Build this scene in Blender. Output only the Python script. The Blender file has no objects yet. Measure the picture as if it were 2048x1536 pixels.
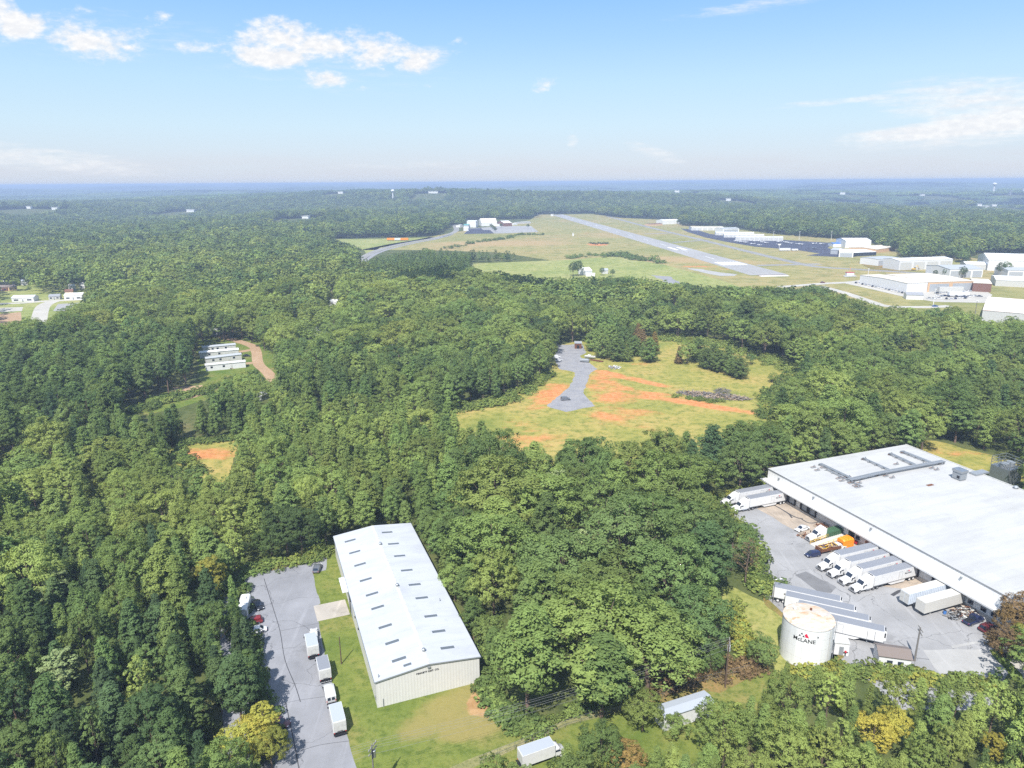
import bpy, bmesh, math, random
import numpy as np
from mathutils import Vector, Matrix
random.seed(7); RNG = np.random.default_rng(11)
SC = bpy.context.scene; COL = SC.collection
# ------------------------------------------------------------------ camera model
F = 1420.0; H = 100.0; PITCH = math.atan((768-364)/F); ROLL = math.radians(0.36)
cp, sp = math.cos(PITCH), math.sin(PITCH)
cr, sr = math.cos(ROLL), math.sin(ROLL)
def P(x, y, z=0.0):
    """world point at height z seen at photo pixel x, y (used to survey the place from the photo)"""
    u = (x-1024)/F; v = (y-768)/F
    u, v = u*cr-v*sr, u*sr+v*cr
    t = (z-H)/(-sp-v*cp)
    return Vector((t*u, t*(cp-v*sp), z))
def proj(X, Y, Z):
    d = Y*cp+(H-Z)*sp; v = ((H-Z)*cp-Y*sp)/d; u = X/d
    u, v = u*cr+v*sr, -u*sr+v*cr
    return 1024+u*F, 768+v*F
cam_d = bpy.data.cameras.new("camera"); cam = bpy.data.objects.new("camera", cam_d); COL.objects.link(cam)
cam_d.sensor_width = 36; cam_d.lens = 36*F/2048; cam_d.clip_start = 1; cam_d.clip_end = 80000
R_, D_, FW = Vector((1, 0, 0)), Vector((0, -sp, -cp)), Vector((0, cp, -sp))
cx_ = R_*cr+D_*sr; cy_ = -(D_*cr-R_*sr)
m4 = Matrix.Identity(4)
for i, a in enumerate((cx_, cy_, -FW)):
    for j in range(3): m4[j][i] = a[j]
m4[0][3], m4[1][3], m4[2][3] = 0, 0, H
cam.matrix_world = m4; SC.camera = cam

# ------------------------------------------------------------------ node helpers
class NT:
    def __init__(s, tree): s.t = tree
    def n(s, typ, **kw):
        nd = s.t.nodes.new(typ)
        for k, v in kw.items(): setattr(nd, k, v)
        return nd
    def link(s, a, b): s.t.links.new(a, b)
    def put(s, sock, v):
        if hasattr(v, 'is_output') or isinstance(v, bpy.types.NodeSocket): s.t.links.new(v, sock)
        else: sock.default_value = v
    def math(s, op, a, b=None, c=None, clamp=False):
        nd = s.n('ShaderNodeMath', operation=op, use_clamp=clamp); s.put(nd.inputs[0], a)
        if b is not None: s.put(nd.inputs[1], b)
        if c is not None: s.put(nd.inputs[2], c)
        return nd.outputs[0]
    def vmath(s, op, a, b=None):
        nd = s.n('ShaderNodeVectorMath', operation=op); s.put(nd.inputs[0], a)
        if b is not None: s.put(nd.inputs[1], b)
        return nd.outputs[0]
    def noise(s, vec, scale, detail=4, rough=.55, dim='3D'):
        nd = s.n('ShaderNodeTexNoise'); s.put(nd.inputs['Vector'], vec); nd.inputs['Scale'].default_value = scale
        nd.inputs['Detail'].default_value = detail; nd.inputs['Roughness'].default_value = rough
        return nd.outputs['Fac']
    def ramp(s, fac, stops, interp='LINEAR'):
        nd = s.n('ShaderNodeValToRGB'); nd.color_ramp.interpolation = interp; e = nd.color_ramp.elements
        while len(e) > 1: e.remove(e[-1])
        for i, (p, c) in enumerate(stops):
            el = e[0] if i == 0 else e.new(p)
            el.position = p; el.color = (*c, 1) if len(c) == 3 else c
        s.put(nd.inputs[0], fac); return nd.outputs[0]
    def step(s, x, a, b):
        nd = s.n('ShaderNodeMapRange', interpolation_type='SMOOTHSTEP'); s.put(nd.inputs[0], x)
        nd.inputs[1].default_value = a; nd.inputs[2].default_value = b; return nd.outputs[0]
    def mix(s, fac, a, b, mode='MIX'):
        nd = s.n('ShaderNodeMix', data_type='RGBA', blend_type=mode); s.put(nd.inputs[0], fac)
        for k, v in ((6, a), (7, b)):
            if isinstance(v, tuple): v = (*v, 1) if len(v) == 3 else v
            s.put(nd.inputs[k], v)
        return nd.outputs[2]
    def blobs(s, X, Y, lst):
        """sum of soft ellipses (cx, cy, rx, ry, angle_deg, amp) in the plane X, Y"""
        tot = 0.0
        for (cx, cy, rx, ry, an, amp) in lst:
            ca, sa = math.cos(math.radians(an)), math.sin(math.radians(an))
            dx = s.math('SUBTRACT', X, cx); dy = s.math('SUBTRACT', Y, cy)
            a = s.math('ADD', s.math('MULTIPLY', dx, ca/rx), s.math('MULTIPLY', dy, sa/rx))
            b = s.math('ADD', s.math('MULTIPLY', dx, -sa/ry), s.math('MULTIPLY', dy, ca/ry))
            q = s.math('ADD', s.math('MULTIPLY', a, a), s.math('MULTIPLY', b, b))
            e = s.math('MULTIPLY', s.math('SUBTRACT', 1.0, q, clamp=True), amp)
            tot = s.math('ADD', tot, e)
        return tot
def new_mat(name, rough=.8, spec=.3):
    m = bpy.data.materials.new(name); m.use_nodes = True; nt = NT(m.node_tree)
    b = m.node_tree.nodes['Principled BSDF']; b.inputs['Roughness'].default_value = rough
    b.inputs['Specular IOR Level'].default_value = spec
    return m, nt, b
def coords(nt):
    tc = nt.n('ShaderNodeTexCoord'); return tc.outputs['Object']
def sepxy(nt, v):
    s = nt.n('ShaderNodeSeparateXYZ'); nt.put(s.inputs[0], v); return s.outputs
def bump(nt, b, h, strength=.3, dist=.05):
    nd = nt.n('ShaderNodeBump'); nd.inputs['Strength'].default_value = strength; nd.inputs['Distance'].default_value = dist
    nt.put(nd.inputs['Height'], h); nt.link(nd.outputs[0], b.inputs['Normal'])
MAT = {}
def paint(name, col, rough=.5, dirt=.12, scale=1.2, metal=0.0, spec=.4):
    """painted surface with faint wear"""
    m, nt, b = new_mat(name, rough, spec); v = coords(nt)
    n1 = nt.noise(v, scale, 5, .65)
    d = tuple(c*(1-dirt*2.2) for c in col); l = tuple(min(1, c*(1+dirt*.35)) for c in col)
    nt.link(nt.ramp(n1, [(.25, d), (.55, col), (.8, l)]), b.inputs['Base Color'])
    b.inputs['Metallic'].default_value = metal
    MAT[name] = m; return m
def asphalt(name, base, patch=.25, scale=.12, warm=(0, 0, 0), streak=None, cracks=True):
    m, nt, b = new_mat(name, .9, .2); v = coords(nt)
    n1 = nt.noise(v, scale, 6, .65); n2 = nt.noise(v, 6.0, 3, .7)
    c1 = tuple(c*(1-patch) for c in base); c2 = tuple(min(1, c*(1+patch)+w) for c, w in zip(base, warm))
    col = nt.ramp(n1, [(.3, c1), (.5, base), (.72, c2)])
    col = nt.mix(nt.math('MULTIPLY', n2, .35), col, tuple(c*.6 for c in base))
    mp = nt.n('ShaderNodeMapping'); nt.put(mp.inputs[0], v); mp.inputs['Rotation'].default_value = (0, 0, math.radians(-22 if streak is None else streak)); mp.inputs['Scale'].default_value = (.5, .03, 1)
    col = nt.mix(nt.math('MULTIPLY', nt.step(nt.noise(mp.outputs[0], 1.0, 4, .6), .52, .75), .35), col, tuple(c*1.5 for c in base))
    st1 = nt.step(nt.noise(v, .09, 7, .72), .56, .66); col = nt.mix(nt.math('MULTIPLY', st1, .38), col, tuple(c*.5 for c in base))
    st2 = nt.step(nt.noise(v, .55, 5, .7), .64, .74); col = nt.mix(nt.math('MULTIPLY', st2, .5), col, tuple(c*.3 for c in base))
    if cracks:
        vo = nt.n('ShaderNodeTexVoronoi', feature='DISTANCE_TO_EDGE'); wv = nt.n('ShaderNodeMix', data_type='VECTOR')
        nz = nt.n('ShaderNodeTexNoise'); nt.put(nz.inputs['Vector'], v); nz.inputs['Scale'].default_value = .15; nz.inputs['Detail'].default_value = 4
        add = nt.vmath('ADD', v, nt.vmath('MULTIPLY', nz.outputs['Color'], (9, 9, 0)))
        nt.put(vo.inputs['Vector'], add); vo.inputs['Scale'].default_value = .075
        ck = nt.math('LESS_THAN', vo.outputs['Distance'], .0045)
        col = nt.mix(nt.math('MULTIPLY', ck, .65), col, tuple(c*.35 for c in base))
    nt.link(col, b.inputs['Base Color']); bump(nt, b, n2, .25, .02)
    MAT[name] = m; return m
def grass(name, a, bcol, dry, soil=None, soil_blobs=(), soil_noise=.25, scale=.05, dry_blobs=(), thr=(.5, .62)):
    m, nt, b = new_mat(name, .95, .1); v = coords(nt); X, Y, Z = sepxy(nt, v)
    n1 = nt.noise(v, scale, 6, .62); n2 = nt.noise(v, scale*9, 5, .7); n3 = nt.noise(v, 1.6, 4, .7)
    col = nt.ramp(n1, [(.3, a), (.5, bcol), (.72, dry)])
    col = nt.mix(nt.step(n2, .42, .7), col, tuple(x*.8 for x in a))
    col = nt.mix(nt.math('MULTIPLY', nt.step(n3, .45, .75), .35), col, tuple(x*.65 for x in a))
    if dry_blobs:
        f = nt.math('ADD', nt.blobs(X, Y, dry_blobs), nt.math('MULTIPLY', nt.math('SUBTRACT', nt.noise(v, .22, 5, .7), .5), .9))
        col = nt.mix(nt.math('MULTIPLY', nt.step(f, .25, .8), .8), col, dry)
    if soil:
        mp = nt.n('ShaderNodeMapping'); nt.put(mp.inputs[0], v); mp.inputs['Scale'].default_value = (.09, .13, 1); mp.inputs['Rotation'].default_value = (0, 0, .4)
        f = nt.math('ADD', nt.blobs(X, Y, soil_blobs), nt.math('MULTIPLY', nt.math('SUBTRACT', nt.noise(mp.outputs[0], 1.0, 8, .72), .5), 1.5+soil_noise))
        s2 = nt.mix(nt.step(nt.noise(v, .35, 5, .7), .35, .65), tuple(x*.82 for x in soil), (min(1, soil[0]*1.15), soil[1]*1.3, soil[2]*1.5))
        col = nt.mix(nt.math('MULTIPLY', nt.step(f, thr[0], thr[1]), .9), col, s2)
    nt.link(col, b.inputs['Base Color']); bump(nt, b, n3, .5, .25)
    MAT[name] = m; return m
def flat(name, col, rough=.6, metal=0.0, spec=.4):
    m, nt, b = new_mat(name, rough, spec); v = coords(nt)
    nt.link(nt.mix(nt.math('MULTIPLY', nt.noise(v, 3.0, 3, .6), .3), col, tuple(c*.75 for c in col)), b.inputs['Base Color'])
    b.inputs['Metallic'].default_value = metal; MAT[name] = m; return m
def corrugated(name, col, period=.5, axis='X', strength=.6, dirt=.08):
    m, nt, b = new_mat(name, .55, .35); v = coords(nt); X, Y, Z = sepxy(nt, v)
    t = X if axis == 'X' else (Y if axis == 'Y' else nt.math('ADD', X, Y))
    w = nt.math('SINE', nt.math('MULTIPLY', t, 2*math.pi/period))
    n = nt.noise(v, .7, 5, .65)
    c = nt.ramp(n, [(.3, tuple(x*(1-dirt*2) for x in col)), (.6, col)])
    c = nt.mix(nt.math('MULTIPLY', nt.step(w, .3, 1.0), .22), c, tuple(x*.55 for x in col))
    mp = nt.n('ShaderNodeMapping'); nt.put(mp.inputs[0], v); mp.inputs['Scale'].default_value = (1.2, 1.2, .08)
    c = nt.mix(nt.math('MULTIPLY', nt.step(nt.noise(mp.outputs[0], 1.0, 4, .6), .55, .8), dirt*2), c, tuple(x*.6 for x in col))
    nt.link(c, b.inputs['Base Color']); bump(nt, b, w, strength, .03)
    MAT[name] = m; return m

# ------------------------------------------------------------------ mesh helpers
class MB:
    def __init__(s): s.v = []; s.f = []; s.m = []; s.mats = []; s.M = Matrix.Identity(4)
    def mi(s, mat):
        if mat is None: return 0
        if mat not in s.mats: s.mats.append(mat)
        return s.mats.index(mat)
    def add(s, vs, fs, mat=None):
        o = len(s.v); k = s.mi(mat)
        s.v += [tuple(s.M @ Vector(v)) for v in vs]; s.f += [tuple(o+i for i in f) for f in fs]; s.m += [k]*len(fs); return s
    def box(s, x0, x1, y0, y1, z0, z1, mat=None):
        return s.add([(x0, y0, z0), (x1, y0, z0), (x1, y1, z0), (x0, y1, z0), (x0, y0, z1), (x1, y0, z1), (x1, y1, z1), (x0, y1, z1)],
                     [(0, 3, 2, 1), (4, 5, 6, 7), (0, 1, 5, 4), (1, 2, 6, 5), (2, 3, 7, 6), (3, 0, 4, 7)], mat)
    def loft(s, rings, mat=None, cap=True):
        n = len(rings[0]); vs = [p for r in rings for p in r]; fs = []
        for i in range(len(rings)-1):
            for j in range(n):
                a = i*n+j; b = i*n+(j+1) % n; fs.append((a, b, b+n, a+n))
        if cap: fs.append(tuple(reversed(range(n)))); fs.append(tuple((len(rings)-1)*n+j for j in range(n)))
        return s.add(vs, fs, mat)
    def cyl(s, p, q, r, r2=None, n=10, mat=None, cap=True):
        p, q = Vector(p), Vector(q); d = (q-p).normalized(); r2 = r if r2 is None else r2
        a = d.orthogonal().normalized(); b = d.cross(a)
        rg = [[tuple(c+(a*math.cos(2*math.pi*k/n)+b*math.sin(2*math.pi*k/n))*rr) for k in range(n)] for c, rr in ((p, r), (q, r2))]
        return s.loft(rg, mat, cap)
    def tube(s, pts, r, n=6, mat=None):
        for i in range(len(pts)-1): s.cyl(pts[i], pts[i+1], r, n=n, mat=mat)
        return s
    def sphere(s, c, r, n=10, m=6, mat=None, sz=1.0):
        rings = []
        for i in range(1, m):
            t = math.pi*i/m
            rings.append([(c[0]+r*math.sin(t)*math.cos(2*math.pi*k/n), c[1]+r*math.sin(t)*math.sin(2*math.pi*k/n), c[2]-r*sz*math.cos(t)) for k in range(n)])
        return s.loft(rings, mat)
    def station(s, st, mat=None, bev=.12):
        """loft of bevelled rectangles along x: (x, z0, z1, half_width_bottom, half_width_top)"""
        rings = []
        for (x, z0, z1, wb, wt) in st:
            b = min(bev, (z1-z0)*.35, wt*.4)
            rings.append([(x, -wb, z0), (x, wb, z0), (x, wb*.97+wt*.03, z1-b*1.6), (x, wt, z1-b), (x, wt-b*1.4, z1), (x, -wt+b*1.4, z1), (x, -wt, z1-b), (x, -wb*.97-wt*.03, z1-b*1.6)])
        return s.loft(rings, mat)
    def build(s, name, parent=None, mat=None, smooth=False):
        me = bpy.data.meshes.new(name); me.from_pydata(s.v, [], s.f)
        for mm in (s.mats or [mat]): me.materials.append(mm if not isinstance(mm, str) else MAT[mm])
        me.polygons.foreach_set('material_index', s.m)
        bm = bmesh.new(); bm.from_mesh(me); bmesh.ops.recalc_face_normals(bm, faces=bm.faces); bm.to_mesh(me); bm.free()
        if smooth:
            me.polygons.foreach_set('use_smooth', [True]*len(me.polygons))
            if hasattr(me, 'set_sharp_from_angle'): me.set_sharp_from_angle(angle=math.radians(38))
        o = bpy.data.objects.new(name, me); COL.objects.link(o)
        if parent is not None: o.parent = parent
        return o
def tag(o, label=None, cat=None, group=None, kind=None):
    if label: o['label'] = label
    if cat: o['category'] = cat
    if group: o['group'] = group
    if kind: o['kind'] = kind
    return o
def thing(name, label, cat, loc=(0, 0, 0), rz=0.0, group=None):
    o = bpy.data.objects.new(name, None); COL.objects.link(o); o.location = loc; o.rotation_euler = (0, 0, rz); o.empty_display_size = .5
    return tag(o, label, cat, group)
def kids(o): return [c for c in bpy.data.objects if c.parent == o]
def dup(o, loc, rz, label, group=None):
    def cpy(a, par):
        c = a.copy(); COL.objects.link(c); c.parent = par
        for k in CH.get(a.name, ()): cpy(k, c)
        return c
    CH = {}
    def walk(a):
        ks = [c for c in COL.objects if c.parent == a]; CH[a.name] = ks
        for k in ks: walk(k)
    walk(o)
    r = cpy(o, None); r.location = loc; r.rotation_euler = (0, 0, rz); r['label'] = label
    if group: r['group'] = group
    return r
def ring_sheet(pts, sub=None):
    return [(p[0], p[1]) for p in pts]
def sheet(name, pts, z, mat, label=None):
    """a flat sheet lying on the ground (pts are world points)"""
    bm = bmesh.new(); vs = [bm.verts.new((p[0], p[1], z)) for p in pts]; f = bm.faces.new(vs)
    bm.normal_update()
    if f.normal.z < 0: bmesh.ops.reverse_faces(bm, faces=[f])
    bmesh.ops.triangulate(bm, faces=bm.faces)
    me = bpy.data.meshes.new(name); bm.to_mesh(me); bm.free(); me.materials.append(MAT[mat] if isinstance(mat, str) else mat)
    o = bpy.data.objects.new(name, me); COL.objects.link(o); o['kind'] = 'structure'
    return o
def px(*pts, z=0.0): return [P(x, y, z) for x, y in pts]
def wavy(pts, amp, step, seed=0):
    """a closed outline with an uneven edge"""
    r = random.Random(seed); out = []
    n = len(pts)
    for i in range(n):
        a, b = Vector(pts[i][:2]), Vector(pts[(i+1) % n][:2]); L = (b-a).length; k = max(1, int(L/step))
        nr = Vector((-(b-a).y, (b-a).x)).normalized() if L else Vector((0, 0))
        for j in range(k):
            out.append(a.lerp(b, j/k)+nr*r.uniform(-amp, amp)*(1 if j else .4))
    return out
def strip(name, pts, w, z, mat):
    """road of width w along world points"""
    L = []; Rr = []
    for i, p in enumerate(pts):
        a = Vector(pts[max(0, i-1)][:2]); b = Vector(pts[min(len(pts)-1, i+1)][:2]); d = (b-a).normalized(); nr = Vector((-d.y, d.x))
        q = Vector(p[:2]); L.append(q+nr*w/2); Rr.append(q-nr*w/2)
    vs = []; fs = []
    for i in range(len(pts)): vs += [(L[i].x, L[i].y, z), (Rr[i].x, Rr[i].y, z)]
    for i in range(len(pts)-1): fs.append((2*i, 2*i+1, 2*i+3, 2*i+2))
    me = bpy.data.meshes.new(name); me.from_pydata(vs, [], fs); me.materials.append(MAT[mat])
    me.update()
    if me.polygons[0].normal.z < 0: me.flip_normals()
    o = bpy.data.objects.new(name, me); COL.objects.link(o); o['kind'] = 'structure'; return o
def smooth_pts(pts, k=6):
    """Catmull-Rom through points"""
    q = [Vector(p) for p in pts]; out = []
    for i in range(len(q)-1):
        p0, p1, p2, p3 = q[max(0, i-1)], q[i], q[i+1], q[min(len(q)-1, i+2)]
        for j in range(k):
            t = j/k
            out.append(.5*((2*p1)+(p2-p0)*t+(2*p0-5*p1+4*p2-p3)*t*t+(3*p1-p0-3*p2+p3)*t**3))
    out.append(q[-1]); return out
def text_mesh(s, size, offset=0.0, spacing=1.0):
    c = bpy.data.curves.new('letters', 'FONT'); c.body = s; c.size = size; c.align_x = 'CENTER'; c.offset = offset; c.space_character = spacing
    o = bpy.data.objects.new('letters', c); COL.objects.link(o); dg = bpy.context.evaluated_depsgraph_get()
    me = bpy.data.meshes.new_from_object(o.evaluated_get(dg)); COL.objects.unlink(o); bpy.data.objects.remove(o)
    vs = [tuple(v.co) for v in me.vertices]; fs = [tuple(p.vertices) for p in me.polygons]; bpy.data.meshes.remove(me)
    return vs, fs

# ------------------------------------------------------------------ terrain
_tr = [(RNG.uniform(0, 6.28), RNG.uniform(0, 6.28), RNG.uniform(.00035, .0016), RNG.uniform(0, 6.28)) for _ in range(9)]
KNOLLS = []     # low rises that carry the far buildings
def terrain(X, Y):
    X = np.asarray(X, float); Y = np.asarray(Y, float)
    r = np.hypot(X, Y)
    def sm(a, b, t): q = np.clip((t-a)/(b-a), 0, 1); return q*q*(3-2*q)
    dx = np.maximum(np.maximum(-380-X, X-860), 0); dy = np.maximum(Y-2450, 0)
    cor = sm(0, 700, np.hypot(dx, dy))
    A = sm(950, 3200, r)*cor
    n = np.zeros_like(r)
    for (an, ph, fr, p2) in _tr: n += np.sin((X*math.cos(an)+Y*math.sin(an))*fr*2.2+ph+1.3*np.sin((X*math.sin(an)-Y*math.cos(an))*fr+p2))
    h = A*(n/9*85+6)+ sm(6000, 17000, r)*40*A
    for (kx, ky) in KNOLLS: h = h+13*np.exp(-((X-kx)**2+(Y-ky)**2)/(2*130.0**2))
    return np.where(A > 0, np.minimum(h, 58+.15*np.maximum(h-58, 0)).clip(-60, 64), 0.0)

FARB = [('white block on the skyline right of the far water tower', 2017, 371, 4300, 60, 40, 34), ('second white block on the far right skyline', 2040, 373, 4400, 70, 40, 24), ('grey slab tower below the right water tower', 1990, 380, 3800, 22, 20, 38), ('white hall in the far right town, largest roof', 1945, 399, 2900, 70, 50, 16), ('white hall in the far right town, left roof', 1934, 405, 2750, 40, 30, 12), ('white hall in the far right town, right roof', 1962, 404, 2780, 46, 30, 10), ('white hall in the far right town, nearest roof', 1948, 408, 2650, 36, 24, 10),
    ('pale far building left of the white water tower', 695, 388, 3300, 60, 40, 14), ('long pale far building right of the white water tower', 874, 391, 3100, 110, 50, 13), ('far pale roof on the left horizon woods', 140, 405, 2400, 50, 30, 13), ('far pale roof second on the left horizon woods', 90, 406, 2400, 36, 30, 12), ('far white roof in the left distance below the horizon', 402, 402, 2600, 70, 40, 13), ('far white roof right of the runway in the distance', 1345, 383, 4000, 70, 40, 18), ('far pale roof right of the runway, smaller', 1445, 397, 2900, 50, 30, 13), ('far white roof in the dark right woods', 1665, 384, 4000, 70, 40, 18), ('far pale roof in the right distance', 1820, 385, 3900, 60, 40, 16), ('pale yard among the far left woods', 625, 416, 1900, 50, 30, 9)]
KNOLLS += [((q[1]-1024)/F*q[3], q[3]) for q in FARB]
# ------------------------------------------------------------------ materials
white_c = (.80, .80, .79)
paint('white_paint', (.60, .60, .60), .35, .06); paint('dirty_white', (.48, .48, .46), .5, .14)
def roof_white(name, base, streak_dir, seams):
    m, nt, b = new_mat(name, .6, .25); v = coords(nt)
    mp = nt.n('ShaderNodeMapping'); nt.put(mp.inputs[0], v); mp.inputs['Scale'].default_value = (.35, .05, 1) if streak_dir == 'Y' else (.05, .35, 1)
    s1 = nt.noise(mp.outputs[0], 1.0, 6, .65); s2 = nt.noise(v, .12, 5, .65)
    c = nt.ramp(s1, [(.25, tuple(x*.86 for x in base)), (.55, base), (.8, tuple(min(.88, x*1.05) for x in base))])
    c = nt.mix(nt.math('MULTIPLY', nt.step(s2, .5, .75), .25), c, (base[0]*.80, base[1]*.81, base[2]*.84))
    c = nt.mix(nt.math('MULTIPLY', nt.step(nt.noise(v, .05, 7, .7), .52, .62), .22), c, (base[0]*.72, base[1]*.72, base[2]*.71))
    c = nt.mix(nt.math('MULTIPLY', nt.step(nt.noise(v, .4, 6, .75), .62, .72), .35), c, (base[0]*.6, base[1]*.57, base[2]*.52))
    X, Y, Z = sepxy(nt, v); t = Y if streak_dir == 'X' else X
    if seams:
        w = nt.math('ABSOLUTE', nt.math('SINE', nt.math('MULTIPLY', Y if seams[1] == 'Y' else X, math.pi/seams[0])))
        c = nt.mix(nt.math('MULTIPLY', nt.math('LESS_THAN', w, .05), .16), c, tuple(x*.6 for x in base))
    nt.link(c, b.inputs['Base Color']); MAT[name] = m
roof_white('shed_roof', (.40, .415, .445), 'X', (6.3, 'Y')); roof_white('membrane_roof', (.40, .40, .395), 'X', (3.6, 'Y'))
corrugated('cream_wall', (.56, .55, .525), .62, 'XY', .12, .03); corrugated('white_wall', (.74, .74, .73), 1.2, 'XY', .08, .03)
flat('grey_trim', (.22, .23, .24)); flat('skylight', (.10, .115, .13), .25); flat('black', (.015, .015, .017), .5); flat('dark_metal', (.06, .06, .065), .5)
flat('rubber', (.02, .02, .021), .85); flat('chrome', (.55, .56, .58), .25, 1.0); flat('galvanised', (.40, .42, .44), .4, .8); flat('steel_grey', (.28, .30, .32), .45, .3)
m, nt, b = new_mat('glass_dark', .06, .6); b.inputs['Base Color'].default_value = (.02, .028, .045, 1); MAT['glass_dark'] = m
for nm, c in dict(car_navy=(.012, .018, .06), car_black=(.014, .014, .017), car_maroon=(.11, .012, .014), car_white=(.6, .6, .6), car_silver=(.38, .40, .42), car_grey=(.12, .13, .15), car_red=(.17, .012, .014), car_blue=(.03, .09, .28), car_brown=(.10, .05, .035)).items():
    m, nt, b = new_mat(nm, .28, .5); nt.link(nt.mix(nt.math('MULTIPLY', nt.noise(coords(nt), 2.0, 4, .6), .25), c, tuple(x*.7 for x in c)), b.inputs['Base Color']); b.inputs['Coat Weight'].default_value = .6; MAT[nm] = m
flat('lamp_glass', (.75, .76, .78), .15); flat('red_lamp', (.4, .02, .02), .3)
flat('wood_pole', (.10, .065, .045), .9); flat('grey_pole', (.16, .15, .14), .9); flat('wire', (.25, .25, .26), .5)
flat('yellow_steel', (.65, .42, .06), .5); flat('orange_paint', (.80, .25, .01), .5); flat('green_steel', (.045, .10, .05), .5); flat('rust_brown', (.14, .055, .025), .8)
flat('pallet_wood', (.36, .27, .19), .9); flat('red_paint', (.42, .02, .03), .5); flat('blue_paint', (.05, .16, .42), .5); flat('sign_red', (.55, .01, .05), .5)
flat('trailer_roof', (.20, .21, .235), .5); flat('trailer_roof_white', (.34, .37, .42), .5); flat('old_trailer', (.50, .49, .46), .6); flat('shingle_brown', (.17, .14, .125), .9); flat('shingle_grey', (.24, .25, .27), .9)
corrugated('blue_rib', (.52, .57, .64), .6, 'X', .8); corrugated('tan_roof', (.62, .56, .46), 2.5, 'X', .3); flat('tan_wall', (.55, .37, .22), .8); flat('brick_dark', (.17, .085, .06), .9); flat('teal_roof', (.10, .28, .28), .6)
flat('blue_roof', (.05, .16, .45), .5); flat('grey_roof', (.34, .36, .38), .7); flat('far_white', (.66, .66, .65), .6); flat('door_grey', (.34, .36, .38), .6); flat('concrete_block', (.46, .44, .41), .9)
def patchy(name, a, bcol, sc):
    m, nt, b = new_mat(name, .9, .2); v = coords(nt)
    nt.link(nt.ramp(nt.noise(v, sc, 6, .7), [(.38, a), (.5, tuple((x+y)/2 for x, y in zip(a, bcol))), (.6, bcol)]), b.inputs['Base Color']); MAT[name] = m
patchy('stained_roof', (.50, .40, .34), (.66, .62, .58), .08)
m, nt, b = new_mat('rusted_tank_top', .75, .25); v = coords(nt)      # bare metal, rust runs and old white coating
mp = nt.n('ShaderNodeMapping'); nt.put(mp.inputs[0], v); mp.inputs['Rotation'].default_value = (0, 0, .9); mp.inputs['Scale'].default_value = (.22, .75, 1)
f = nt.noise(mp.outputs[0], 1.1, 7, .7)
c = nt.ramp(f, [(.28, (.20, .18, .18)), (.40, (.42, .39, .36)), (.54, (.48, .38, .29)), (.62, (.42, .22, .11)), (.70, (.48, .42, .36))])
c = nt.mix(nt.step(nt.noise(v, .9, 5, .7), .5, .68), c, (.50, .46, .42)); nt.link(c, b.inputs['Base Color']); MAT['rusted_tank_top'] = m
m, nt, b = new_mat('tank_wall', .5, .3); v = coords(nt)
mp = nt.n('ShaderNodeMapping'); nt.put(mp.inputs[0], v); mp.inputs['Scale'].default_value = (1.1, 1.1, .06)
c = nt.ramp(nt.noise(mp.outputs[0], 1.0, 5, .6), [(.3, (.53, .535, .535)), (.5, (.64, .65, .65)), (.75, (.66, .655, .64))])
nt.link(c, b.inputs['Base Color']); MAT['tank_wall'] = m

# ------------------------------------------------------------------ ground and its surfaces
CLAY = (.48, .18, .068)
def B(x, y, rx, ry, ang, amp):          # blob at photo pixel, radii in metres
    p = P(x, y); return (p.x, p.y, rx, ry, ang, amp)
grass('forest_floor', (.06, .08, .025), (.09, .105, .035), (.15, .13, .06), scale=.03)
grass('track_grass', (.15, .165, .06), (.23, .215, .10), (.31, .26, .15), scale=.2)
grass('clearing_grass', (.165, .19, .042), (.29, .255, .07), (.40, .28, .105), CLAY,
      [B(1100, 790, 12, 34, -18, 1.0), B(1205, 765, 16, 34, 0, .85), B(1225, 800, 28, 13, 20, .72), B(1255, 826, 24, 12, 0, .7), B(1285, 762, 40, 6, -48, .9), B(1345, 795, 34, 7, -40, .75),
       B(1430, 815, 50, 6, -30, .85), B(1070, 878, 26, 14, 0, .7), B(1230, 845, 34, 12, -30, .55), B(1135, 735, 14, 9, 0, .6), B(1040, 845, 24, 14, 0, .45), B(1275, 727, 10, 7, 0, .6), B(405, 908, 22, 10, 0, 1.0), B(1900, 905, 22, 8, 0, .6)],
      .5, .03, thr=(.38, 1.0))
grass('lawn_grass', (.095, .135, .026), (.15, .175, .04), (.235, .195, .07), (.34, .19, .085),
      [B(985, 1400, 5, 7, -20, .8), B(965, 1400, 9, 4, 60, .45), B(900, 1425, 14, 5, 65, .35), B(690, 1110, 2, 4, 0, .3)], .05, .06,
      dry_blobs=[B(930, 1415, 15, 9, 30, 1.0), B(980, 1440, 11, 6, 30, .8), B(800, 1470, 8, 5, 20, .35)], thr=(.5, .75))
grass('verge_grass', (.07, .12, .02), (.14, .17, .035), (.22, .17, .07), (.36, .20, .10), [], .1, .08, thr=(.55, .75))
grass('clay_verge', (.12, .13, .03), (.22, .16, .06), (.30, .18, .08), CLAY, [], .6, .1, thr=(.15, .4))
grass('slope_grass', (.16, .19, .045), (.25, .25, .075), (.31, .27, .10), scale=.05)
grass('airfield_grass', (.19, .20, .065), (.28, .245, .10), (.34, .24, .125), CLAY,
      [B(1195, 489, 26, 40, 0, .95), B(1395, 533, 45, 22, 0, .62), B(1170, 466, 20, 40, 0, .5), B(1450, 538, 20, 12, 0, .5)], .0, .006, thr=(.45, .7),
      dry_blobs=[B(1380, 520, 140, 60, -30, .8), B(1000, 487, 200, 90, 0, .8), B(1230, 470, 120, 150, 0, .55)])
grass('meadow_grass', (.17, .21, .06), (.26, .275, .09), (.34, .31, .14), scale=.015)
grass('dirt', (.30, .21, .13), (.36, .24, .15), (.42, .30, .2), scale=.1)
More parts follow.
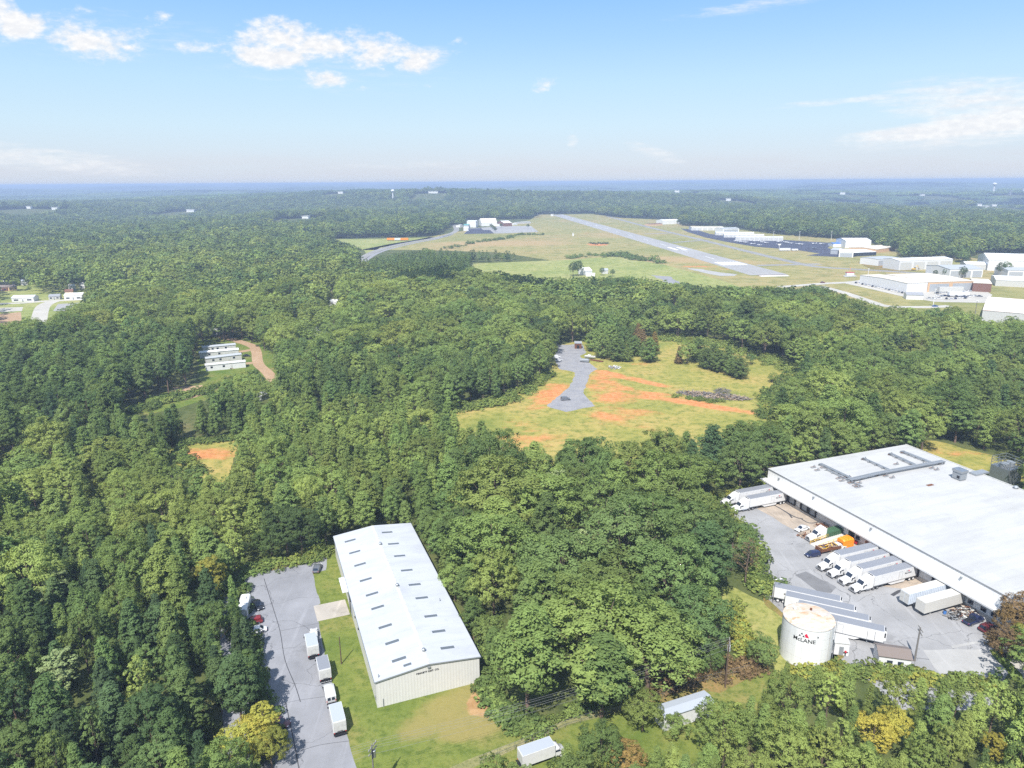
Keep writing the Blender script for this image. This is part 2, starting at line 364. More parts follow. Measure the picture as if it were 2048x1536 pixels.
asphalt('lot_asphalt', (.225, .228, .245), .2, .1); asphalt('yard_asphalt', (.27, .268, .27), .18, .08, streak=68)
asphalt('dark_apron', (.055, .058, .085), .2, .02, cracks=False); asphalt('runway_asphalt', (.30, .295, .29), .14, .012, cracks=False, streak=-3); asphalt('taxi_asphalt', (.24, .235, .225), .15, .02, cracks=False)
asphalt('concrete', (.36, .33, .29), .14, .25, (.02, .01, 0), cracks=False); asphalt('pale_road', (.40, .38, .34), .12, .05, cracks=False)
grass('gravel', (.20, .20, .212), (.265, .264, .275), (.31, .30, .29), (.20, .19, .075), [], .2, .25, thr=(.42, .62))
asphalt('dock_concrete', (.34, .285, .23), .32, .18, (.03, .01, -.01), cracks=True, streak=68)
asphalt('patch_asphalt', (.16, .16, .165), .15, .3, cracks=False); asphalt('pale_patch', (.335, .33, .32), .12, .2, cracks=False)

# ground: one sheet to the horizon, finer close by
def graded(a, b, n, k):
    t = np.linspace(-1, 1, n); s = np.sinh(k*t)/math.sinh(k); return np.where(s < 0, -s*a, s*b)
gx = graded(-26000, 26000, 181, 4.6); t = np.linspace(0, 1, 190); gy = -700+(np.sinh(4.2*t)/math.sinh(4.2))*34000
GX, GY = np.meshgrid(gx, gy); GZ = terrain(GX, GY)
vs = np.stack([GX, GY, GZ], -1).reshape(-1, 3); nx, ny = len(gx), len(gy)
ii = (np.arange(ny-1)[:, None]*nx+np.arange(nx-1)[None, :]).reshape(-1)
fs = np.stack([ii, ii+1, ii+nx+1, ii+nx], -1)
me = bpy.data.meshes.new('ground'); me.from_pydata(vs.tolist(), [], fs.tolist()); me.polygons.foreach_set('use_smooth', [True]*len(me.polygons)); me.materials.append(MAT['forest_floor'])
g = bpy.data.objects.new('ground', me); COL.objects.link(g); g['kind'] = 'structure'

# the clearing and its gravel track
sheet('clearing', wavy(px((880, 820), (950, 806), (1000, 800), (1060, 770), (1100, 745), (1112, 720), (1108, 690), (1165, 682), (1300, 672), (1340, 670), (1410, 672), (1470, 685), (1540, 710), (1600, 738), (1606, 752), (1570, 775), (1550, 800), (1560, 850), (1500, 910), (1400, 930), (1200, 945), (1020, 935), (940, 890)), 1.5, 7, 1), .012, 'clearing_grass')
sheet('gravel_track', wavy(px((1116, 690), (1165, 688), (1172, 705), (1160, 712), (1172, 722), (1196, 738), (1180, 746), (1172, 768), (1166, 785), (1176, 798), (1190, 812), (1158, 818), (1132, 824), (1110, 818), (1093, 812), (1118, 792), (1140, 772), (1150, 752), (1148, 744), (1118, 738), (1108, 715)), .5, 2.5, 2), .024, 'gravel')
# shed lot
shed_o = P(755, 1416); SA = math.radians(90-70.3)          # shed frame: x along the gable, y along the length
sheet('lawn', wavy(px((560, 1300), (620, 1140), (640, 1108), (700, 1085), (840, 1085), (960, 1300), (985, 1360), (1040, 1440), (1130, 1450), (1262, 1400), (1330, 1375), (1480, 1340), (1570, 1340), (1620, 1400), (1560, 1460), (1300, 1560), (1100, 1640), (800, 1700), (600, 1640)), .8, 5, 3), .008, 'lawn_grass')
lotp = px((440, 1158), (480, 1147), (560, 1136), (618, 1128), (620, 1118), (655, 1112), (652, 1140), (626, 1146), (632, 1178), (641, 1207), (628, 1215), (636, 1240), (640, 1262), (652, 1318), (665, 1370), (680, 1425), (697, 1480), (713, 1536), (735, 1620), (470, 1640), (440, 1400))
sheet('car_park', wavy(lotp, .12, 1.5, 4), .016, 'lot_asphalt')
flat('tar', (.05, .05, .055), .8)
strip('pavement_seam', smooth_pts(px((528, 1157), (545, 1212), (560, 1262), (570, 1320), (590, 1370), (601, 1404)), 4), .16, .020, 'tar'); strip('pavement_seam', smooth_pts(px((571, 1404), (583, 1460), (592, 1505), (602, 1560)), 4), .2, .021, 'tar'); strip('pavement_seam', px((560, 1262), (640, 1246)), .07, .022, 'tar'); strip('pavement_seam', smooth_pts(px((592, 1505), (640, 1490), (700, 1482)), 3), .09, .022, 'tar'); strip('pavement_seam', px((575, 1405), (600, 1400), (660, 1392)), .07, .023, 'tar')
sheet('concrete_pad', px((627, 1212), (690, 1199), (700, 1229), (635, 1243)), .028, 'concrete')
sheet('verge', wavy(px((440, 1160), (480, 1149), (560, 1137), (630, 1124), (655, 1112), (655, 1098), (600, 1108), (500, 1128), (430, 1140)), .5, 2, 5), .02, 'clay_verge')
sheet('track_strip', wavy(px((900, 1536), (1010, 1490), (1130, 1440), (1250, 1408), (1420, 1365), (1425, 1372), (1260, 1416), (1140, 1450), (1020, 1502), (920, 1550)), .3, 3, 6), .02, 'track_grass')
sheet('dirt', wavy(px((1255, 1400), (1330, 1375), (1420, 1352), (1500, 1335), (1525, 1350), (1470, 1372), (1440, 1385), (1420, 1384), (1330, 1404)), .6, 3, 7), .024, 'clay_verge')
# warehouse yard
sheet('yard', wavy(px((1400, 1006), (1440, 998), (1535, 968), (1700, 985), (2100, 1180), (2140, 1340), (2010, 1330), (2018, 1345), (1980, 1420), (1800, 1420), (1720, 1345), (1662, 1330), (1655, 1290), (1552, 1216), (1528, 1192), (1520, 1160), (1500, 1110), (1475, 1050), (1440, 1018)), .25, 3, 8), .012, 'yard_asphalt')
sheet('dock_apron', wavy(px((1500, 1010), (1560, 990), (1700, 1020), (1900, 1130), (1990, 1195), (1930, 1235), (1830, 1180), (1745, 1170), (1700, 1120), (1640, 1100), (1590, 1060), (1545, 1035)), .6, 4, 9), .018, 'dock_concrete')
sheet('patch', wavy(px((1590, 1150), (1612, 1143), (1672, 1174), (1662, 1186), (1635, 1183)), .3, 2, 10), .022, 'patch_asphalt')
sheet('patch', wavy(px((1846, 1300), (1978, 1299), (2010, 1335), (1985, 1370), (1900, 1370), (1868, 1335)), .3, 3, 11), .022, 'pale_patch')
sheet('patch', wavy(px((1902, 1292), (1957, 1282), (1961, 1286), (1905, 1297)), .15, 2, 12), .026, 'pale_patch')
sheet('grass_slope', wavy(px((1442, 1172), (1470, 1176), (1500, 1192), (1530, 1205), (1552, 1222), (1572, 1240), (1600, 1330), (1560, 1350), (1470, 1260), (1448, 1210)), .5, 3, 13), .02, 'slope_grass')
sheet('clay_bank', wavy(px((1526, 1190), (1552, 1214), (1575, 1232), (1580, 1245), (1560, 1232), (1530, 1210)), .4, 1.5, 14), .03, 'clay_verge')
sheet('clay_bank', wavy(px((1560, 1310), (1600, 1335), (1680, 1330), (1690, 1300), (1640, 1345), (1600, 1350)), .4, 1.5, 15), .03, 'clay_verge')
sheet('verge', wavy(px((1978, 1300), (1995, 1298), (2045, 1350), (2048, 1400), (2020, 1350)), .3, 2, 16), .03, 'verge_grass')
sheet('road', px((2000, 1292), (2030, 1300), (2120, 1400), (2100, 1440), (2048, 1370)), .02, 'pale_road')
sheet('field', wavy(px((1830, 880), (1870, 882), (1960, 905), (2060, 930), (2060, 965), (2000, 958), (1900, 930), (1845, 905)), 1, 5, 17), .012, 'clearing_grass')
for k_, pts_ in enumerate((((1784, 1191), (1800, 1182), (1820, 1180), (1838, 1176)), ((1568, 1022), (1590, 1034), (1606, 1038)), ((1600, 1036), (1618, 1046), (1640, 1044)), ((1548, 1010), (1575, 1026), (1584, 1036)))): strip('oil_stain', smooth_pts(px(*pts_), 4), (.9, .5, .4, .5)[k_], .026+.001*k_, 'tar')
# small openings on the left
sheet('field', wavy(px((320, 895), (400, 880), (480, 876), (476, 900), (446, 965), (385, 970), (340, 912)), 1, 4, 18), .012, 'clearing_grass')
sheet('field', wavy(px((150, 975), (215, 968), (225, 995), (190, 1010), (160, 995)), 1, 4, 19), .012, 'verge_grass')
sheet('field', wavy(px((420, 775), (415, 800), (340, 820), (250, 840), (240, 825), (330, 785)), 1, 4, 40), .012, 'verge_grass')
sheet('field', wavy(px((-20, 905), (30, 900), (30, 925), (-20, 935)), 1, 4, 20), .012, 'verge_grass')
sheet('dirt', wavy(px((345, 775), (405, 770), (412, 788), (370, 800)), .6, 4, 22), .02, 'dirt')
sheet('field', wavy(px((395, 680), (520, 670), (565, 745), (560, 790), (440, 790), (400, 790)), 1, 5, 21), .012, 'verge_grass')
strip('dirt_road', smooth_pts(px((440, 672), (500, 690), (512, 702), (515, 722), (520, 732), (535, 745), (550, 765)), 5), 6, .024, 'dirt')
strip('dirt_road', px((492, 727), (520, 724)), 5, .028, 'dirt'); strip('dirt_road', px((478, 704), (512, 698)), 5, .028, 'dirt')
# left road junction
sheet('field', wavy(px((-30, 560), (60, 555), (200, 575), (210, 620), (60, 655), (-40, 660)), 1, 8, 23), .012, 'meadow_grass')
strip('road', smooth_pts(px((-40, 609), (40, 606), (80, 603), (120, 601), (180, 598)), 4), 9, .03, 'pale_road')
strip('road', smooth_pts(px((115, 600), (95, 607), (85, 615), (80, 630), (76, 650)), 4), 11, .036, 'pale_road')
sheet('road', px((-40, 617), (46, 614), (44, 622), (-40, 626)), .03, 'pale_road')
sheet('dirt', px((-40, 632), (42, 624), (44, 650), (-40, 655)), .03, 'dirt')
sheet('car_park', px((116, 608), (166, 605), (172, 612), (135, 622), (106, 622)), .03, 'runway_asphalt')
# airfield
sheet('airfield', px((720, 500), (780, 488), (830, 480), (900, 466), (1060, 440), (1075, 429.5), (1185, 428), (1250, 436), (1330, 440), (1400, 452), (1540, 466), (1700, 480), (1840, 500), (1940, 515), (2100, 540), (2100, 640), (1890, 640), (1700, 620), (1560, 590), (1300, 580), (1160, 530), (1000, 505), (850, 500)), .03, 'airfield_grass')
sheet('meadow', px((930, 528), (1150, 519), (1230, 512), (1330, 530), (1440, 560), (1560, 600), (1000, 600), (940, 545)), .06, 'meadow_grass')
sheet('field', px((640, 479), (800, 477), (870, 474), (840, 482), (760, 495), (735, 512), (728, 500), (690, 486)), .03, 'meadow_grass')
rw = [P(1505, 550), P(1575, 549), P(1124, 429), P(1104, 430)]
rA = (rw[0]+rw[1])/2; rB = (rw[2]+rw[3])/2
sheet('runway', px((1500, 550.5), (1577, 549.5), (1125, 428.7), (1103, 429.7)), .10, 'runway_asphalt')
flat('marking_white', (.72, .72, .70), .8)
rd = (rB-rA).normalized(); rn = Vector((-rd.y, rd.x, 0))
def rmark(s0, s1, t0, t1, nm='runway_marking', mat='marking_white'):
    o = sheet(nm, [rA+rd*s0+rn*t0, rA+rd*s1+rn*t0, rA+rd*s1+rn*t1, rA+rd*s0+rn*t1], .14, mat); return o
for k in range(-4, 4): rmark(95, 130, k*4.0+.8, k*4.0+3.0)
for s in (-1, 1): rmark(300, 345, s*7-2.5, s*7+2.5)
for k in range(12): rmark(170+k*105, 200+k*105, -.5, .5)
sheet('runway_edge', [rA+rd*-14+rn*-16, rA+rd*-6+rn*-16, rA+rd*-6+rn*16, rA+rd*-14+rn*16], .1, 'marking_white')
sheet('runway_edge', [rA+rd*-6+rn*-16, rA+rd*-2+rn*-16, rA+rd*-2+rn*16, rA+rd*-6+rn*16], .1, 'rust_brown')
strip('taxiway', smooth_pts(px((1215, 432.5), (1300, 455), (1400, 479), (1500, 504), (1580, 523), (1630, 533), (1700, 538), (1800, 544), (1900, 551)), 5), 13, .09, 'taxi_asphalt')
strip('taxiway', px((1345, 485), (1415, 480)), 12, .10, 'taxi_asphalt'); strip('taxiway', px((1515, 531), (1640, 528)), 13, .085, 'taxi_asphalt'); strip('taxiway', px((1290, 468), (1350, 466)), 12, .095, 'taxi_asphalt')
sheet('apron', px((1361, 457), (1395, 460), (1420, 468), (1470, 474), (1567, 480), (1668, 486), (1655, 496), (1720, 512), (1700, 515), (1634, 512), (1612, 511), (1640, 507), (1600, 501), (1511, 493.5), (1454, 484), (1411, 475), (1375, 464)), .08, 'dark_apron')
sheet('chalk_scar', wavy(px((1372, 536), (1400, 538), (1440, 545), (1474, 549), (1470, 552), (1440, 552), (1400, 544)), 1.2, 6, 30), .1, 'pale_patch')
sheet('gravel_track', wavy(px((1300, 550), (1340, 553), (1365, 568), (1345, 572), (1320, 558)), 2, 8, 31), .1, 'gravel')
strip('road', smooth_pts(px((1560, 574), (1600, 571), (1650, 567), (1709, 564), (1745, 558)), 4), 10, .1, 'pale_road')
strip('road', smooth_pts(px((1640, 572), (1665, 579), (1690, 586), (1740, 603), (1766, 611), (1800, 614), (1866, 614), (1900, 612)), 4), 9, .11, 'pale_road')
sheet('car_park', px((1690, 567), (1760, 556), (1830, 575), (1960, 575), (1985, 590), (1970, 606), (1870, 604), (1800, 592), (1740, 578)), .13, 'pale_road')
sheet('field', px((1700, 575), (1800, 594), (1810, 604), (1770, 606), (1700, 585)), .15, 'airfield_grass')
sheet('dirt', px((1715, 524), (1760, 528), (1790, 538), (1830, 541), (1800, 543), (1740, 538)), .15, 'clay_verge')
# road and rail curve on the left of the field, and the plant's lots
strip('road', smooth_pts(px((690, 545), (722, 519), (745, 505), (785, 492), (830, 483), (870, 476), (900, 468), (913, 460), (908, 449)), 6), 12, .12, 'taxi_asphalt')
strip('rail_bed', smooth_pts(px((705, 545), (733, 520), (756, 506), (790, 495), (835, 485), (872, 478), (905, 469)), 6), 7, .12, 'gravel')
sheet('car_park', px((928, 467), (940, 457), (1005, 452), (1062, 452), (1077, 464), (1000, 467)), .1, 'runway_asphalt')
sheet('car_park', px((928, 468), (938, 458), (962, 456), (966, 460), (980, 460), (988, 467)), .13, 'dark_apron')
# ------------------------------------------------------------------ foliage
def foliage_mat(name, ramp, trans=.36, var=.42):
    m = bpy.data.materials.new(name); m.use_nodes = True; nt = NT(m.node_tree); nt.t.nodes.clear()
    at = nt.n('ShaderNodeAttribute', attribute_type='INSTANCER', attribute_name='tint')
    sh = nt.n('ShaderNodeAttribute', attribute_type='GEOMETRY', attribute_name='leaf_tone')
    oi = nt.n('ShaderNodeObjectInfo')
    col = nt.ramp(at.outputs['Fac'], ramp)
    hs = nt.n('ShaderNodeHueSaturation'); nt.put(hs.inputs['Color'], col)
    nt.put(hs.inputs['Hue'], nt.math('ADD', .5, nt.math('MULTIPLY', nt.math('SUBTRACT', oi.outputs['Random'], .5), .02)))
    nt.put(hs.inputs['Value'], nt.math('MULTIPLY', nt.math('ADD', .74, nt.math('MULTIPLY', nt.math('FRACT', nt.math('MULTIPLY', oi.outputs['Random'], 37.3)), .52)), nt.math('ADD', 1-var/2, nt.math('MULTIPLY', sh.outputs['Fac'], var))))
    d = nt.n('ShaderNodeBsdfDiffuse'); nt.link(hs.outputs[0], d.inputs[0])
    tr = nt.n('ShaderNodeBsdfTranslucent'); nt.link(nt.mix(1.0, hs.outputs[0], (1.25, 1.15, .55), 'MULTIPLY'), tr.inputs[0])
    mx = nt.n('ShaderNodeMixShader'); mx.inputs[0].default_value = trans; nt.link(d.outputs[0], mx.inputs[1]); nt.link(tr.outputs[0], mx.inputs[2])
    out = nt.n('ShaderNodeOutputMaterial'); nt.link(mx.outputs[0], out.inputs[0])
    MAT[name] = m
GREEN = [(0.0, (.072, .114, .055)), (.25, (.122, .184, .066)), (.5, (.188, .256, .078)), (.75, (.264, .320, .090)), (1.0, (.390, .350, .065))]
foliage_mat('pine_needles', GREEN); foliage_mat('broad_leaves', GREEN, .38)
foliage_mat('brown_leaves', [(0, (.15, .105, .06)), (.5, (.21, .15, .07)), (1, (.28, .20, .06))], .2)
foliage_mat('pale_leaves', [(0, (.23, .29, .12)), (1, (.33, .38, .19))], .2)
flat('bark', (.13, .095, .07), .95); flat('pine_bark', (.15, .10, .075), .95)

def unit(a): return a/np.maximum(np.linalg.norm(a, axis=-1, keepdims=True), 1e-9)
def quads_from(c, nrm, tang, L, W):
    """leaf quads: centres c, facing nrm, long axis tang"""
    t = unit(tang-nrm*np.sum(tang*nrm, -1, keepdims=True)); b = np.cross(nrm, t)
    L = L[:, None]; W = W[:, None]
    return np.stack([c-t*L*.5-b*W*.35, c-t*L*.1+b*W*.5*0-b*W*.55, c+t*L*.5, c-t*L*.1+b*W*.55], 1)
def leaf_mesh(name, Q, N, tone, mat, extra=None, extra_mat=None):
    """Q (n,4,3) quads; N (n,4,3) soft normals; extra = (verts, faces) of the stems in the same mesh"""
    n = len(Q); V = Q.reshape(-1, 3)
    ev, ef = (extra if extra else ([], []))
    me = bpy.data.meshes.new(name)
    nv = len(V)+len(ev); me.vertices.add(nv)
    allv = np.concatenate([V, np.array(ev, float).reshape(-1, 3)]) if len(ev) else V
    me.vertices.foreach_set('co', allv.astype(np.float32).ravel())
    lf = [i for f in ef for i in f]; nl = n*4+len(lf)
    me.loops.add(nl); me.polygons.add(n+len(ef))
    li = np.concatenate([np.arange(n*4), np.array(lf, int)+n*4]) if lf else np.arange(n*4)
    me.loops.foreach_set('vertex_index', li.astype(np.int32))
    st = list(range(0, n*4, 4)); o = n*4
    for f in ef: st.append(o); o += len(f)
    me.polygons.foreach_set('loop_start', np.array(st, np.int32))
    me.materials.append(MAT[mat])
    if extra_mat: me.materials.append(MAT[extra_mat]); me.polygons.foreach_set('material_index', np.array([0]*n+[1]*len(ef), np.int32))
    a = me.attributes.new('leaf_tone', 'FLOAT', 'FACE'); a.data.foreach_set('value', np.concatenate([tone, np.full(len(ef), .5)]).astype(np.float32))
    me.polygons.foreach_set('use_smooth', [True]*len(me.polygons))
    me.update(calc_edges=True)
    vn = np.zeros((nv, 3)); vn[:n*4] = N.reshape(-1, 3)
    me.validate()
    if len(me.vertices) == nv: me.normals_split_custom_set_from_vertices(vn.tolist())
    return me
def tufts(rng, C, R, axis, k, leaf, flatn, crown_c, mixc=.45):
    """clusters of k leaves at centres C, radius R, opening towards axis"""
    n = len(C); d = unit(rng.normal(size=(n, k, 3))+axis[:, None, :]*1.0)
    c = C[:, None, :]+d*R[:, None, None]*rng.uniform(.55, 1.0, (n, k, 1))*np.array([1, 1, flatn])
    out = unit(d*(1-mixc)+unit(c-crown_c)*mixc)
    nr = unit(out+rng.normal(size=(n, k, 3))*.4)
    tg = unit(d+rng.normal(size=(n, k, 3))*.5)
    L = leaf*rng.uniform(.7, 1.3, (n, k)); W = L*rng.uniform(.4, .62, (n, k))
    N = unit(out+nr*.2+np.array([0, 0, .15]))
    tone = np.clip(rng.uniform(0, 1, (n, 1))*.65+rng.uniform(0, 1, (n, k))*.35, 0, 1)
    f = lambda a: a.reshape(n*k, *a.shape[2:])
    Q = quads_from(f(c), f(nr), f(tg), f(L), f(W))
    return Q, np.repeat(f(N)[:, None, :], 4, 1), f(tone)
def stem_geo(h, r0, rng, limbs, n=6):
    mb = MB(); pts = [(0, 0, -.4), (rng.normal()*.1, rng.normal()*.1, h*.35), (rng.normal()*.2, rng.normal()*.2, h*.7), (0, 0, h*.96)]
    rr = [r0*1.15, r0*.85, r0*.5, r0*.08]
    for i in range(3): mb.cyl(pts[i], pts[i+1], rr[i], rr[i+1], n=n, cap=False)
    for (a, b, r) in limbs: mb.cyl(a, b, r, r*.3, n=4, cap=False)
    return mb
def make_tree(kind, seed, lod):
    """returns crown arrays and stem builder; true size in metres"""
    rng = np.random.default_rng(seed); Cs = []; Ax = []; Rs = []; limbs = []
    dens = {0: 1.0, 1: .6, 2: .28}[lod]
    if kind in ('pine', 'tallpine', 'openpine', 'conepine'):
        h = {'pine': 17.0, 'tallpine': 22.0, 'openpine': 13.0, 'conepine': 14.0}[kind]; cb = h*{'pine': .30, 'tallpine': .42, 'openpine': .06, 'conepine': .14}[kind]; R = rng.uniform(2.9, 3.4) if kind == 'pine' else rng.uniform(3.0, 3.6) if kind == 'tallpine' else rng.uniform(2.9, 3.3) if kind == 'conepine' else rng.uniform(5.2, 6.0)
        lv = int((15 if kind == 'pine' else 13)*(dens**.4))
        for i in range(lv):
            t = (i+.5)/lv; z = cb+(h-cb)*t
            rad = R*(min(1, .45+t*2.2))*(1-t**1.9)**.75 if kind != 'conepine' else R*min(1, .7+t*2)*(1-t)**.78
            nb = max(3, int((5.5+2.5*(1-t)+(3 if kind == 'openpine' else 0))*dens**.3)); a0 = rng.uniform(0, 6.28)
            for j in range(nb):
                a = a0+6.283*j/nb+rng.normal()*.25; rr = rad*rng.uniform(.72, 1.12)
                end = np.array([rr*math.cos(a), rr*math.sin(a), z+rng.uniform(-.2, .5)+rr*.12]); st = np.array([0, 0, z-rr*.18])
                limbs.append((tuple(st), tuple(end), .05+.02*(1-t)))
                for q in ((1.0, .8, .6, .35) if rr > 3.8 else (1.0, .62, .3) if rr > 1.6 else (1.0, .5)):
                    if q < .9 and rng.uniform() > dens*1.3: continue
                    p = st+(end-st)*q+rng.normal(size=3)*.16
                    Cs.append(p); Ax.append(unit(np.array([math.cos(a)*.55, math.sin(a)*.55, .85]))); Rs.append(rng.uniform(.55, .95)*(1.0 if lod == 0 else 1.15))
        Cs.append(np.array([0, 0, h-.2])); Ax.append(np.array([0, 0, 1.0])); Rs.append(.55)
        k = {0: 40, 1: 18, 2: 10}[lod]; leaf = {0: .38, 1: .58, 2: 1.05}[lod]; fl = .8; cc = np.array([0, 0, cb+(h-cb)*.3]); mixc = .5
    elif kind == 'cedar':
        h = 13.0; cb = .8; R = rng.uniform(2.4, 3.0); lv = int(20*dens**.4)
        for i in range(lv):
            t = (i+.3)/lv; z = cb+(h-cb)*t; rad = R*(1-t)**.8*(1 if t > .08 else .8)
            nb = max(4, int((5+6*(1-t))*dens**.3)); a0 = rng.uniform(0, 6.28)
            for j in range(nb):
                a = a0+6.283*j/nb+rng.normal()*.2; rr = rad*rng.uniform(.7, 1.2)+.12
                end = np.array([rr*math.cos(a), rr*math.sin(a), z-rr*.22+rng.normal()*.12]); st = np.array([0, 0, z+.1])
                for q in ((1.0, .72, .45) if rr > 1.1 else (1.0, .55)):
                    if q < .9 and rng.uniform() > dens*1.4: continue
                    Cs.append(st+(end-st)*q+rng.normal(size=3)*.1); Ax.append(unit(np.array([math.cos(a)*1.1, math.sin(a)*1.1, .35]))); Rs.append(rng.uniform(.45, .75))
        Cs.append(np.array([0, 0, h-.1])); Ax.append(np.array([0, 0, 1.0])); Rs.append(.35)
        k = {0: 26, 1: 13, 2: 8}[lod]; leaf = {0: .36, 1: .55, 2: .95}[lod]; fl = .5; cc = np.array([0, 0, h*.3]); mixc = .5
    elif kind in ('broad', 'poplar', 'bush'):
        h, R, cz, rz = dict(broad=(15.0, 4.6, 8.8, 6.2), poplar=(17.0, 3.0, 9.5, 7.5), bush=(2.6, 1.9, 1.0, 1.5))[kind]
        nl = {'broad': 26, 'poplar': 24, 'bush': 9}[kind]
        for i in range(nl):
            f = (i+.5)/nl; zz = 1-1.55*f; a = i*2.39996+rng.normal()*.35; rho = math.sqrt(max(0, 1-zz*zz))
            s = rng.uniform(.68, .98)
            lc = np.array([R*rho*math.cos(a)*s, R*rho*math.sin(a)*s, cz+rz*zz*s*(.92 if zz > 0 else .8)])
            lr = R*rng.uniform(.26, .40)
            if i % 2 == 0: limbs.append(((0, 0, h*.3), tuple(lc), .09))
            m = max(4, int({'broad': 15, 'poplar': 13, 'bush': 7}[kind]*dens))
            d = unit(rng.normal(size=(m, 3))+np.array([0, 0, .55])+unit(lc-np.array([0, 0, cz]))*.5)
            for q in range(m):
                Cs.append(lc+d[q]*lr*rng.uniform(.75, 1.1)); Ax.append(d[q]); Rs.append(lr*rng.uniform(.3, .5))
        for i in range(int(14*dens)):
            p = unit(rng.normal(size=3))*rng.uniform(.2, .55)*np.array([R, R, rz]); Cs.append(p+np.array([0, 0, cz])); Ax.append(unit(p)); Rs.append(R*.2)
        k = {0: 27, 1: 14, 2: 10}[lod]; leaf = {0: .33, 1: .52, 2: .98}[lod]*(.8 if kind == 'bush' else 1); fl = .9; cc = np.array([0, 0, cz-rz*.25]); mixc = .42
    elif kind == 'bare':
        h = 14.0; R = 3.2
        for i in range(26):
            a = i*2.4; z = h*(.35+.6*i/26); rr = R*rng.uniform(.6, 1.1)*(1.15-.7*i/26)
            e = (rr*math.cos(a), rr*math.sin(a), z+rr*.45); limbs.append(((0, 0, z-rr*.2), e, .07))
            for q in range(4):
                b = rng.uniform(0, 6.28); p = np.array(e)*rng.uniform(.6, 1)+0; p[2] = z+rr*.3
                e2 = (p[0]+math.cos(b)*.8, p[1]+math.sin(b)*.8, p[2]+rng.uniform(.1, .8)); limbs.append((tuple(p), e2, .035))
                if rng.uniform() < .6: Cs.append(np.array(e2)); Ax.append(np.array([0, 0, 1.0])); Rs.append(.4)
        k = 7; leaf = .34; fl = .8; cc = np.array([0, 0, h*.5]); mixc = .3
    mixc = min(.8, mixc+{0: .08, 1: .18, 2: .3}[lod])
    Q, N, tone = tufts(rng, np.array(Cs), np.array(Rs), np.array(Ax), k, leaf, fl, cc, mixc)
    if lod == 2: tone = .25+tone*.5
    if kind == 'bush': limbs = []
    return Q, N, tone, stem_geo(h, {'pine': .2, 'tallpine': .24, 'openpine': .22, 'conepine': .18, 'cedar': .14, 'broad': .24, 'poplar': .2, 'bush': .05, 'bare': .2}[kind], rng, limbs if lod == 0 else limbs[::4], 6 if lod == 0 else 4), h
LEAFMAT = dict(pine='pine_needles', tallpine='pine_needles', openpine='pine_needles', conepine='pine_needles', cedar='pine_needles', broad='broad_leaves', poplar='broad_leaves', bush='broad_leaves', bare='brown_leaves')
BARK = dict(pine='pine_bark', tallpine='pine_bark', openpine='pine_bark', conepine='pine_bark', cedar='bark', broad='bark', poplar='bark', bush='bark', bare='bark')
TREE_H = {}
def near_meshes(kind, seed, leafmat=None):
    Q, N, tone, st, h = make_tree(kind, seed, 0); TREE_H[kind] = h
    crown = leaf_mesh('crown', Q, N, tone, leafmat or LEAFMAT[kind])
    me = bpy.data.meshes.new('trunk'); me.from_pydata(st.v, [], st.f); me.materials.append(MAT[BARK[kind]]); me.polygons.foreach_set('use_smooth', [True]*len(me.polygons))
    return crown, me
def far_object(kind, seed, lod):
    Q, N, tone, st, h = make_tree(kind, seed, lod); TREE_H[kind] = h
    st_ex = (st.v, st.f) if lod < 2 else None
    me = leaf_mesh(kind, Q, N, tone, LEAFMAT[kind], st_ex, BARK[kind] if st_ex else None)
    return bpy.data.objects.new('foliage_source', me)
NEAR = {'pine': [near_meshes('pine', s) for s in (1, 2, 3, 4)], 'tallpine': [near_meshes('tallpine', s) for s in (5, 6)], 'cedar': [near_meshes('cedar', s) for s in (7, 8, 9)], 'openpine': [near_meshes('openpine', s) for s in (41, 42, 43)], 'conepine': [near_meshes('conepine', s) for s in (44, 45, 46)],
        'broad': [near_meshes('broad', s) for s in (11, 12, 13, 14)], 'poplar': [near_meshes('poplar', s) for s in (15, 16)], 'bare': [near_meshes('bare', 17)],
        'brown': [near_meshes('broad', 18, 'brown_leaves')], 'brownpine': [near_meshes('cedar', 19, 'brown_leaves')], 'pale': [near_meshes('poplar', 20, 'pale_leaves')]}
for a, b in (('brown', 'broad'), ('brownpine', 'cedar'), ('pale', 'poplar')): TREE_H[a] = TREE_H[b]
VAR = []      # variants for scattered woodland: (kind, lod, object)
VIDX = {}
for kind, seeds in (('pine', (21, 22, 23)), ('tallpine', (24, 25)), ('cedar', (26, 27)), ('broad', (28, 29, 30)), ('poplar', (31,)), ('conepine', (32, 33, 34))):
    for lod in (1, 2):
        for s in seeds[:2 if lod == 2 else 3]:
            VIDX.setdefault((kind, lod), []).append(len(VAR)); VAR.append(far_object(kind, s*3+lod, lod))
VIDX[('bush', 1)] = [len(VAR), len(VAR)+1]; VAR += [far_object('bush', 91, 0), far_object('bush', 92, 0)]
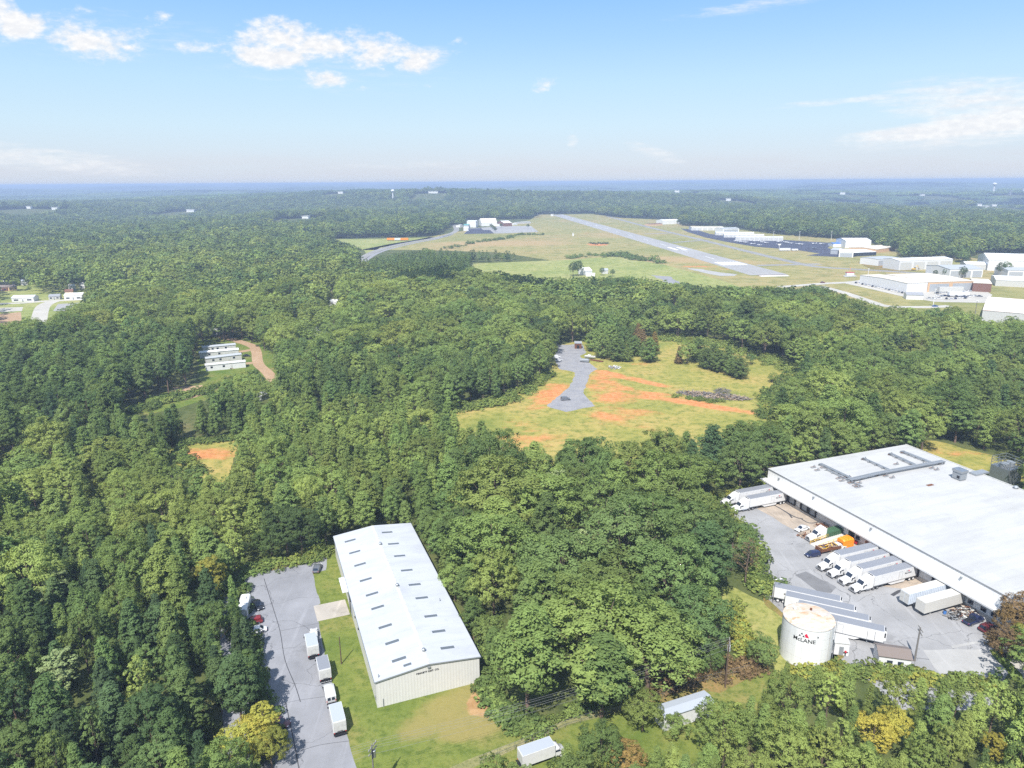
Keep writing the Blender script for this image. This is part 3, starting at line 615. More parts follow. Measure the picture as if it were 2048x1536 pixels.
def gn_scatter(name, pts, var, rot, scl, tint, variants):
    """one mass of woodland: leaves and stems set out on points"""
    me = bpy.data.meshes.new(name); n = len(pts); me.vertices.add(n); me.vertices.foreach_set('co', np.asarray(pts, np.float32).ravel())
    for nm, ty, dat in (('variant', 'INT', var), ('rot', 'FLOAT', rot), ('tint', 'FLOAT', tint)):
        a = me.attributes.new(nm, ty, 'POINT'); a.data.foreach_set('value', np.asarray(dat, np.int32 if ty == 'INT' else np.float32))
    a = me.attributes.new('scl', 'FLOAT_VECTOR', 'POINT'); a.data.foreach_set('vector', np.asarray(scl, np.float32).ravel())
    o = bpy.data.objects.new(name, me); COL.objects.link(o)
    ng = bpy.data.node_groups.new(name+'_scatter', 'GeometryNodeTree')
    ng.interface.new_socket('Geometry', in_out='INPUT', socket_type='NodeSocketGeometry'); ng.interface.new_socket('Geometry', in_out='OUTPUT', socket_type='NodeSocketGeometry')
    N_ = ng.nodes; L_ = ng.links; gi = N_.new('NodeGroupInput'); go = N_.new('NodeGroupOutput'); jn = N_.new('GeometryNodeJoinGeometry')
    def attr(nm, ty):
        q = N_.new('GeometryNodeInputNamedAttribute'); q.data_type = ty; q.inputs['Name'].default_value = nm; return q.outputs['Attribute']
    va, ro, sc = attr('variant', 'INT'), attr('rot', 'FLOAT'), attr('scl', 'FLOAT_VECTOR')
    cx = N_.new('ShaderNodeCombineXYZ'); L_.new(ro, cx.inputs[2])
    for i in sorted(set(int(x) for x in var)):
        oi = N_.new('GeometryNodeObjectInfo'); oi.inputs['Object'].default_value = variants[i]; oi.inputs['As Instance'].default_value = False
        cm = N_.new('FunctionNodeCompare'); cm.data_type = 'INT'; cm.operation = 'EQUAL'; L_.new(va, cm.inputs[2]); cm.inputs[3].default_value = i
        ip = N_.new('GeometryNodeInstanceOnPoints'); L_.new(gi.outputs[0], ip.inputs['Points']); L_.new(cm.outputs[0], ip.inputs['Selection'])
        g2 = N_.new('GeometryNodeGeometryToInstance'); L_.new(oi.outputs['Geometry'], g2.inputs[0])
        L_.new(oi.outputs['Geometry'], ip.inputs['Instance']); L_.new(cx.outputs[0], ip.inputs['Rotation']); L_.new(sc, ip.inputs['Scale'])
        N_.remove(g2); L_.new(ip.outputs[0], jn.inputs[0])
    L_.new(jn.outputs[0], go.inputs[0])
    md = o.modifiers.new('scatter', 'NODES'); md.node_group = ng; o['kind'] = 'stuff'
    return o

# ---------------------------------------------- where trees stand
def inside(poly, x, y):
    x = np.asarray(x); y = np.asarray(y); r = np.zeros(x.shape, bool); n = len(poly)
    for i in range(n):
        x1, y1 = poly[i]; x2, y2 = poly[(i+1) % n]
        if y1 == y2: continue
        c = ((y1 > y) != (y2 > y)) & (x < (x2-x1)*(y-y1)/(y2-y1)+x1); r ^= c
    return r
# open ground as seen in the photo: no tree stands in it or covers it
OPEN = [
 [(474, 1150), (640, 1112), (653, 1076), (812, 1050), (836, 1108), (852, 1130), (964, 1308), (966, 1362), (1000, 1392), (1012, 1440), (1050, 1452), (1130, 1447), (1262, 1400), (1320, 1384), (1400, 1366), (1500, 1342), (1530, 1350), (1440, 1380), (1430, 1405), (1426, 1412), (1372, 1440), (1326, 1440), (1326, 1400), (1250, 1420), (1130, 1462), (1126, 1485), (1090, 1500), (1050, 1512), (985, 1512), (880, 1540), (840, 1720), (560, 1720), (548, 1445), (532, 1380), (522, 1330), (527, 1290), (507, 1262), (499, 1210), (484, 1180)],
 [(900, 818), (950, 808), (1000, 805), (1060, 776), (1100, 750), (1120, 738), (1110, 700), (1115, 686), (1165, 686), (1320, 676), (1405, 680), (1450, 690), (1530, 715), (1592, 738), (1600, 748), (1566, 768), (1536, 790), (1530, 835), (1480, 832), (1440, 843), (1400, 856), (1300, 870), (1240, 880), (1170, 872), (1085, 886), (1000, 880), (985, 852), (930, 836)],
 [(1405, 1008), (1440, 992), (1530, 968), (1537, 934), (1808, 886), (1835, 893), (1842, 882), (1880, 884), (1960, 908), (2060, 932), (2120, 1180), (2048, 1192), (2035, 1200), (1995, 1215), (1985, 1280), (1990, 1300), (2028, 1342), (2010, 1345), (1960, 1352), (1900, 1334), (1830, 1332), (1805, 1342), (1770, 1338), (1740, 1318), (1700, 1318), (1660, 1324), (1600, 1326), (1562, 1300), (1556, 1250), (1530, 1275), (1470, 1238), (1446, 1178), (1490, 1180), (1530, 1195), (1520, 1150), (1500, 1095), (1480, 1050), (1445, 1020)],
 [(338, 894), (400, 883), (472, 879), (468, 900), (442, 945), (392, 950), (360, 915)],
 [(400, 782), (410, 795), (340, 812), (255, 834), (250, 818), (330, 790)],
 [(160, 978), (210, 974), (215, 992), (190, 1000)], [(-20, 908), (24, 903), (20, 918), (-20, 925)],
 [(398, 690), (480, 682), (515, 686), (525, 700), (545, 735), (552, 752), (530, 750), (505, 735), (500, 742), (470, 752), (440, 768), (412, 775), (402, 790), (355, 790), (350, 778), (408, 765), (412, 745), (400, 720)],
 [(-20, 592), (30, 590), (70, 588), (130, 588), (168, 590), (166, 602), (150, 612), (115, 622), (100, 635), (80, 642), (60, 620), (44, 615), (40, 645), (-20, 650)],
 [(650, 478), (800, 475), (870, 472), (905, 450), (915, 449), (922, 458), (930, 452), (930, 440), (1062, 438), (1075, 429), (1180, 427), (1240, 436), (1330, 439), (1370, 453), (1440, 451), (1540, 468), (1668, 478), (1741, 480), (1745, 495), (1795, 500), (1800, 520), (1905, 520), (1935, 530), (1950, 508), (2100, 508), (2100, 596), (1960, 604), (1890, 618), (1800, 616), (1740, 606), (1690, 588), (1640, 572), (1560, 574), (1430, 572), (1360, 566), (1320, 562), (1260, 553), (1200, 553), (1080, 556), (1050, 549), (955, 541), (940, 526), (1140, 518), (1148, 506), (900, 498), (850, 497), (760, 512), (735, 518), (722, 520), (716, 512), (735, 498), (690, 486)],
 [(1890, 606), (2100, 600), (2100, 640), (1960, 634), (1935, 620)],
]
OPEN.append([(1836, 892), (1842, 881), (1880, 883), (1960, 907), (2060, 931), (2060, 966), (2000, 957), (1900, 925), (1850, 900)])
for hx_, hy_, hw_, hh_ in ((422, 666, 14, 6), (660, 606, 13, 6), (668, 584, 12, 5), (775, 686, 15, 7), (640, 664, 12, 7), (524, 797, 7, 7), (575, 570, 10, 4), (8, 577, 18, 8), (28, 577, 12, 7), (52, 566, 9, 6), (147, 577, 10, 6), (166, 572, 7, 5), (500, 705, 20, 12), (470, 690, 10, 6), (720, 640, 16, 6), (590, 640, 12, 5), (330, 640, 10, 4), (250, 560, 12, 4)):
    OPEN.append([(hx_-hw_, hy_), (hx_, hy_-hh_), (hx_+hw_, hy_), (hx_, hy_+hh_)])
OPEN_G = [p_ for k, p_ in enumerate(OPEN) if k not in (0, 2)]+[
 [(474, 1150), (640, 1112), (652, 1100), (692, 1230), (755, 1416), (960, 1365), (975, 1375)]+OPEN[0][7:],
 [(1405, 1008), (1440, 992), (1535, 968), (1580, 1000), (1700, 1060), (1900, 1160), (2100, 1260), (2060, 1300), (2030, 1345), (1960, 1352), (1900, 1335), (1830, 1335), (1790, 1335), (1660, 1325), (1600, 1330), (1556, 1300), (1530, 1275), (1470, 1238), (1446, 1178), (1490, 1180), (1530, 1195), (1520, 1150), (1500, 1095), (1480, 1050), (1445, 1020)],
 [(1842, 882), (1880, 884), (1960, 908), (2060, 932), (2060, 966), (1990, 957), (1900, 926), (1850, 902)]]
OPEN_W = [[tuple(P(x, y)[:2]) for x, y in poly] for poly in OPEN_G]
# buildings that a nearer tree may not hide, with the ground they stand on
def keep_ok(X, Y, hgt, rad):
    ok = np.ones(len(X), bool)
    for fx, fz in [(0, .97), (0, .02)]+[(q, z) for z in (.85, .7, .55, .4, .27) for q in (-.85, -.42, 0, .42, .85)]:
        px_, py_ = proj(X+fx*rad, Y, hgt*fz)
        for k, poly in enumerate(OPEN):
            ins = inside(poly, px_, py_)
            if k == 0 or k == 2:       # tall buildings inside: trees that stand behind them stay
                ins &= ~BEHIND[k](X, Y)
            ok &= ~ins
    return ok
wA = P(1537, 937, 8.3); ux = Vector((math.sin(math.radians(69.6)), math.cos(math.radians(69.6)), 0)); uy = Vector((-ux.y, ux.x, 0))   # warehouse axes
def shed_behind(X, Y):
    o = shed_o; dx = X-o.x; dy = Y-o.y
    a = dx*math.cos(SA)+dy*math.sin(SA); b = -dx*math.sin(SA)+dy*math.cos(SA)
    return (b > 66) | ((a > 23.5) & (b > 8))
def wh_behind(X, Y):
    dx = X-wA.x; dy = Y-wA.y; a = dx*ux.x+dy*ux.y; b = dx*uy.x+dy*uy.y
    return ((b > 3) & (a > -6)) | (a > 63)
BEHIND = {0: shed_behind, 2: wh_behind}
def foot_ok(X, Y):
    ok = np.ones(len(X), bool)
    for poly in OPEN_W: ok &= ~inside(poly, X, Y)
    o = shed_o; dx = X-o.x; dy = Y-o.y; a = dx*math.cos(SA)+dy*math.sin(SA); b = -dx*math.sin(SA)+dy*math.cos(SA)
    ok &= ~((a > -3) & (a < 24.0) & (b > -3) & (b < 66.5))
    dx = X-wA.x; dy = Y-wA.y; a = dx*ux.x+dy*ux.y; b = dx*uy.x+dy*uy.y
    ok &= ~((a > -20) & (a < 64) & (b > -95) & (b < 2.5))
    return ok
# stands: photo region of the crowns -> (mix of kinds, tint mean, tint spread, height mean, height spread)
STANDS = [
 ([(-50, 1070), (330, 1075), (470, 1110), (500, 1200), (545, 1420), (560, 1700), (-300, 1700)], dict(cedar=.5, conepine=.16, pine=.16, broad=.10, poplar=.08), .27, .22, 13.5, 2.4, .92),
 ([(-50, 900), (120, 880), (330, 900), (470, 1000), (480, 1110), (330, 1080), (-50, 1080)], dict(pine=.25, conepine=.35, broad=.3, poplar=.1), .6, .15, 12, 2, 1.15),
 ([(-50, 690), (400, 670), (410, 770), (330, 800), (150, 850), (-50, 910)], dict(tallpine=.75, pine=.2, broad=.05), .34, .10, 20, 2.0, 1.15),
 ([(120, 780), (475, 770), (480, 880), (330, 900), (120, 880)], dict(conepine=.75, pine=.25), .42, .10, 15, 1.0, 1.0),
 ([(470, 780), (900, 800), (990, 860), (820, 1050), (650, 1070), (480, 1100), (440, 940)], dict(conepine=.62, pine=.26, broad=.12), .56, .10, 13, 1.5, 1.05),
 ([(550, 690), (820, 720), (1110, 690), (1110, 760), (1000, 805), (900, 815), (560, 790)], dict(pine=.5, conepine=.35, broad=.15), .42, .12, 17, 1.2, 1.05),
 ([(960, 860), (1320, 870), (1560, 840), (1530, 1000), (1440, 1180), (1200, 1000), (960, 930)], dict(pine=.35, conepine=.25, broad=.35, cedar=.05), .44, .18, 16, 3, 1.3),
 ([(830, 1060), (1200, 950), (1330, 1010), (1450, 1180), (1450, 1300), (1130, 1460), (980, 1400)], dict(pine=.58, tallpine=.08, broad=.26, poplar=.08), .45, .18, 18, 3, 1.42),
 ([(1000, 1480), (1300, 1420), (1500, 1370), (1560, 1310), (1800, 1320), (2100, 1330), (2300, 1800), (700, 1800)], dict(pine=.25, conepine=.3, broad=.35, poplar=.1), .64, .2, 9.8, 2, .88),
 ([(1540, 700), (2100, 680), (2100, 920), (1840, 880), (1560, 930)], dict(pine=.35, conepine=.25, broad=.4), .44, .16, 16, 3, 1.3),
 ([(1080, 580), (2100, 640), (2100, 700), (1600, 730), (1330, 680), (1090, 690)], dict(broad=.68, pine=.16, poplar=.16), .54, .22, 16, 4, 1.25),
 ([(640, 560), (1090, 560), (1100, 690), (640, 720)], dict(broad=.8, pine=.1, poplar=.1), .58, .22, 16.5, 4, 1.35),
 ([(740, 505), (1150, 505), (1150, 530), (900, 550), (700, 550)], dict(conepine=.9, broad=.1), .34, .08, 13, 1.0, 1.0),
]
KINDS = ['pine', 'tallpine', 'cedar', 'broad', 'poplar', 'conepine']
def stand_attrs(X, Y, rng):
    n = len(X); kind = np.full(n, 3); tint = np.full(n, .45); hgt = np.full(n, 15.0); wid = np.ones(n); done = np.zeros(n, bool)
    px_, py_ = proj(X, Y, 11.0); low = .6*np.sin(X*.021+1.3*np.sin(Y*.013))*np.cos(Y*.017+X*.006)+.5*np.sin(X*.008+2*np.sin(Y*.006))*np.cos(Y*.0055-X*.004)+.45*np.sin(X*.055+Y*.02)*np.cos(Y*.05-X*.012)
    for poly, mixk, t0, ts, h0, hs, wd_ in STANDS+[(None, dict(broad=.66, pine=.2, poplar=.14), .47, .24, 16.5, 4.2, 1.3)]:
        sel = ~done if poly is None else (inside(poly, px_, py_) & ~done)
        k = sel.sum()
        if k == 0: continue
        pr = np.array([mixk.get(q, 0) for q in KINDS]); pr = pr/pr.sum()
        kk = rng.choice(6, k, p=pr); kind[sel] = kk
        tint[sel] = t0+rng.normal(size=k)*ts*.85+low[sel]*ts*.6+np.where((kk == 3) | (kk == 4), .07, -.03); hgt[sel] = h0+rng.normal(size=k)*hs*.8+low[sel]*hs*.5; q_ = np.clip(rng.normal(size=k), -1.8, 2.2); wid[sel] = wd_*(1+.2*q_); hgt[sel] += q_*hs*.35
        done |= sel
    tint = tint-.14*np.clip((Y-800)/700, 0, 1)
    return kind, np.clip(np.where(tint > .62, .62+(tint-.62)*.4, tint), 0, .76), np.clip(hgt, 5, 26), wid
RADK = np.array([3.1, 3.2, 2.7, 4.4, 3.0, 3.0]); BASEH = np.array([TREE_H[k] for k in KINDS])
# near woods
def near_woods():
    rng = np.random.default_rng(5); c = 4.0
    xs = np.arange(-640, 640, c); ys = np.arange(62, 905, c); X, Y = np.meshgrid(xs, ys); X = X.ravel()+rng.uniform(-1.7, 1.7, X.size); Y = Y.ravel()+rng.uniform(-1.7, 1.7, Y.size)
    k = (np.abs(X) < .80*Y+38); X, Y = X[k], Y[k]
    kind, tint, hgt, wid = stand_attrs(X, Y, rng)
    s = hgt/BASEH[kind]; rad = RADK[kind]*np.sqrt(s)*np.where(hgt < 12, .9, 1)*wid
    ok = foot_ok(X, Y) & keep_ok(X, Y, hgt, rad)
    X, Y, kind, tint, hgt, rad, wid = (a[ok] for a in (X, Y, kind, tint, hgt, rad, wid))
    order = rng.permutation(len(X)); order = order[np.argsort(-(rad[order]+rng.uniform(0, 1.6, len(order))), kind='stable')]; cell = {}; keep = []
    for i in order:
        x, y, r = X[i], Y[i], rad[i]; cx, cy = int(x//6), int(y//6); good = True
        for a in (-1, 0, 1):
            for b in (-1, 0, 1):
                for j in cell.get((cx+a, cy+b), ()):
                    if (X[j]-x)**2+(Y[j]-y)**2 < (.78*(r+rad[j]))**2: good = False; break
                if not good: break
            if not good: break
        if good: cell.setdefault((cx, cy), []).append(i); keep.append(i)
    keep = np.array(keep)
    return [a[keep] for a in (X, Y, kind, tint, hgt, rad, wid)]
# ---------------------------------------------- single trees with labels of their own
ORD = ['nearest', 'second nearest', 'third nearest', 'fourth nearest', 'fifth nearest', 'sixth nearest', 'seventh nearest', 'eighth nearest', 'ninth nearest', 'tenth nearest'] + ['%dth nearest' % i for i in range(11, 60)]
def q2(x, y, z=0): p = P(x, y, z); return (p.x, p.y)
MARKS = [('the white water tank', q2(1617, 1318)), ('the shed gable with lettering', q2(860, 1390)), ('the far shed gable', q2(730, 1085)), ('the white shed roof', q2(850, 1230)),
 ('the concrete pad', q2(660, 1222)), ('the black sedan', q2(516, 1209)), ('the maroon car', q2(555, 1447)), ('the white passenger van', q2(656, 1390)),
 ('the near car park end', q2(560, 1530)), ('the far car park corner', q2(480, 1155)), ('the white transformer pole', q2(1450, 1375)), ('the long white trailer', q2(1375, 1420)), ('the bottom box truck', q2(1085, 1495)),
 ('the brown roofed hut', q2(1790, 1325)), ('the yard entrance pole', q2(1829, 1325)), ('the navy pickup', q2(1944, 1244)), ('the far warehouse corner', q2(1530, 980)),
 ('the grass slope', q2(1546, 1200)), ('the blue hatchback', q2(1624, 1110)), ('the gravel track car', q2(1132, 800)), ('the brush pile', q2(1430, 790)), ('the dark shed', q2(1156, 692)),
 ('the small orange field', q2(410, 905)), ('the white mobile homes', q2(440, 735)), ("the clearing's right end", q2(1540, 800)), ("the clearing's left tip", q2(930, 825)), ('the cooling tower', q2(2010, 950)), ("the photo's bottom right corner", q2(2030, 1520)), ("the photo's bottom left corner", q2(15, 1520)), ("the photo's lower left edge", q2(10, 1250)), ('the small green gap', q2(185, 985))]
MK = np.array([m[1] for m in MARKS])
def word_tint(t, kind):
    if kind == 'brown' or kind == 'brownpine': return 'brown'
    if kind == 'pale': return 'silvery'
    return 'dark bluish green' if t < .2 else 'dark green' if t < .38 else 'mid green' if t < .56 else 'light green' if t < .74 else 'yellow green'
SPEC = {'conepine': ('conifer_tree', 'conifer', 'pointed conifers of the near woods'), 'openpine': ('pine_tree', 'pine', 'pine trees of the near woods'), 'pine': ('pine_tree', 'pine', 'pine trees of the near woods'), 'tallpine': ('pine_tree', 'pine', 'pine trees of the near woods'), 'cedar': ('conifer_tree', 'conifer', 'pointed conifers of the near woods'), 'brownpine': ('dead_conifer', 'dead conifer', None),
        'broad': ('broadleaf_tree', 'broadleaf tree', 'broadleaf trees of the near woods'), 'poplar': ('broadleaf_tree', 'broadleaf tree', 'broadleaf trees of the near woods'), 'brown': ('browning_tree', 'browning tree', None), 'pale': ('broadleaf_tree', 'broadleaf tree', 'broadleaf trees of the near woods'), 'bare': ('bare_tree', 'bare tree', None)}
FORM = {'pine': 'rounded pine', 'conepine': 'cone shaped conifer', 'openpine': 'broad open grown pine', 'tallpine': 'tall pine', 'cedar': 'pointed conifer', 'broad': 'bushy broadleaf tree', 'poplar': 'upright broadleaf tree', 'brown': 'broadleaf tree with browning leaves', 'brownpine': 'dying conifer', 'pale': 'pale leaved broadleaf tree', 'bare': 'nearly leafless tree'}
singles = []      # (x, y, kind, tint, height, rad)
def st_(x, y, kind, tint, h, z=0.0):
    p = P(x, y, z); singles.append((p.x, p.y, kind, tint, h, RADK[min(4, dict(pine=0, openpine=3, tallpine=1, cedar=2, broad=3, poplar=4).get(kind, 3))]*math.sqrt(h/TREE_H[kind])))
# the clump and row of trees that stand in the clearing
for x, y, k, t, h in [(1187, 702, 'openpine', .5, 13), (1205, 716, 'openpine', .45, 14), (1233, 722, 'openpine', .42, 13), (1253, 723, 'openpine', .55, 8), (1298, 724, 'openpine', .42, 13.5), (1222, 700, 'openpine', .5, 15), (1245, 702, 'openpine', .4, 15), (1268, 712, 'openpine', .42, 12), (1208, 690, 'openpine', .48, 14), (1285, 700, 'brownpine', .5, 13), (1308, 702, 'brownpine', .8, 12), (1275, 690, 'brownpine', .6, 14),
                      (1357, 727, 'brownpine', .3, 10), (1374, 728, 'broad', .55, 13), (1394, 722, 'openpine', .4, 13), (1412, 737, 'openpine', .36, 11), (1436, 744, 'openpine', .38, 12), (1455, 738, 'openpine', .42, 12), (1478, 757, 'openpine', .36, 11), (1425, 727, 'openpine', .42, 11), (1500, 729, 'broad', .2, 6), (1462, 750, 'openpine', .42, 9), (1545, 765, 'broad', .62, 5)]: st_(x, y, k, t, h)
# trees with a clear place of their own
for x, y, k, t, h, z in [(1490, 1170, 'bare', .5, 13, 0), (1462, 1140, 'broad', .22, 13, 0), (1432, 1110, 'broad', .22, 13, 0), (1508, 1178, 'broad', .55, 3.6, 0), (1524, 1338, 'broad', .33, 7.4, 0), (1420, 1345, 'broad', .36, 6.5, 0), (575, 1112, 'broad', .18, 15, 0), (605, 1108, 'broad', .2, 14, 0), (545, 1120, 'broad', .3, 10, 0),
                         (507, 1465, 'broad', .95, 9, 6), (525, 1440, 'poplar', .92, 11, 7), (480, 1480, 'broad', .9, 9, 6), (540, 1500, 'broad', .85, 8, 4), (2030, 1258, 'brown', .7, 10, 4), (2045, 1230, 'brown', .4, 11, 6), (2020, 1290, 'brown', .2, 8, 4), (2050, 1290, 'broad', .85, 8, 4),
                         (1252, 1548, 'brown', .85, 6.5, 0), (1050, 1600, 'pale', .4, 7, 0), (1750, 1450, 'broad', .97, 8, 6), (1790, 1440, 'broad', .95, 8, 6), (1990, 1480, 'poplar', .97, 8, 6), (1190, 1000, 'bare', .1, 13, 8), (1110, 965, 'pale', .3, 17, 12), (1240, 1030, 'pale', .15, 18, 13), (1300, 1060, 'pale', .1, 18, 13), (1170, 1090, 'pale', .2, 18, 13),
                         (110, 1175, 'pale', .2, 13, 8), (120, 1350, 'pale', .2, 12, 6), (115, 1400, 'pale', .1, 11, 6), (420, 1150, 'poplar', .9, 14, 8), (1285, 1462, 'broad', .6, 8.5, 0), (1352, 1478, 'broad', .5, 5, 0), (1200, 1540, 'broad', .42, 9.5, 0)]: st_(x, y, k, t, h, z)
for i in range(11):       # the wood presses against the back wall of the shed
    bb = 3+i*5.6; aa = 25.4+1.2*math.sin(i*2.3); sx_, sy_ = shed_o.x+aa*math.cos(SA)-bb*math.sin(SA), shed_o.y+aa*math.sin(SA)+bb*math.cos(SA)
    k_ = ('pine', 'broad', 'pine', 'cedar')[i % 4]; hh = (10, 9, 11, 8, 12, 10, 13, 9, 14, 13, 12)[i]; singles.append((sx_, sy_, k_, (.4, .5, .34, .55)[i % 4], hh, 2.6))
WX, WY, WK, WT, WH, WR, WW = near_woods()
if singles:       # make room for them
    sx = np.array([s[0] for s in singles]); sy = np.array([s[1] for s in singles]); sr_ = np.array([s[5] for s in singles])
    d = np.hypot(WX[:, None]-sx[None], WY[:, None]-sy[None]); far_enough = (d > (.75*(sr_[None]+WR[:, None]*.5))).all(1)
    WX, WY, WK, WT, WH, WR, WW = (a[far_enough] for a in (WX, WY, WK, WT, WH, WR, WW))
# the trees that show largest stand as objects of their own
tx, ty = proj(WX, WY, WH*.85); inview = (tx > -15) & (tx < 2063) & (ty > 300) & (ty < 1545)
dist = np.sqrt(WX**2+WY**2+80**2); score = np.where(inview, WR*np.sqrt(WH)/dist, 0)
own = np.zeros(len(WX), bool); QUOTA = {'pine': 262, 'broad': 262, 'cedar': 280}
fam = np.array(['pine', 'pine', 'cedar', 'broad', 'broad', 'cedar'])[WK]
for f_, nmax in QUOTA.items():
    idx = np.where((fam == f_) & (score > 0))[0]; idx = idx[np.argsort(-score[idx])][:nmax]; own[idx] = True
allt = [(WX[i], WY[i], KINDS[WK[i]], WT[i], WH[i], WW[i]) for i in np.where(own)[0]]+[s[:5]+(1.15,) for s in singles]
groups = {}
for i, t in enumerate(allt):
    dx = t[0]-MK[:, 0]; dy = t[1]-MK[:, 1]; m = int(np.argmin(dx*dx+dy*dy)); dx, dy = dx[m], dy[m]
    side = ('right of' if dx > 0 else 'left of') if abs(dx) > abs(dy) else ('behind' if dy > 0 else 'in front of')
    if "photo's" in MARKS[m][0]: side = 'to'
    groups.setdefault((m, side, FORM[t[2]]), []).append((dx*dx+dy*dy, i))
LAB = {}
for (m, side, form), lst in groups.items():
    lst.sort()
    for r, (_, i) in enumerate(lst):
        t = allt[i]; LAB[i] = '%s %s, %s %s' % (word_tint(t[3], t[2]), form, ORD[r], side+' '+MARKS[m][0])
rt = random.Random(3)
for i, (x, y, k, t, h, w_) in enumerate(allt):
    nm, cat, grp = SPEC[k]; s = h/TREE_H[k]; wd = (s**.8 if h < 12 else s**.6)*w_
    e = thing(nm, LAB[i], cat, (x, y, 0), rt.uniform(0, 6.28), grp); e.scale = (wd*rt.uniform(.9, 1.12), wd*rt.uniform(.9, 1.12), s)
    cm, tm = rt.choice(NEAR[k])
    c = bpy.data.objects.new('crown', cm); COL.objects.link(c); c.parent = e; c['tint'] = float(t)
    tr = bpy.data.objects.new('trunk', tm); COL.objects.link(tr); tr.parent = e
# the rest of the woods
rng = np.random.default_rng(8); rest = ~own
pts, var, rot, scl, tin = [], [], [], [], []
def put_var(kk, hh, tt, x, y, z, lodfar, wid=1.0):
    k = KINDS[kk]; lst = VIDX[(k, 2 if lodfar else 1)]; s = hh/TREE_H[k]; w = (s**.8 if hh < 12 else s**.6)*wid
    pts.append((x, y, z)); var.append(lst[int(rng.integers(len(lst)))]); rot.append(rng.uniform(0, 6.28)); q = rng.uniform(.9, 1.12); scl.append((w*q, w*q, s)); tin.append(tt)
for i in np.where(rest)[0]: put_var(WK[i], WH[i], WT[i], WX[i], WY[i], -.05, WY[i] > 520, WW[i])
# farther woods out to three kilometres
c = 10.0; xs = np.arange(-2600, 2600, c); ys = np.arange(900, 3200, c); X, Y = np.meshgrid(xs, ys); X = X.ravel()+rng.uniform(-4.4, 4.4, X.size); Y = Y.ravel()+rng.uniform(-4.4, 4.4, Y.size)
k_ = (np.abs(X) < .78*Y+40) & (rng.uniform(size=X.size) < np.where(Y > 2000, .75, .95)); X, Y = X[k_], Y[k_]
kind, tint, hgt, wid = stand_attrs(X, Y, rng); rad = RADK[kind]; ok = foot_ok(X, Y) & keep_ok(X, Y, hgt+terrain(X, Y), rad*1.2)
for (kx, ky) in KNOLLS: ok &= ~((np.abs(X-kx) < 75) & (Y > ky-260) & (Y < ky+45))
X, Y, kind, tint, hgt, wid = (a[ok] for a in (X, Y, kind, tint, hgt, wid)); Z = terrain(X, Y)
fat = np.where(Y > 2000, 1.45, 1.25)
for i in range(len(X)):
    put_var(kind[i], hgt[i], tint[i], X[i], Y[i], Z[i]-.1, True, wid[i]); s = scl[-1]; scl[-1] = (s[0]*fat[i], s[1]*fat[i], s[2]*1.05)
gn_scatter('woodland', pts, var, rot, scl, tin, VAR)
print('trees: own', len(allt), 'woodland', len(pts))
# bushes along the edges and under the trees
bp, bv, br, bs, bt = [], [], [], [], []
def bushes(path, n, spread, smin=.5, smax=1.3, tint=(.3, .8)):
    for _ in range(n):
        i = int(rng.integers(len(path)-1)); q = rng.uniform(); a, b = path[i], path[i+1]
        x = a[0]+(b[0]-a[0])*q+rng.normal()*spread; y = a[1]+(b[1]-a[1])*q+rng.normal()*spread
        s = rng.uniform(smin, smax); bp.append((x, y, -.1)); bv.append(VIDX[('bush', 1)][int(rng.integers(2))]); br.append(rng.uniform(0, 6.28)); bs.append((s*rng.uniform(.8, 1.4), s*rng.uniform(.8, 1.4), s*rng.uniform(.6, 1.1))); bt.append(rng.uniform(*tint))
bushes(px((905, 822), (950, 812), (1000, 806), (1060, 775), (1100, 748)), 260, 2.0, .5, 1.3, (.5, .8)); bushes(px((1320, 678), (1405, 684), (1450, 692), (1530, 716), (1595, 742)), 420, 4.0, .5, 1.2, (.55, .8)); bushes(px((1590, 745), (1560, 775), (1535, 800), (1530, 840)), 160, 2.5)
bushes(px((470, 1150), (540, 1132), (620, 1118), (650, 1100)), 150, 1.4, .4, .9, (.4, .8)); bushes(px((468, 1150), (480, 1200), (500, 1300), (520, 1400), (545, 1500)), 160, 1.2, .4, 1.0, (.2, .5))
bushes(px((970, 1300), (975, 1370), (1010, 1440), (1070, 1462)), 140, 1.2, .4, 1.1, (.3, .6)); bushes(px((1060, 1452), (1130, 1432), (1200, 1410), (1300, 1372), (1380, 1350)), 45, .6, .3, .7, (.4, .7)); bushes(px((1461, 1222), (1477, 1262), (1490, 1305)), 120, .9, .35, .9, (.72, .95))
bushes(px((1408, 1008), (1445, 1025), (1480, 1060), (1505, 1110), (1522, 1160), (1526, 1190)), 170, 1.4, .5, 1.2, (.35, .8)); bushes(px((1530, 972), (1420, 1000), (1400, 1004)), 60, 1.3, .4, .9, (.5, .9)); bushes(px((1590, 1350), (1700, 1346), (1800, 1356), (1900, 1368), (2000, 1380)), 150, 1.2, .4, .9, (.5, .9))
bushes(px((405, 785), (330, 803), (250, 828)), 120, 2.5, .5, 1.3, (.3, .75)); bushes(px((395, 790), (440, 772), (480, 755), (510, 745)), 60, 2.0, .5, 1.1); bushes(px((340, 888), (400, 884), (470, 880)), 90, 1.2, .4, 1.0, (.3, .7)); bushes(px((355, 900), (395, 950)), 40, 1.5); bushes(px((150, 985), (220, 972), (225, 1000)), 60, 2.5, .5, 1.2, (.6, .95)); bushes(px((1340, 792), (1400, 800), (1440, 805)), 26, 1.2, .4, .8, (.4, .7))
bushes(px((900, 497), (960, 484), (1010, 478), (1040, 470), (1090, 470)), 90, 3.0, 1.0, 2.0, (.3, .6)); bushes(px((1225, 514), (1245, 512), (1262, 517), (1290, 521), (1330, 528)), 40, 5.0, 1.5, 3.0, (.3, .5)); bushes(px((1140, 518), (1180, 511), (1220, 513)), 30, 3.0, 1.0, 2.0, (.4, .6))
gn_scatter('undergrowth', bp, bv, br, bs, bt, VAR)
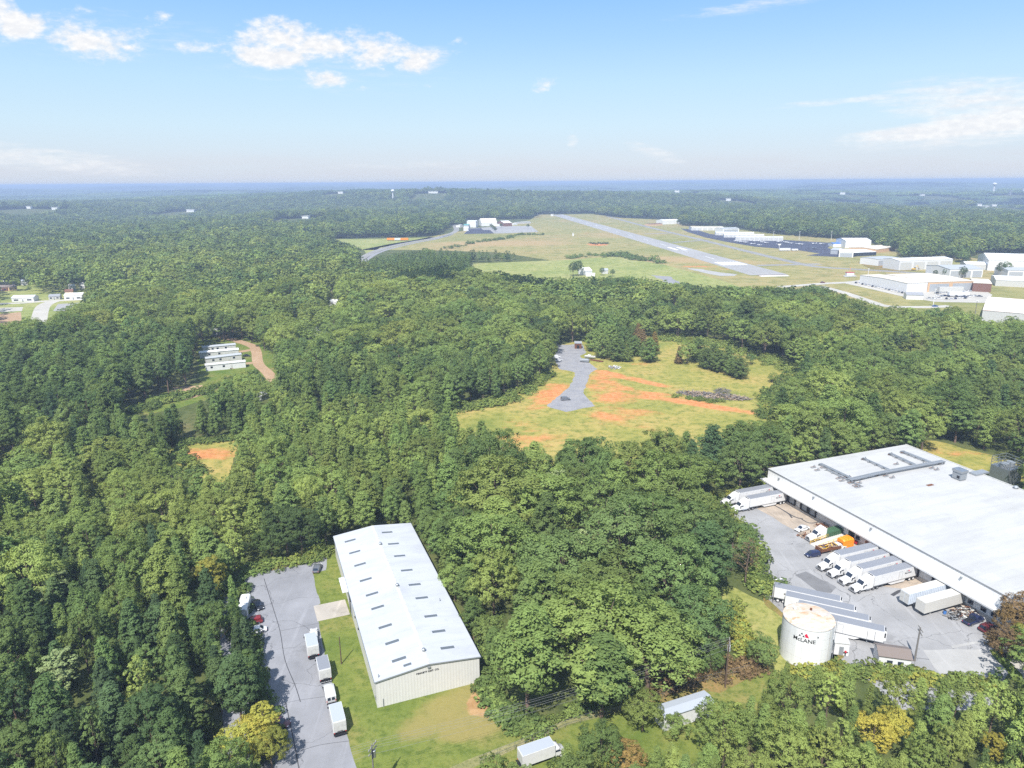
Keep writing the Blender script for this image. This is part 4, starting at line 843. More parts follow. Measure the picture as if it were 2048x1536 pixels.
# burnt, dried brush along the fence
VB = VAR[VIDX[('bush', 1)][0]]; me2 = VB.data.copy(); me2.materials[0] = MAT['brown_leaves']; vbr = bpy.data.objects.new('foliage_source', me2)
bp, bv, br, bs, bt = [], [], [], [], []
bushes(px((1330, 1372), (1400, 1350), (1470, 1335), (1510, 1340)), 70, 1.3, .35, .9, (0, .5)); bushes(px((1300, 1385), (1370, 1345)), 30, 1.0, .4, .9, (0, .4)); bushes(px((1975, 1270), (2010, 1300), (2035, 1320)), 24, 1.0, .3, .7, (0, .9))
gn_scatter('dry_brush', bp, [0]*len(bp), br, bs, bt, [vbr])
# wooded country beyond, in broad patches of canopy
def canopy_patch(seed):
    rg = np.random.default_rng(seed); V = []; Fc = []; tone = []
    base = bmesh.new(); bmesh.ops.create_icosphere(base, subdivisions=1, radius=1); bv_ = np.array([v.co[:] for v in base.verts]); bf_ = np.array([[v.index for v in f.verts] for f in base.faces]); base.free()
    n = 85
    for i in range(n):
        r = rg.uniform(4.2, 8.0); x, y = rg.uniform(-46, 46, 2); z = rg.uniform(7, 12.5)
        q = bv_*(1+rg.normal(size=(len(bv_), 1))*.2)*np.array([r, r, r*.75])+np.array([x, y, z]); o = len(V)*len(bv_); V.append(q); Fc.append(bf_+o); tone += list(np.clip(rg.uniform()*.8+rg.uniform(0, .2, len(bf_)), 0, 1))
    V = np.concatenate(V); Fc = np.concatenate(Fc); me = bpy.data.meshes.new('canopy'); me.from_pydata(V.tolist(), [], Fc.tolist()); me.materials.append(MAT['broad_leaves'])
    a = me.attributes.new('leaf_tone', 'FLOAT', 'FACE'); a.data.foreach_set('value', np.array(tone, np.float32)); me.polygons.foreach_set('use_smooth', [True]*len(me.polygons))
    return bpy.data.objects.new('foliage_source', me)
CP = [canopy_patch(s) for s in (1, 2, 3)]
c = 78; xs = np.arange(-13500, 13500, c); ys = np.arange(3100, 17500, c); X, Y = np.meshgrid(xs, ys); X = X.ravel()+rng.uniform(-26, 26, X.size); Y = Y.ravel()+rng.uniform(-26, 26, Y.size)
gap = np.sin(X*.0021+np.sin(Y*.0011)*2)*np.sin(Y*.0027+X*.0006+1)+.5*np.sin(X*.007)*np.sin(Y*.0083)
k_ = (np.abs(X) < .78*Y) & (gap < 1.02+rng.uniform(-.1, .1, X.size)) & (rng.uniform(size=X.size) < np.where(Y > 8000, .62, 1)); X, Y = X[k_], Y[k_]
for (kx, ky) in KNOLLS: q_ = ~((np.abs(X-kx) < 95) & (Y > ky-330) & (Y < ky+70)); X, Y = X[q_], Y[q_]
Z = terrain(X, Y); n = len(X); s = np.where(Y > 8000, 1.3, 1.0)
low = np.sin(X*.0031+1.7*np.sin(Y*.002))*np.sin(Y*.0044+X*.001)
gn_scatter('distant_forest', np.stack([X, Y, Z-.5], -1), rng.integers(0, 3, n), rng.uniform(0, 6.28, n), np.stack([s, s, rng.uniform(.8, 1.35, n)], -1), np.clip(.20+low*.2+rng.normal(size=n)*.1, 0, 1), CP)
print('distant patches', n)
# ------------------------------------------------------------------ vehicles
def wheel(parent, x, y, r=.34, w=.24, rim='chrome', name='wheel'):
    s = 1 if y > 0 else -1
    t = MB().cyl((x, y-w/2, r), (x, y+w/2, r), r, n=14, mat='rubber').build(name, parent)
    MB().cyl((x, y+s*(w/2), r), (x, y+s*(w/2+.015), r), r*.6, n=10, mat=rim).build('rim', t); return t
def car(label, loc, rz, col, style='sedan', group=None, cat='car', name='parked_car', full=True):
    L, W, Hh = dict(sedan=(4.7, 1.82, 1.45), suv=(4.75, 1.9, 1.75), hatch=(4.3, 1.8, 1.6), coupe=(4.9, 1.9, 1.42), pickup=(5.8, 2.0, 1.85))[style]; w = W/2; h = L/2
    e = thing(name, label, cat, loc, rz, group); b = MB(); gb = .75 if style in ('sedan', 'coupe') else .95 if style != 'hatch' else .88
    b.station([(-h, .45, gb*.86, w*.84, w*.78), (-h+.15, .28, gb*.98, w*.96, w*.88), (-h+.9, .2, gb, w, w*.94), (0, .18, gb, w, w*.95), (h-1.15, .2, gb*.97, w, w*.93), (h-.25, .26, gb*.86, w*.95, w*.82), (h, .4, gb*.74, w*.82, w*.7)], col, .1)
    if style == 'pickup': st = [(-.35, gb-.04, gb+.02, w*.9, w*.88), (-.2, gb-.04, Hh-.05, w*.9, w*.74), (.1, gb-.04, Hh, w*.9, w*.74), (.95, gb-.04, Hh-.03, w*.9, w*.72), (1.75, gb-.04, gb+.02, w*.9, w*.84)]
    elif style in ('suv', 'hatch'): st = [(-h+.1, gb-.04, gb+.02, w*.9, w*.86), (-h+.45, gb-.04, Hh-.06, w*.9, w*.74), (-.6, gb-.04, Hh, w*.9, w*.75), (.5, gb-.04, Hh-.03, w*.9, w*.72), (1.35, gb-.04, gb+.02, w*.9, w*.84)]
    else: st = [(-h+.75, gb-.04, gb+.02, w*.88, w*.84), (-h+1.5, gb-.04, Hh-.06, w*.88, w*.68), (-.45, gb-.04, Hh, w*.88, w*.68), (.3, gb-.04, Hh-.03, w*.88, w*.67), (1.25, gb-.04, gb+.02, w*.88, w*.82)]
    b.station(st, col, .08); bo = b.build('body', e, smooth=True)
    def pane(name, pts, off):
        g = MB(); o = Vector(off); g.add([tuple(Vector(p)+o) for p in pts], [(0, 1, 2, 3)], 'glass_dark'); g.build(name, e)
    zt = Hh-.12; zb = gb+.06; xb, xr, xf, xw = st[0][0], st[1][0], st[3][0], st[4][0]
    pane('windshield', [(xw-.08, -w*.76, zb), (xw-.08, w*.76, zb), (xf+.04, w*.6, zt), (xf+.04, -w*.6, zt)], (.07, 0, .05))
    pane('rear_window', [(xb+.07, w*.76, zb), (xb+.07, -w*.76, zb), (xr-.03, -w*.6, zt), (xr-.03, w*.6, zt)], (-.07, 0, .05))
    for s in (-1, 1): pane('side_window', [(xr-.05, s*w*.73, zt), (xb+.3, s*w*.87, zb), (xw-.3, s*w*.87, zb), (xf, s*w*.70, zt)], (0, s*.035, .01))
    if style == 'pickup':
        k = MB().box(-h+.12, -.42, -w*.8, w*.8, gb+.004, gb+.02, 'black').build('cargo_bed', e)
    if full:
        for sx in (-h+.95, h-.9):
            for sy in (-1, 1): wheel(e, sx, sy*(w-.1))
        for s in (-1, 1):
            MB().box(h-.22, h-.02, s*w*.66-.18, s*w*.66+.18, gb*.62, gb*.78, 'lamp_glass').build('headlight', e)
            MB().box(-h+.0, -h+.1, s*w*.7-.16, s*w*.7+.16, gb*.66, gb*.84, 'red_lamp').build('tail_light', e)
            MB().box(.75, .92, s*(w+.02)-.09, s*(w+.02)+.09, gb, gb+.15, col).build('mirror', e)
    return e
def tractor(label, loc, rz, group):
    e = thing('truck_tractor', label, 'truck', loc, rz, group)     # x = 0 at the front bumper, +x ahead
    b = MB()
    b.station([(-2.35, .75, 1.95, 1.12, .98), (-1.6, .7, 1.88, 1.1, .9), (-.7, .6, 1.66, 1.02, .78), (-.2, .58, 1.5, .9, .66), (-.02, .62, 1.3, .8, .6)], 'white_paint', .18)   # hood
    for s in (-1, 1): b.loft([[(x, s*(1.2-dw), z0), (x, s*.75, z0), (x, s*.75, z1), (x, s*(1.15-dw), z1)] for x, z0, z1, dw in ((-2.35, .7, 1.25, 0), (-1.9, 1.05, 1.45, 0), (-1.1, 1.05, 1.42, .02), (-.45, .75, 1.2, .1), (-.15, .6, 1.0, .25))], 'white_paint')
    b.station([(-3.7, .8, 2.95, 1.22, 1.12), (-3.2, .8, 2.95, 1.2, 1.06), (-2.95, .8, 2.75, 1.2, 1.0), (-2.3, .8, 1.95, 1.16, .98)], 'white_paint', .12)     # cab
    b.station([(-5.15, .85, 3.85, 1.24, 1.16), (-4.6, .85, 3.8, 1.24, 1.12), (-3.9, .85, 3.42, 1.24, 1.08), (-3.3, .85, 2.9, 1.22, 1.04)], 'white_paint', .22)   # sleeper and roof fairing
    b.build('cab', e, smooth=True)
    MB().add([(-2.27, -.9, 2.03), (-2.27, .9, 2.03), (-2.93, .86, 2.78), (-2.93, -.86, 2.78)], [(0, 1, 2, 3)], 'glass_dark').build('windshield', e).location = (.07, 0, .05)
    for s in (-1, 1):
        MB().add([(-2.45, s*1.15, 1.85), (-3.45, s*1.19, 1.85), (-3.4, s*1.13, 2.6), (-3.0, s*1.07, 2.6)], [(0, 1, 2, 3)], 'glass_dark').build('side_window', e).location = (0, s*.05, 0)
        MB().box(-.35, -.12, s*.86-.14, s*.86+.14, .98, 1.22, 'lamp_glass').build('headlight', e)
        MB().box(-2.3, -2.1, s*1.42-.1, s*1.42+.1, 1.75, 2.3, 'black').build('mirror', e)
        MB().cyl((-3.2, s*.98, .68), (-4.9, s*.98, .68), .32, n=12, mat='chrome').build('fuel_tank', e)
        MB().box(-5.6, -5.16, s*1.2-.04, s*1.2+.02, .9, 3.7, 'white_paint').build('side_fairing', e)
        wheel(e, -1.35, s*1.02, .5, .3); 
        for x in (-5.75, -7.05): wheel(e, x, s*.92, .5, .56)
    MB().box(-.06, .0, -.62, .62, .72, 1.4, 'dark_metal').build('grille', e)
    MB().box(-.3, .08, -1.12, 1.12, .36, .66, 'chrome').build('bumper', e)
    MB().box(-7.8, -2.3, -.45, .45, .62, .86, 'black').build('chassis', e)
    return e
LOGO = [[(-1.0, 0), (-.55, .0), (-.775, .42)], [(-.28, 0), (.17, 0), (-.055, .42)], [(-.64, .5), (-.19, .5), (-.415, .92)]]
RED = [(.3, 0), (.95, 0), (.48, .92), (.1, .92*.62)]
def mark_parts(parent, size, to3d):
    """the owner's mark: three black triangles, a red slant and the lettering; to3d maps (x, y) on the face to space"""
    k = size*.95
    vs, fs = text_mesh('McLANE', size, .018*size)
    a = MB(); a.add([to3d(x, y) for x, y, _ in vs], fs, 'black')
    for t in LOGO: a.add([to3d(x*k*.9-.1*size, y*k*.9+size*.95) for x, y in t], [(0, 1, 2)], 'black')
    a.build('lettering', parent)
    MB().add([to3d(x*k*.9-.1*size, y*k*.9+size*.95) for x, y in RED], [(0, 1, 2, 3)], 'sign_red').build('emblem', parent)
def reefer(label, loc, rz, group, L=14.8, left_face=True, mark=True, bars=False, roof='trailer_roof', unit=True):
    e = thing('refrigerated_trailer', label, 'trailer', loc, rz, group); w = 1.29; z0, z1 = 1.15, 4.0     # x = 0 at the front wall
    b = MB().box(-L, 0, -w, w, z0, z1, 'white_paint'); b.box(-L, -.0, -w-.015, w+.015, z0-.05, z0+.14, 'galvanised')
    b.build('cargo_box', e)
    MB().box(-L+.05, -.05, -w+.05, w-.05, z1, z1+.035, roof).build('roof', e)
    if unit:
        u = MB(); u.station([(0, z0+.35, z1-.1, .95, .95), (.3, z0+.35, z1-.12, .93, .93), (.5, z0+.5, z1-.35, .85, .8)], 'white_paint', .15); u = u.build('cooling_unit', e)
        MB().box(.08, .36, -.75, .75, z1-.10, z1-.06, 'black').build('vent_grille', u); MB().box(.44, .53, -.62, .62, z0+.95, z1-.62, 'black').build('vent_grille', u)
        for s in (-1, 1): MB().box(.06, .34, s*.945-.01, s*.945+.01, z0+1.2, z1-.5, 'black').build('vent_grille', u)
    for s in (-1, 1):
        MB().add([(-4.6, s*(w-.05), z0-.06), (-10.6, s*(w-.05), z0-.06), (-10.2, s*(w-.05), .38), (-5.8, s*(w-.05), .38)], [(0, 1, 2, 3)], 'white_paint').build('side_skirt', e)
        MB().box(-3.3, -3.15, s*.85-.06, s*.85+.06, .05, z0-.06, 'steel_grey').build('landing_leg', e)
        for x in (-L+1.3, -L+2.6): wheel(e, x, s*.95, .5, .5, 'white_paint')
    MB().box(-L+.4, -L+3.6, -.6, .6, .7, z0-.06, 'black').build('axle_frame', e)
    f = MB()
    for s in (-1, 1):
        y = s*(w+.012)
        for xa in (-L*.55, -L*.55-1.15): f.box(xa-.025, xa+.025, y-.006, y+.006, z0+.1, z1-.5, 'steel_grey')
        f.box(-L*.55-1.17, -L*.55+.02, y-.006, y+.006, z1-.55, z1-.5, 'steel_grey')
        if bars:
            for xa in (-1.8, -3.3): f.box(xa-.03, xa+.03, y-.006, y+.006, z0+.1, z1-.5, 'black')
    f.build('side_door', e)
    MB().box(-L-.03, -L, -w+.08, w-.08, z0+.1, z1-.1, 'dirty_white').build('rear_door', e)
    if mark:
        for s in (-1, 1): mark_parts(e, .62, lambda x, y, s=s: (-L*.55-3.1+(x if s < 0 else -x)*1.0, s*(w+.03), z0+1.35+y))
    return e
def dry_trailer(label, loc, rz, group, body, roof, L=13.6, ribs=False):
    e = thing('dry_van_trailer', label, 'trailer', loc, rz, group); w = 1.27; z0, z1 = 1.1, 3.95   # x = 0 at the rear doors, extends -x
    b = MB().box(-L, 0, -w, w, z0, z1, body)
    if ribs:
        for i in range(22):
            for s in (-1, 1): b.box(-.4-i*.6-.05, -.4-i*.6+.05, s*w-.03, s*w+.03, z0+.1, z1-.1, body)
    b.build('cargo_box', e); MB().box(-L+.04, -.04, -w+.04, w-.04, z1, z1+.03, roof).build('roof', e)
    for s in (-1, 1):
        MB().box(.0, .035, s*w*.5-.57, s*w*.5+.57, z0+.08, z1-.1, 'dirty_white' if ribs else 'old_trailer').build('rear_door', e)
        MB().box(-2.6, -2.45, s*.85-.07, s*.85+.07, .04, z0, 'dirty_white').build('landing_leg', e)
        for x in (-L+1.2, -L+2.4): wheel(e, x, s*.95, .5, .5)
    MB().box(-L, -.1, -.6, .6, z0-.18, z0-.005, 'black').build('chassis', e)
    return e
def box_truck(label, loc, rz, roof, L=5.2, group=None, gate=False):
    e = thing('box_truck', label, 'truck', loc, rz, group); w = 1.22; z0, z1 = 1.0, 3.35       # x = 0 at the rear, cab ahead
    MB().box(0, L, -w, w, z0, z1, 'white_paint').build('cargo_box', e)
    MB().box(.07, L-.07, -w+.07, w-.07, z1, z1+.03, roof).build('roof', e)
    r = MB(); r.box(-.03, 0, -w+.12, w-.12, z0+.1, z1-.2, 'dirty_white'); d = r.build('roller_door', e)
    MB().box(-.06, -.03, -.5, .5, z0+.12, z0+.2, 'black').build('handle', d)
    c = MB(); c.station([(L+.05, .55, 2.3, 1.0, .92), (L+.7, .55, 2.3, 1.0, .88), (L+1.1, .55, 2.1, 1.0, .82), (L+1.45, .55, 1.5, 1.0, .86), (L+2.1, .55, 1.3, .98, .8), (L+2.3, .6, 1.05, .9, .7)], 'white_paint', .12); c.build('cab', e, smooth=True)
    MB().add([(L+1.46, -.78, 1.56), (L+1.46, .78, 1.56), (L+1.13, .72, 2.08), (L+1.13, -.72, 2.08)], [(0, 1, 2, 3)], 'glass_dark').build('windshield', e).location = (.06, 0, .03)
    for s in (-1, 1):
        MB().add([(L+.15, s*.98, 1.55), (L+1.2, s*.98, 1.5), (L+1.0, s*.93, 2.08), (L+.15, s*.93, 2.1)], [(0, 1, 2, 3)], 'glass_dark').build('side_window', e).location = (0, s*.05, 0)
        wheel(e, .95, s*.9, .42, .46, 'dirty_white'); wheel(e, L+1.3, s*.92, .42, .26, 'dirty_white')
        MB().box(L+1.15, L+1.3, s*1.25-.14, s*1.25+.1, 1.5, 1.85, 'black').build('mirror', e)
        MB().box(-.02, .05, s*1.05-.1, s*1.05+.1, .78, .92, 'red_lamp').build('tail_light', e)
        MB().box(L+2.2, L+2.31, s*.6-.14, s*.6+.14, .85, 1.0, 'lamp_glass').build('headlight', e)
    MB().box(.0, L+1.8, -.5, .5, .6, z0-.005, 'black').build('chassis', e)
    bm_ = MB().box(-.35, .02, -w+.02, w-.02, .48, .62, 'black')
    if gate:
        for i in range(6): bm_.box(-.36, -.352, -w+.12+i*.4, -w+.36+i*.4, .5, .6, 'lamp_glass')
    bm_.build('bumper', e)
    return e
def van(label, loc, rz):
    e = thing('passenger_van', label, 'van', loc, rz); w = 1.0
    b = MB(); b.station([(-2.8, .5, 2.05, w*.95, w*.82), (-2.7, .32, 2.12, w, w*.84), (-.5, .3, 2.14, w, w*.84), (1.1, .3, 2.1, w, w*.82), (1.9, .3, 1.3, w, w*.86), (2.6, .32, 1.12, w*.97, w*.8), (2.8, .45, .95, w*.88, w*.7)], 'car_white', .14); b.build('body', e, smooth=True)
    for s in (-1, 1):
        MB().add([(-2.79, s*.12, 1.15), (-2.79, s*.72, 1.15), (-2.77, s*.68, 1.8), (-2.77, s*.12, 1.8)], [(0, 1, 2, 3)], 'glass_dark').build('rear_window', e).location = (-.05, 0, 0)
        MB().add([(1.0, s*.96, 1.25), (-2.4, s*.96, 1.25), (-2.4, s*.9, 1.8), (.7, s*.9, 1.8)], [(0, 1, 2, 3)], 'glass_dark').build('side_window', e).location = (0, s*.04, 0)
        for x in (-1.7, 1.9): wheel(e, x, s*(w-.1), .36, .26)
        MB().box(1.25, 1.4, s*1.14-.1, s*1.14+.1, 1.25, 1.5, 'black').build('mirror', e)
        MB().box(-2.83, -2.78, s*.86-.06, s*.86+.06, .8, 1.2, 'red_lamp').build('tail_light', e)
    MB().add([(1.86, -.8, 1.36), (1.86, .8, 1.36), (1.2, .72, 2.0), (1.2, -.72, 2.0)], [(0, 1, 2, 3)], 'glass_dark').build('windshield', e).location = (.06, 0, .04)
    MB().box(-2.9, -2.74, -.92, .92, .42, .62, 'black').build('bumper', e)
    return e

# ------------------------------------------------------------------ the white roofed shed
SA = math.radians(20.6)
W_, L_, HE, HR = 21.3, 63.4, 6.05, 7.25
sh = thing('metal_shed', 'long low cream metal shed with white ribbed roof beside the grey car park', 'building', tuple(shed_o), SA)
SM = Matrix.Translation(shed_o) @ Matrix.Rotation(SA, 4, 'Z'); SMi = SM.inverted()
def sloc(x, y, z): return SMi @ P(x, y, z)
def rz_(x): return HR-(HR-HE)*abs(x-W_/2)/(W_/2)
wl = MB()
wl.add([(0, 0, 0), (W_, 0, 0), (W_, 0, HE), (W_/2, 0, HR), (0, 0, HE)], [(0, 1, 2, 3, 4)], 'cream_wall'); wl.add([(0, L_, 0), (W_, L_, 0), (W_, L_, HE), (W_/2, L_, HR), (0, L_, HE)], [(4, 3, 2, 1, 0)], 'cream_wall')
wl.add([(0, 0, 0), (0, L_, 0), (0, L_, HE), (0, 0, HE)], [(3, 2, 1, 0)], 'cream_wall'); wl.add([(W_, 0, 0), (W_, L_, 0), (W_, L_, HE), (W_, 0, HE)], [(0, 1, 2, 3)], 'cream_wall'); wl.build('wall', sh)
rf = MB(); ov = .25
for a, b in ((-ov, W_/2), (W_/2, W_+ov)):
    za, zb = (HE-.03, HR) if a < 0 else (HR, HE-.03)
    rf.add([(a, -ov, za+.03), (b, -ov, zb+.03), (b, L_+ov, zb+.03), (a, L_+ov, za+.03), (a, -ov, za+.17), (b, -ov, zb+.17), (b, L_+ov, zb+.17), (a, L_+ov, za+.17)], [(0, 3, 2, 1), (4, 5, 6, 7), (0, 1, 5, 4), (1, 2, 6, 5), (2, 3, 7, 6), (3, 0, 4, 7)], 'shed_roof')
rf = rf.build('roof', sh)
tr_ = MB()
for a, b in ((-ov, W_/2), (W_/2, W_+ov)):
    za, zb = (HE, HR) if a < 0 else (HR, HE)
    for y in (-ov-.03, L_+ov): tr_.add([(a, y, za-.08), (b, y, zb-.08), (b, y, zb+.19), (a, y, za+.19), (a, y+.03, za-.08), (b, y+.03, zb-.08), (b, y+.03, zb+.19), (a, y+.03, za+.19)], [(0, 1, 2, 3), (7, 6, 5, 4), (0, 4, 5, 1), (3, 2, 6, 7), (0, 3, 7, 4), (1, 5, 6, 2)], 'steel_grey')
tr_.build('gable_trim', rf)
MB().add([(W_/2-.35, -.2, HR+.16), (W_/2, -.2, HR+.22), (W_/2+.35, -.2, HR+.16), (W_/2-.35, L_+.2, HR+.16), (W_/2, L_+.2, HR+.22), (W_/2+.35, L_+.2, HR+.16)], [(0, 1, 4, 3), (1, 2, 5, 4), (0, 2, 1), (3, 4, 5)], 'dirty_white').build('ridge_cap', rf)
for s, x in ((-1, -ov), (1, W_+ov)): MB().box(x-.09, x+.09, -ov, L_+ov, HE-.12, HE+.06, 'galvanised').build('gutter', rf)
CX = lambda x, y: (440+x/3.036, 1030+y/3.036)
def skylight(cx, cy, w=2.9, d=.85):
    c = sloc(*CX(cx, cy), 6.9); x, y = c.x, c.y; f = lambda xx: rz_(xx)+.19
    MB().add([(x-w/2, y-d/2, f(x-w/2)), (x+w/2, y-d/2, f(x+w/2)), (x+w/2, y+d/2, f(x+w/2)), (x-w/2, y+d/2, f(x-w/2)), (x-w/2, y-d/2, f(x-w/2)-.04), (x+w/2, y-d/2, f(x+w/2)-.04), (x+w/2, y+d/2, f(x+w/2)-.04), (x-w/2, y+d/2, f(x-w/2)-.04)], [(0, 1, 2, 3), (0, 4, 5, 1), (1, 5, 6, 2), (2, 6, 7, 3), (3, 7, 4, 0)], 'skylight').build('skylight', rf)
for c in ((790, 150), (818, 220), (850, 296), (885, 388), (923, 476), (957, 558), (1003, 673), (1045, 770), (1087, 875), (1015, 108), (1054, 177), (1091, 250), (1134, 337), (1182, 423), (1225, 503), (1280, 613), (1328, 705), (1381, 804)): skylight(*c)
skylight(1138, 911, 1.6, .7)
for cx, cy in ((936, 185), (1053, 435), (1235, 825)):
    c = sloc(*CX(cx, cy), HR+.3); v = MB().cyl((W_/2, c.y, HR+.1), (W_/2, c.y, HR+.45), .28, n=12, mat='galvanised'); v.sphere((W_/2, c.y, HR+.68), .42, 12, 8, 'galvanised', .7); v.build('roof_vent', rf, smooth=True)
for cx, cy in ((1335, 520), (962, 978)):
    c = sloc(*CX(cx, cy), 6.6); MB().cyl((c.x, c.y, rz_(c.x)+.1), (c.x, c.y, rz_(c.x)+.9), .09, n=8, mat='galvanised').build('flue_pipe', rf)
vs, fs = text_mesh('BENNETT DIST. CO.', .52, .02)
ctr = sloc(855, 1342, 5.6)
MB().add([(ctr.x+x*1.02, -.05, HE-.62+y) for x, y, _ in vs], fs, 'black').build('sign_lettering', sh)
MB().box(W_/2-.28, W_/2+.28, -.32, 0, HE+.42, HE+.8, 'steel_grey').build('wall_lamp', sh)
aw0, aw1 = sloc(*CX(745, 470), HE).y, sloc(*CX(705, 385), HE).y
MB().box(-1.7, -.26, aw0, aw1, HE-.22, HE-.02, 'white_paint').build('awning', sh)
MB().box(-.05, .02, aw0-3.4, aw0+.8, .02, 3.6, 'door_grey').build('loading_door', sh); MB().box(-.06, -.0, aw0+2, aw0+3, .02, 2.2, 'steel_grey').build('door', sh)
MB().box(-.16, -.02, aw0-.2, aw0+.5, .2, HE-.3, 'black').build('door_track', sh)
for cx, cy in ((775, 525), (820, 620), (835, 692)):
    c = sloc(*CX(cx, cy), 4.6); MB().box(-.3, 0, c.y-.2, c.y+.2, 4.4, 4.75, 'black').build('wall_lamp', sh)
MB().cyl((1.2, -.1, 0), (1.2, -.1, 1.9), .07, n=8, mat='steel_grey').build('standpipe', sh); MB().box(-.12, 0, 1.2, 1.7, 1.0, 1.7, 'galvanised').build('meter_box', sh)

# vehicles on the shed lot
RL = math.radians(90+22.2)
def root_at(x, y): p = P(x, y); return (p.x, p.y, 0.02)
MID = dict()
t1 = box_truck('white box truck with pale roof, farthest of the three beside the lawn', root_at(628, 1318), RL, 'trailer_roof_white', 5.0, 'box trucks beside the lawn')
t2 = box_truck('white box truck with dark grey dirty roof, middle of the row', root_at(652, 1366), RL, 'trailer_roof', 4.7, 'box trucks beside the lawn', True)
t3 = box_truck('white box truck with pale blue roof, nearest to the photo bottom', root_at(681, 1472), RL, 'trailer_roof_white', 5.2, 'box trucks beside the lawn')
p = P(660, 1392); van('white passenger van with two square rear windows parked between box trucks', (p.x, p.y, .02), math.radians(90+21))
p = P(628, 1273); car('white sedan at the head of the row of box trucks', (p.x, p.y, .02), math.radians(90+16), 'car_white', 'sedan')
p = P(516, 1213); car('black sedan parked alone in tree shade on the car park', (p.x, p.y, .02), math.radians(-52), 'car_black', 'sedan')
p = P(635, 1140); car('dark grey hatchback at the far end of the shed lawn', (p.x, p.y, .03), math.radians(92), 'car_grey', 'hatch')
p = P(557, 1450); car('maroon car half under the yellow tree at the lot edge', (p.x, p.y, .02), math.radians(-8), 'car_maroon', 'sedan')
p = P(507, 1246); car('small dark red car half hidden under the pines by the lot', (p.x, p.y, .02), math.radians(200), 'car_red', 'hatch')
p = P(513, 1264); car('white car showing only its end under the pines by the lot', (p.x, p.y, .02), math.radians(200), 'car_white', 'sedan')
p = P(490, 1222); e = thing('camper_trailer', 'white camper trailer under the pines on the left of the car park', 'trailer', (p.x, p.y, .02), math.radians(90+12))
b = MB(); b.station([(-3.6, .6, 2.6, 1.1, 1.0), (-3.2, .45, 2.85, 1.15, 1.05), (3.0, .45, 2.85, 1.15, 1.05), (3.6, .7, 2.2, 1.1, .95)], 'white_paint', .2); b.build('body', e, smooth=True)
MB().box(-1.6, -.9, -.35, .35, 2.86, 3.0, 'dirty_white').build('roof_hatch', e); MB().box(.6, 1.5, -.5, .5, 2.86, 3.1, 'dirty_white').build('air_conditioner', e)
for s in (-1, 1):
    wheel(e, -.4, s*1.0, .35, .25); MB().box(-2.4, -1.2, s*1.14-.01, s*1.14+.01, 1.5, 2.1, 'glass_dark').build('window', e)

# ------------------------------------------------------------------ the warehouse
WHW, WHL, WHH = 60.5, 92.0, 8.3
RW = math.atan2(ux.y, ux.x)
wo = Vector((wA.x, wA.y, 0)); wh = thing('warehouse', 'huge white flat roofed warehouse with loading docks along its front', 'building', tuple(wo), RW)
WM = Matrix.Translation(wo) @ Matrix.Rotation(RW, 4, 'Z'); WMi = WM.inverted()
def wloc(x, y, z): return WMi @ P(x, y, z)
C2 = lambda x, y: (1400+x/3.1605, 880+y/3.1605)
MB().box(0, WHW, -WHL, 0, -.3, WHH-.35, 'white_wall').build('wall', wh)
roof = MB().box(-.12, WHW+.12, -WHL-.12, .12, WHH-.35, WHH, 'membrane_roof').build('roof', wh)
MB().box(-.16, -.122, -WHL-.1, .1, WHH-.18, WHH+.05, 'galvanised').build('parapet_flashing', roof); MB().box(-.1, WHW+.1, .122, .16, WHH-.18, WHH+.05, 'dirty_white').build('parapet_flashing', roof)
MB().box(WHW-.1, WHW+.14, -WHL, .1, WHH+.002, WHH+.3, 'dirty_white').build('parapet', roof)
cn = MB().box(-2.1, -.004, -WHL, 1.0, 4.55, 4.75, 'white_paint'); cn.box(-2.16, -2.1, -WHL, 1.0, 4.3, 4.78, 'white_paint'); cn.build('canopy', wh)
MB().box(-.10, -.004, -WHL+.2, -.2, .0, 1.15, 'concrete_block').build('dock_wall', wh)
def dock(y):
    d = MB().box(-.45, -.11, y-1.6, y-1.25, .9, 4.2, 'black'); d.box(-.45, -.11, y+1.25, y+1.6, .9, 4.2, 'black'); d.box(-.45, -.11, y-1.25, y+1.25, 3.75, 4.2, 'black'); d.box(-.3, -.11, y-1.2, y+1.2, .75, 1.1, 'black')
    d = d.build('dock_shelter', wh); MB().box(-.06, -.004, y-1.2, y+1.2, 1.16, 3.7, 'door_grey').build('dock_door', d)
truck_fronts = [(1448, 1009), (1466.5, 1022), (1650.5, 1136), (1670, 1150), (1694.5, 1164.5), (1719, 1179)]
tys = [wloc(x, y, .3).y for x, y in truck_fronts]
olds = [(1812, 1209), (1846, 1226)]
dock_ys = []
ddy = [wloc(*CX4, 2.0).y for CX4 in ((1586, 1001), (1609, 1015.5), (1628, 1024))]+[wloc(x, y, 2.0).y for x, y in ((1866, 1153.6), (1891, 1163.6))]
for y in sorted(tys+ddy): 
    if all(abs(y-q) > 3.0 for q in dock_ys): dock(y); dock_ys.append(y)
for cx, cy in ((512, 240), (765, 352), (1129, 548), (1727, 848)):
    c = wloc(*C2(cx, cy), 7.0); MB().box(-.45, -.004, c.y-.22, c.y+.22, 6.7, 7.15, 'steel_grey').build('wall_lamp', wh)
for cx, cy in ((1015, 605), (1075, 640), (960, 585), (1140, 675), (1845, 1045), (1900, 1085), (1760, 1000)):
    c = wloc(*C2(cx, cy), 2.5); MB().box(-.05, -.004, c.y-.7, c.y+.7, 1.5, 2.6, 'glass_dark').build('window', wh)
c = wloc(*C2(985, 590), 2.0); MB().box(-.05, -.003, c.y-1.1, c.y+1.1, 1.2, 4.0, 'black').build('doorway', wh)
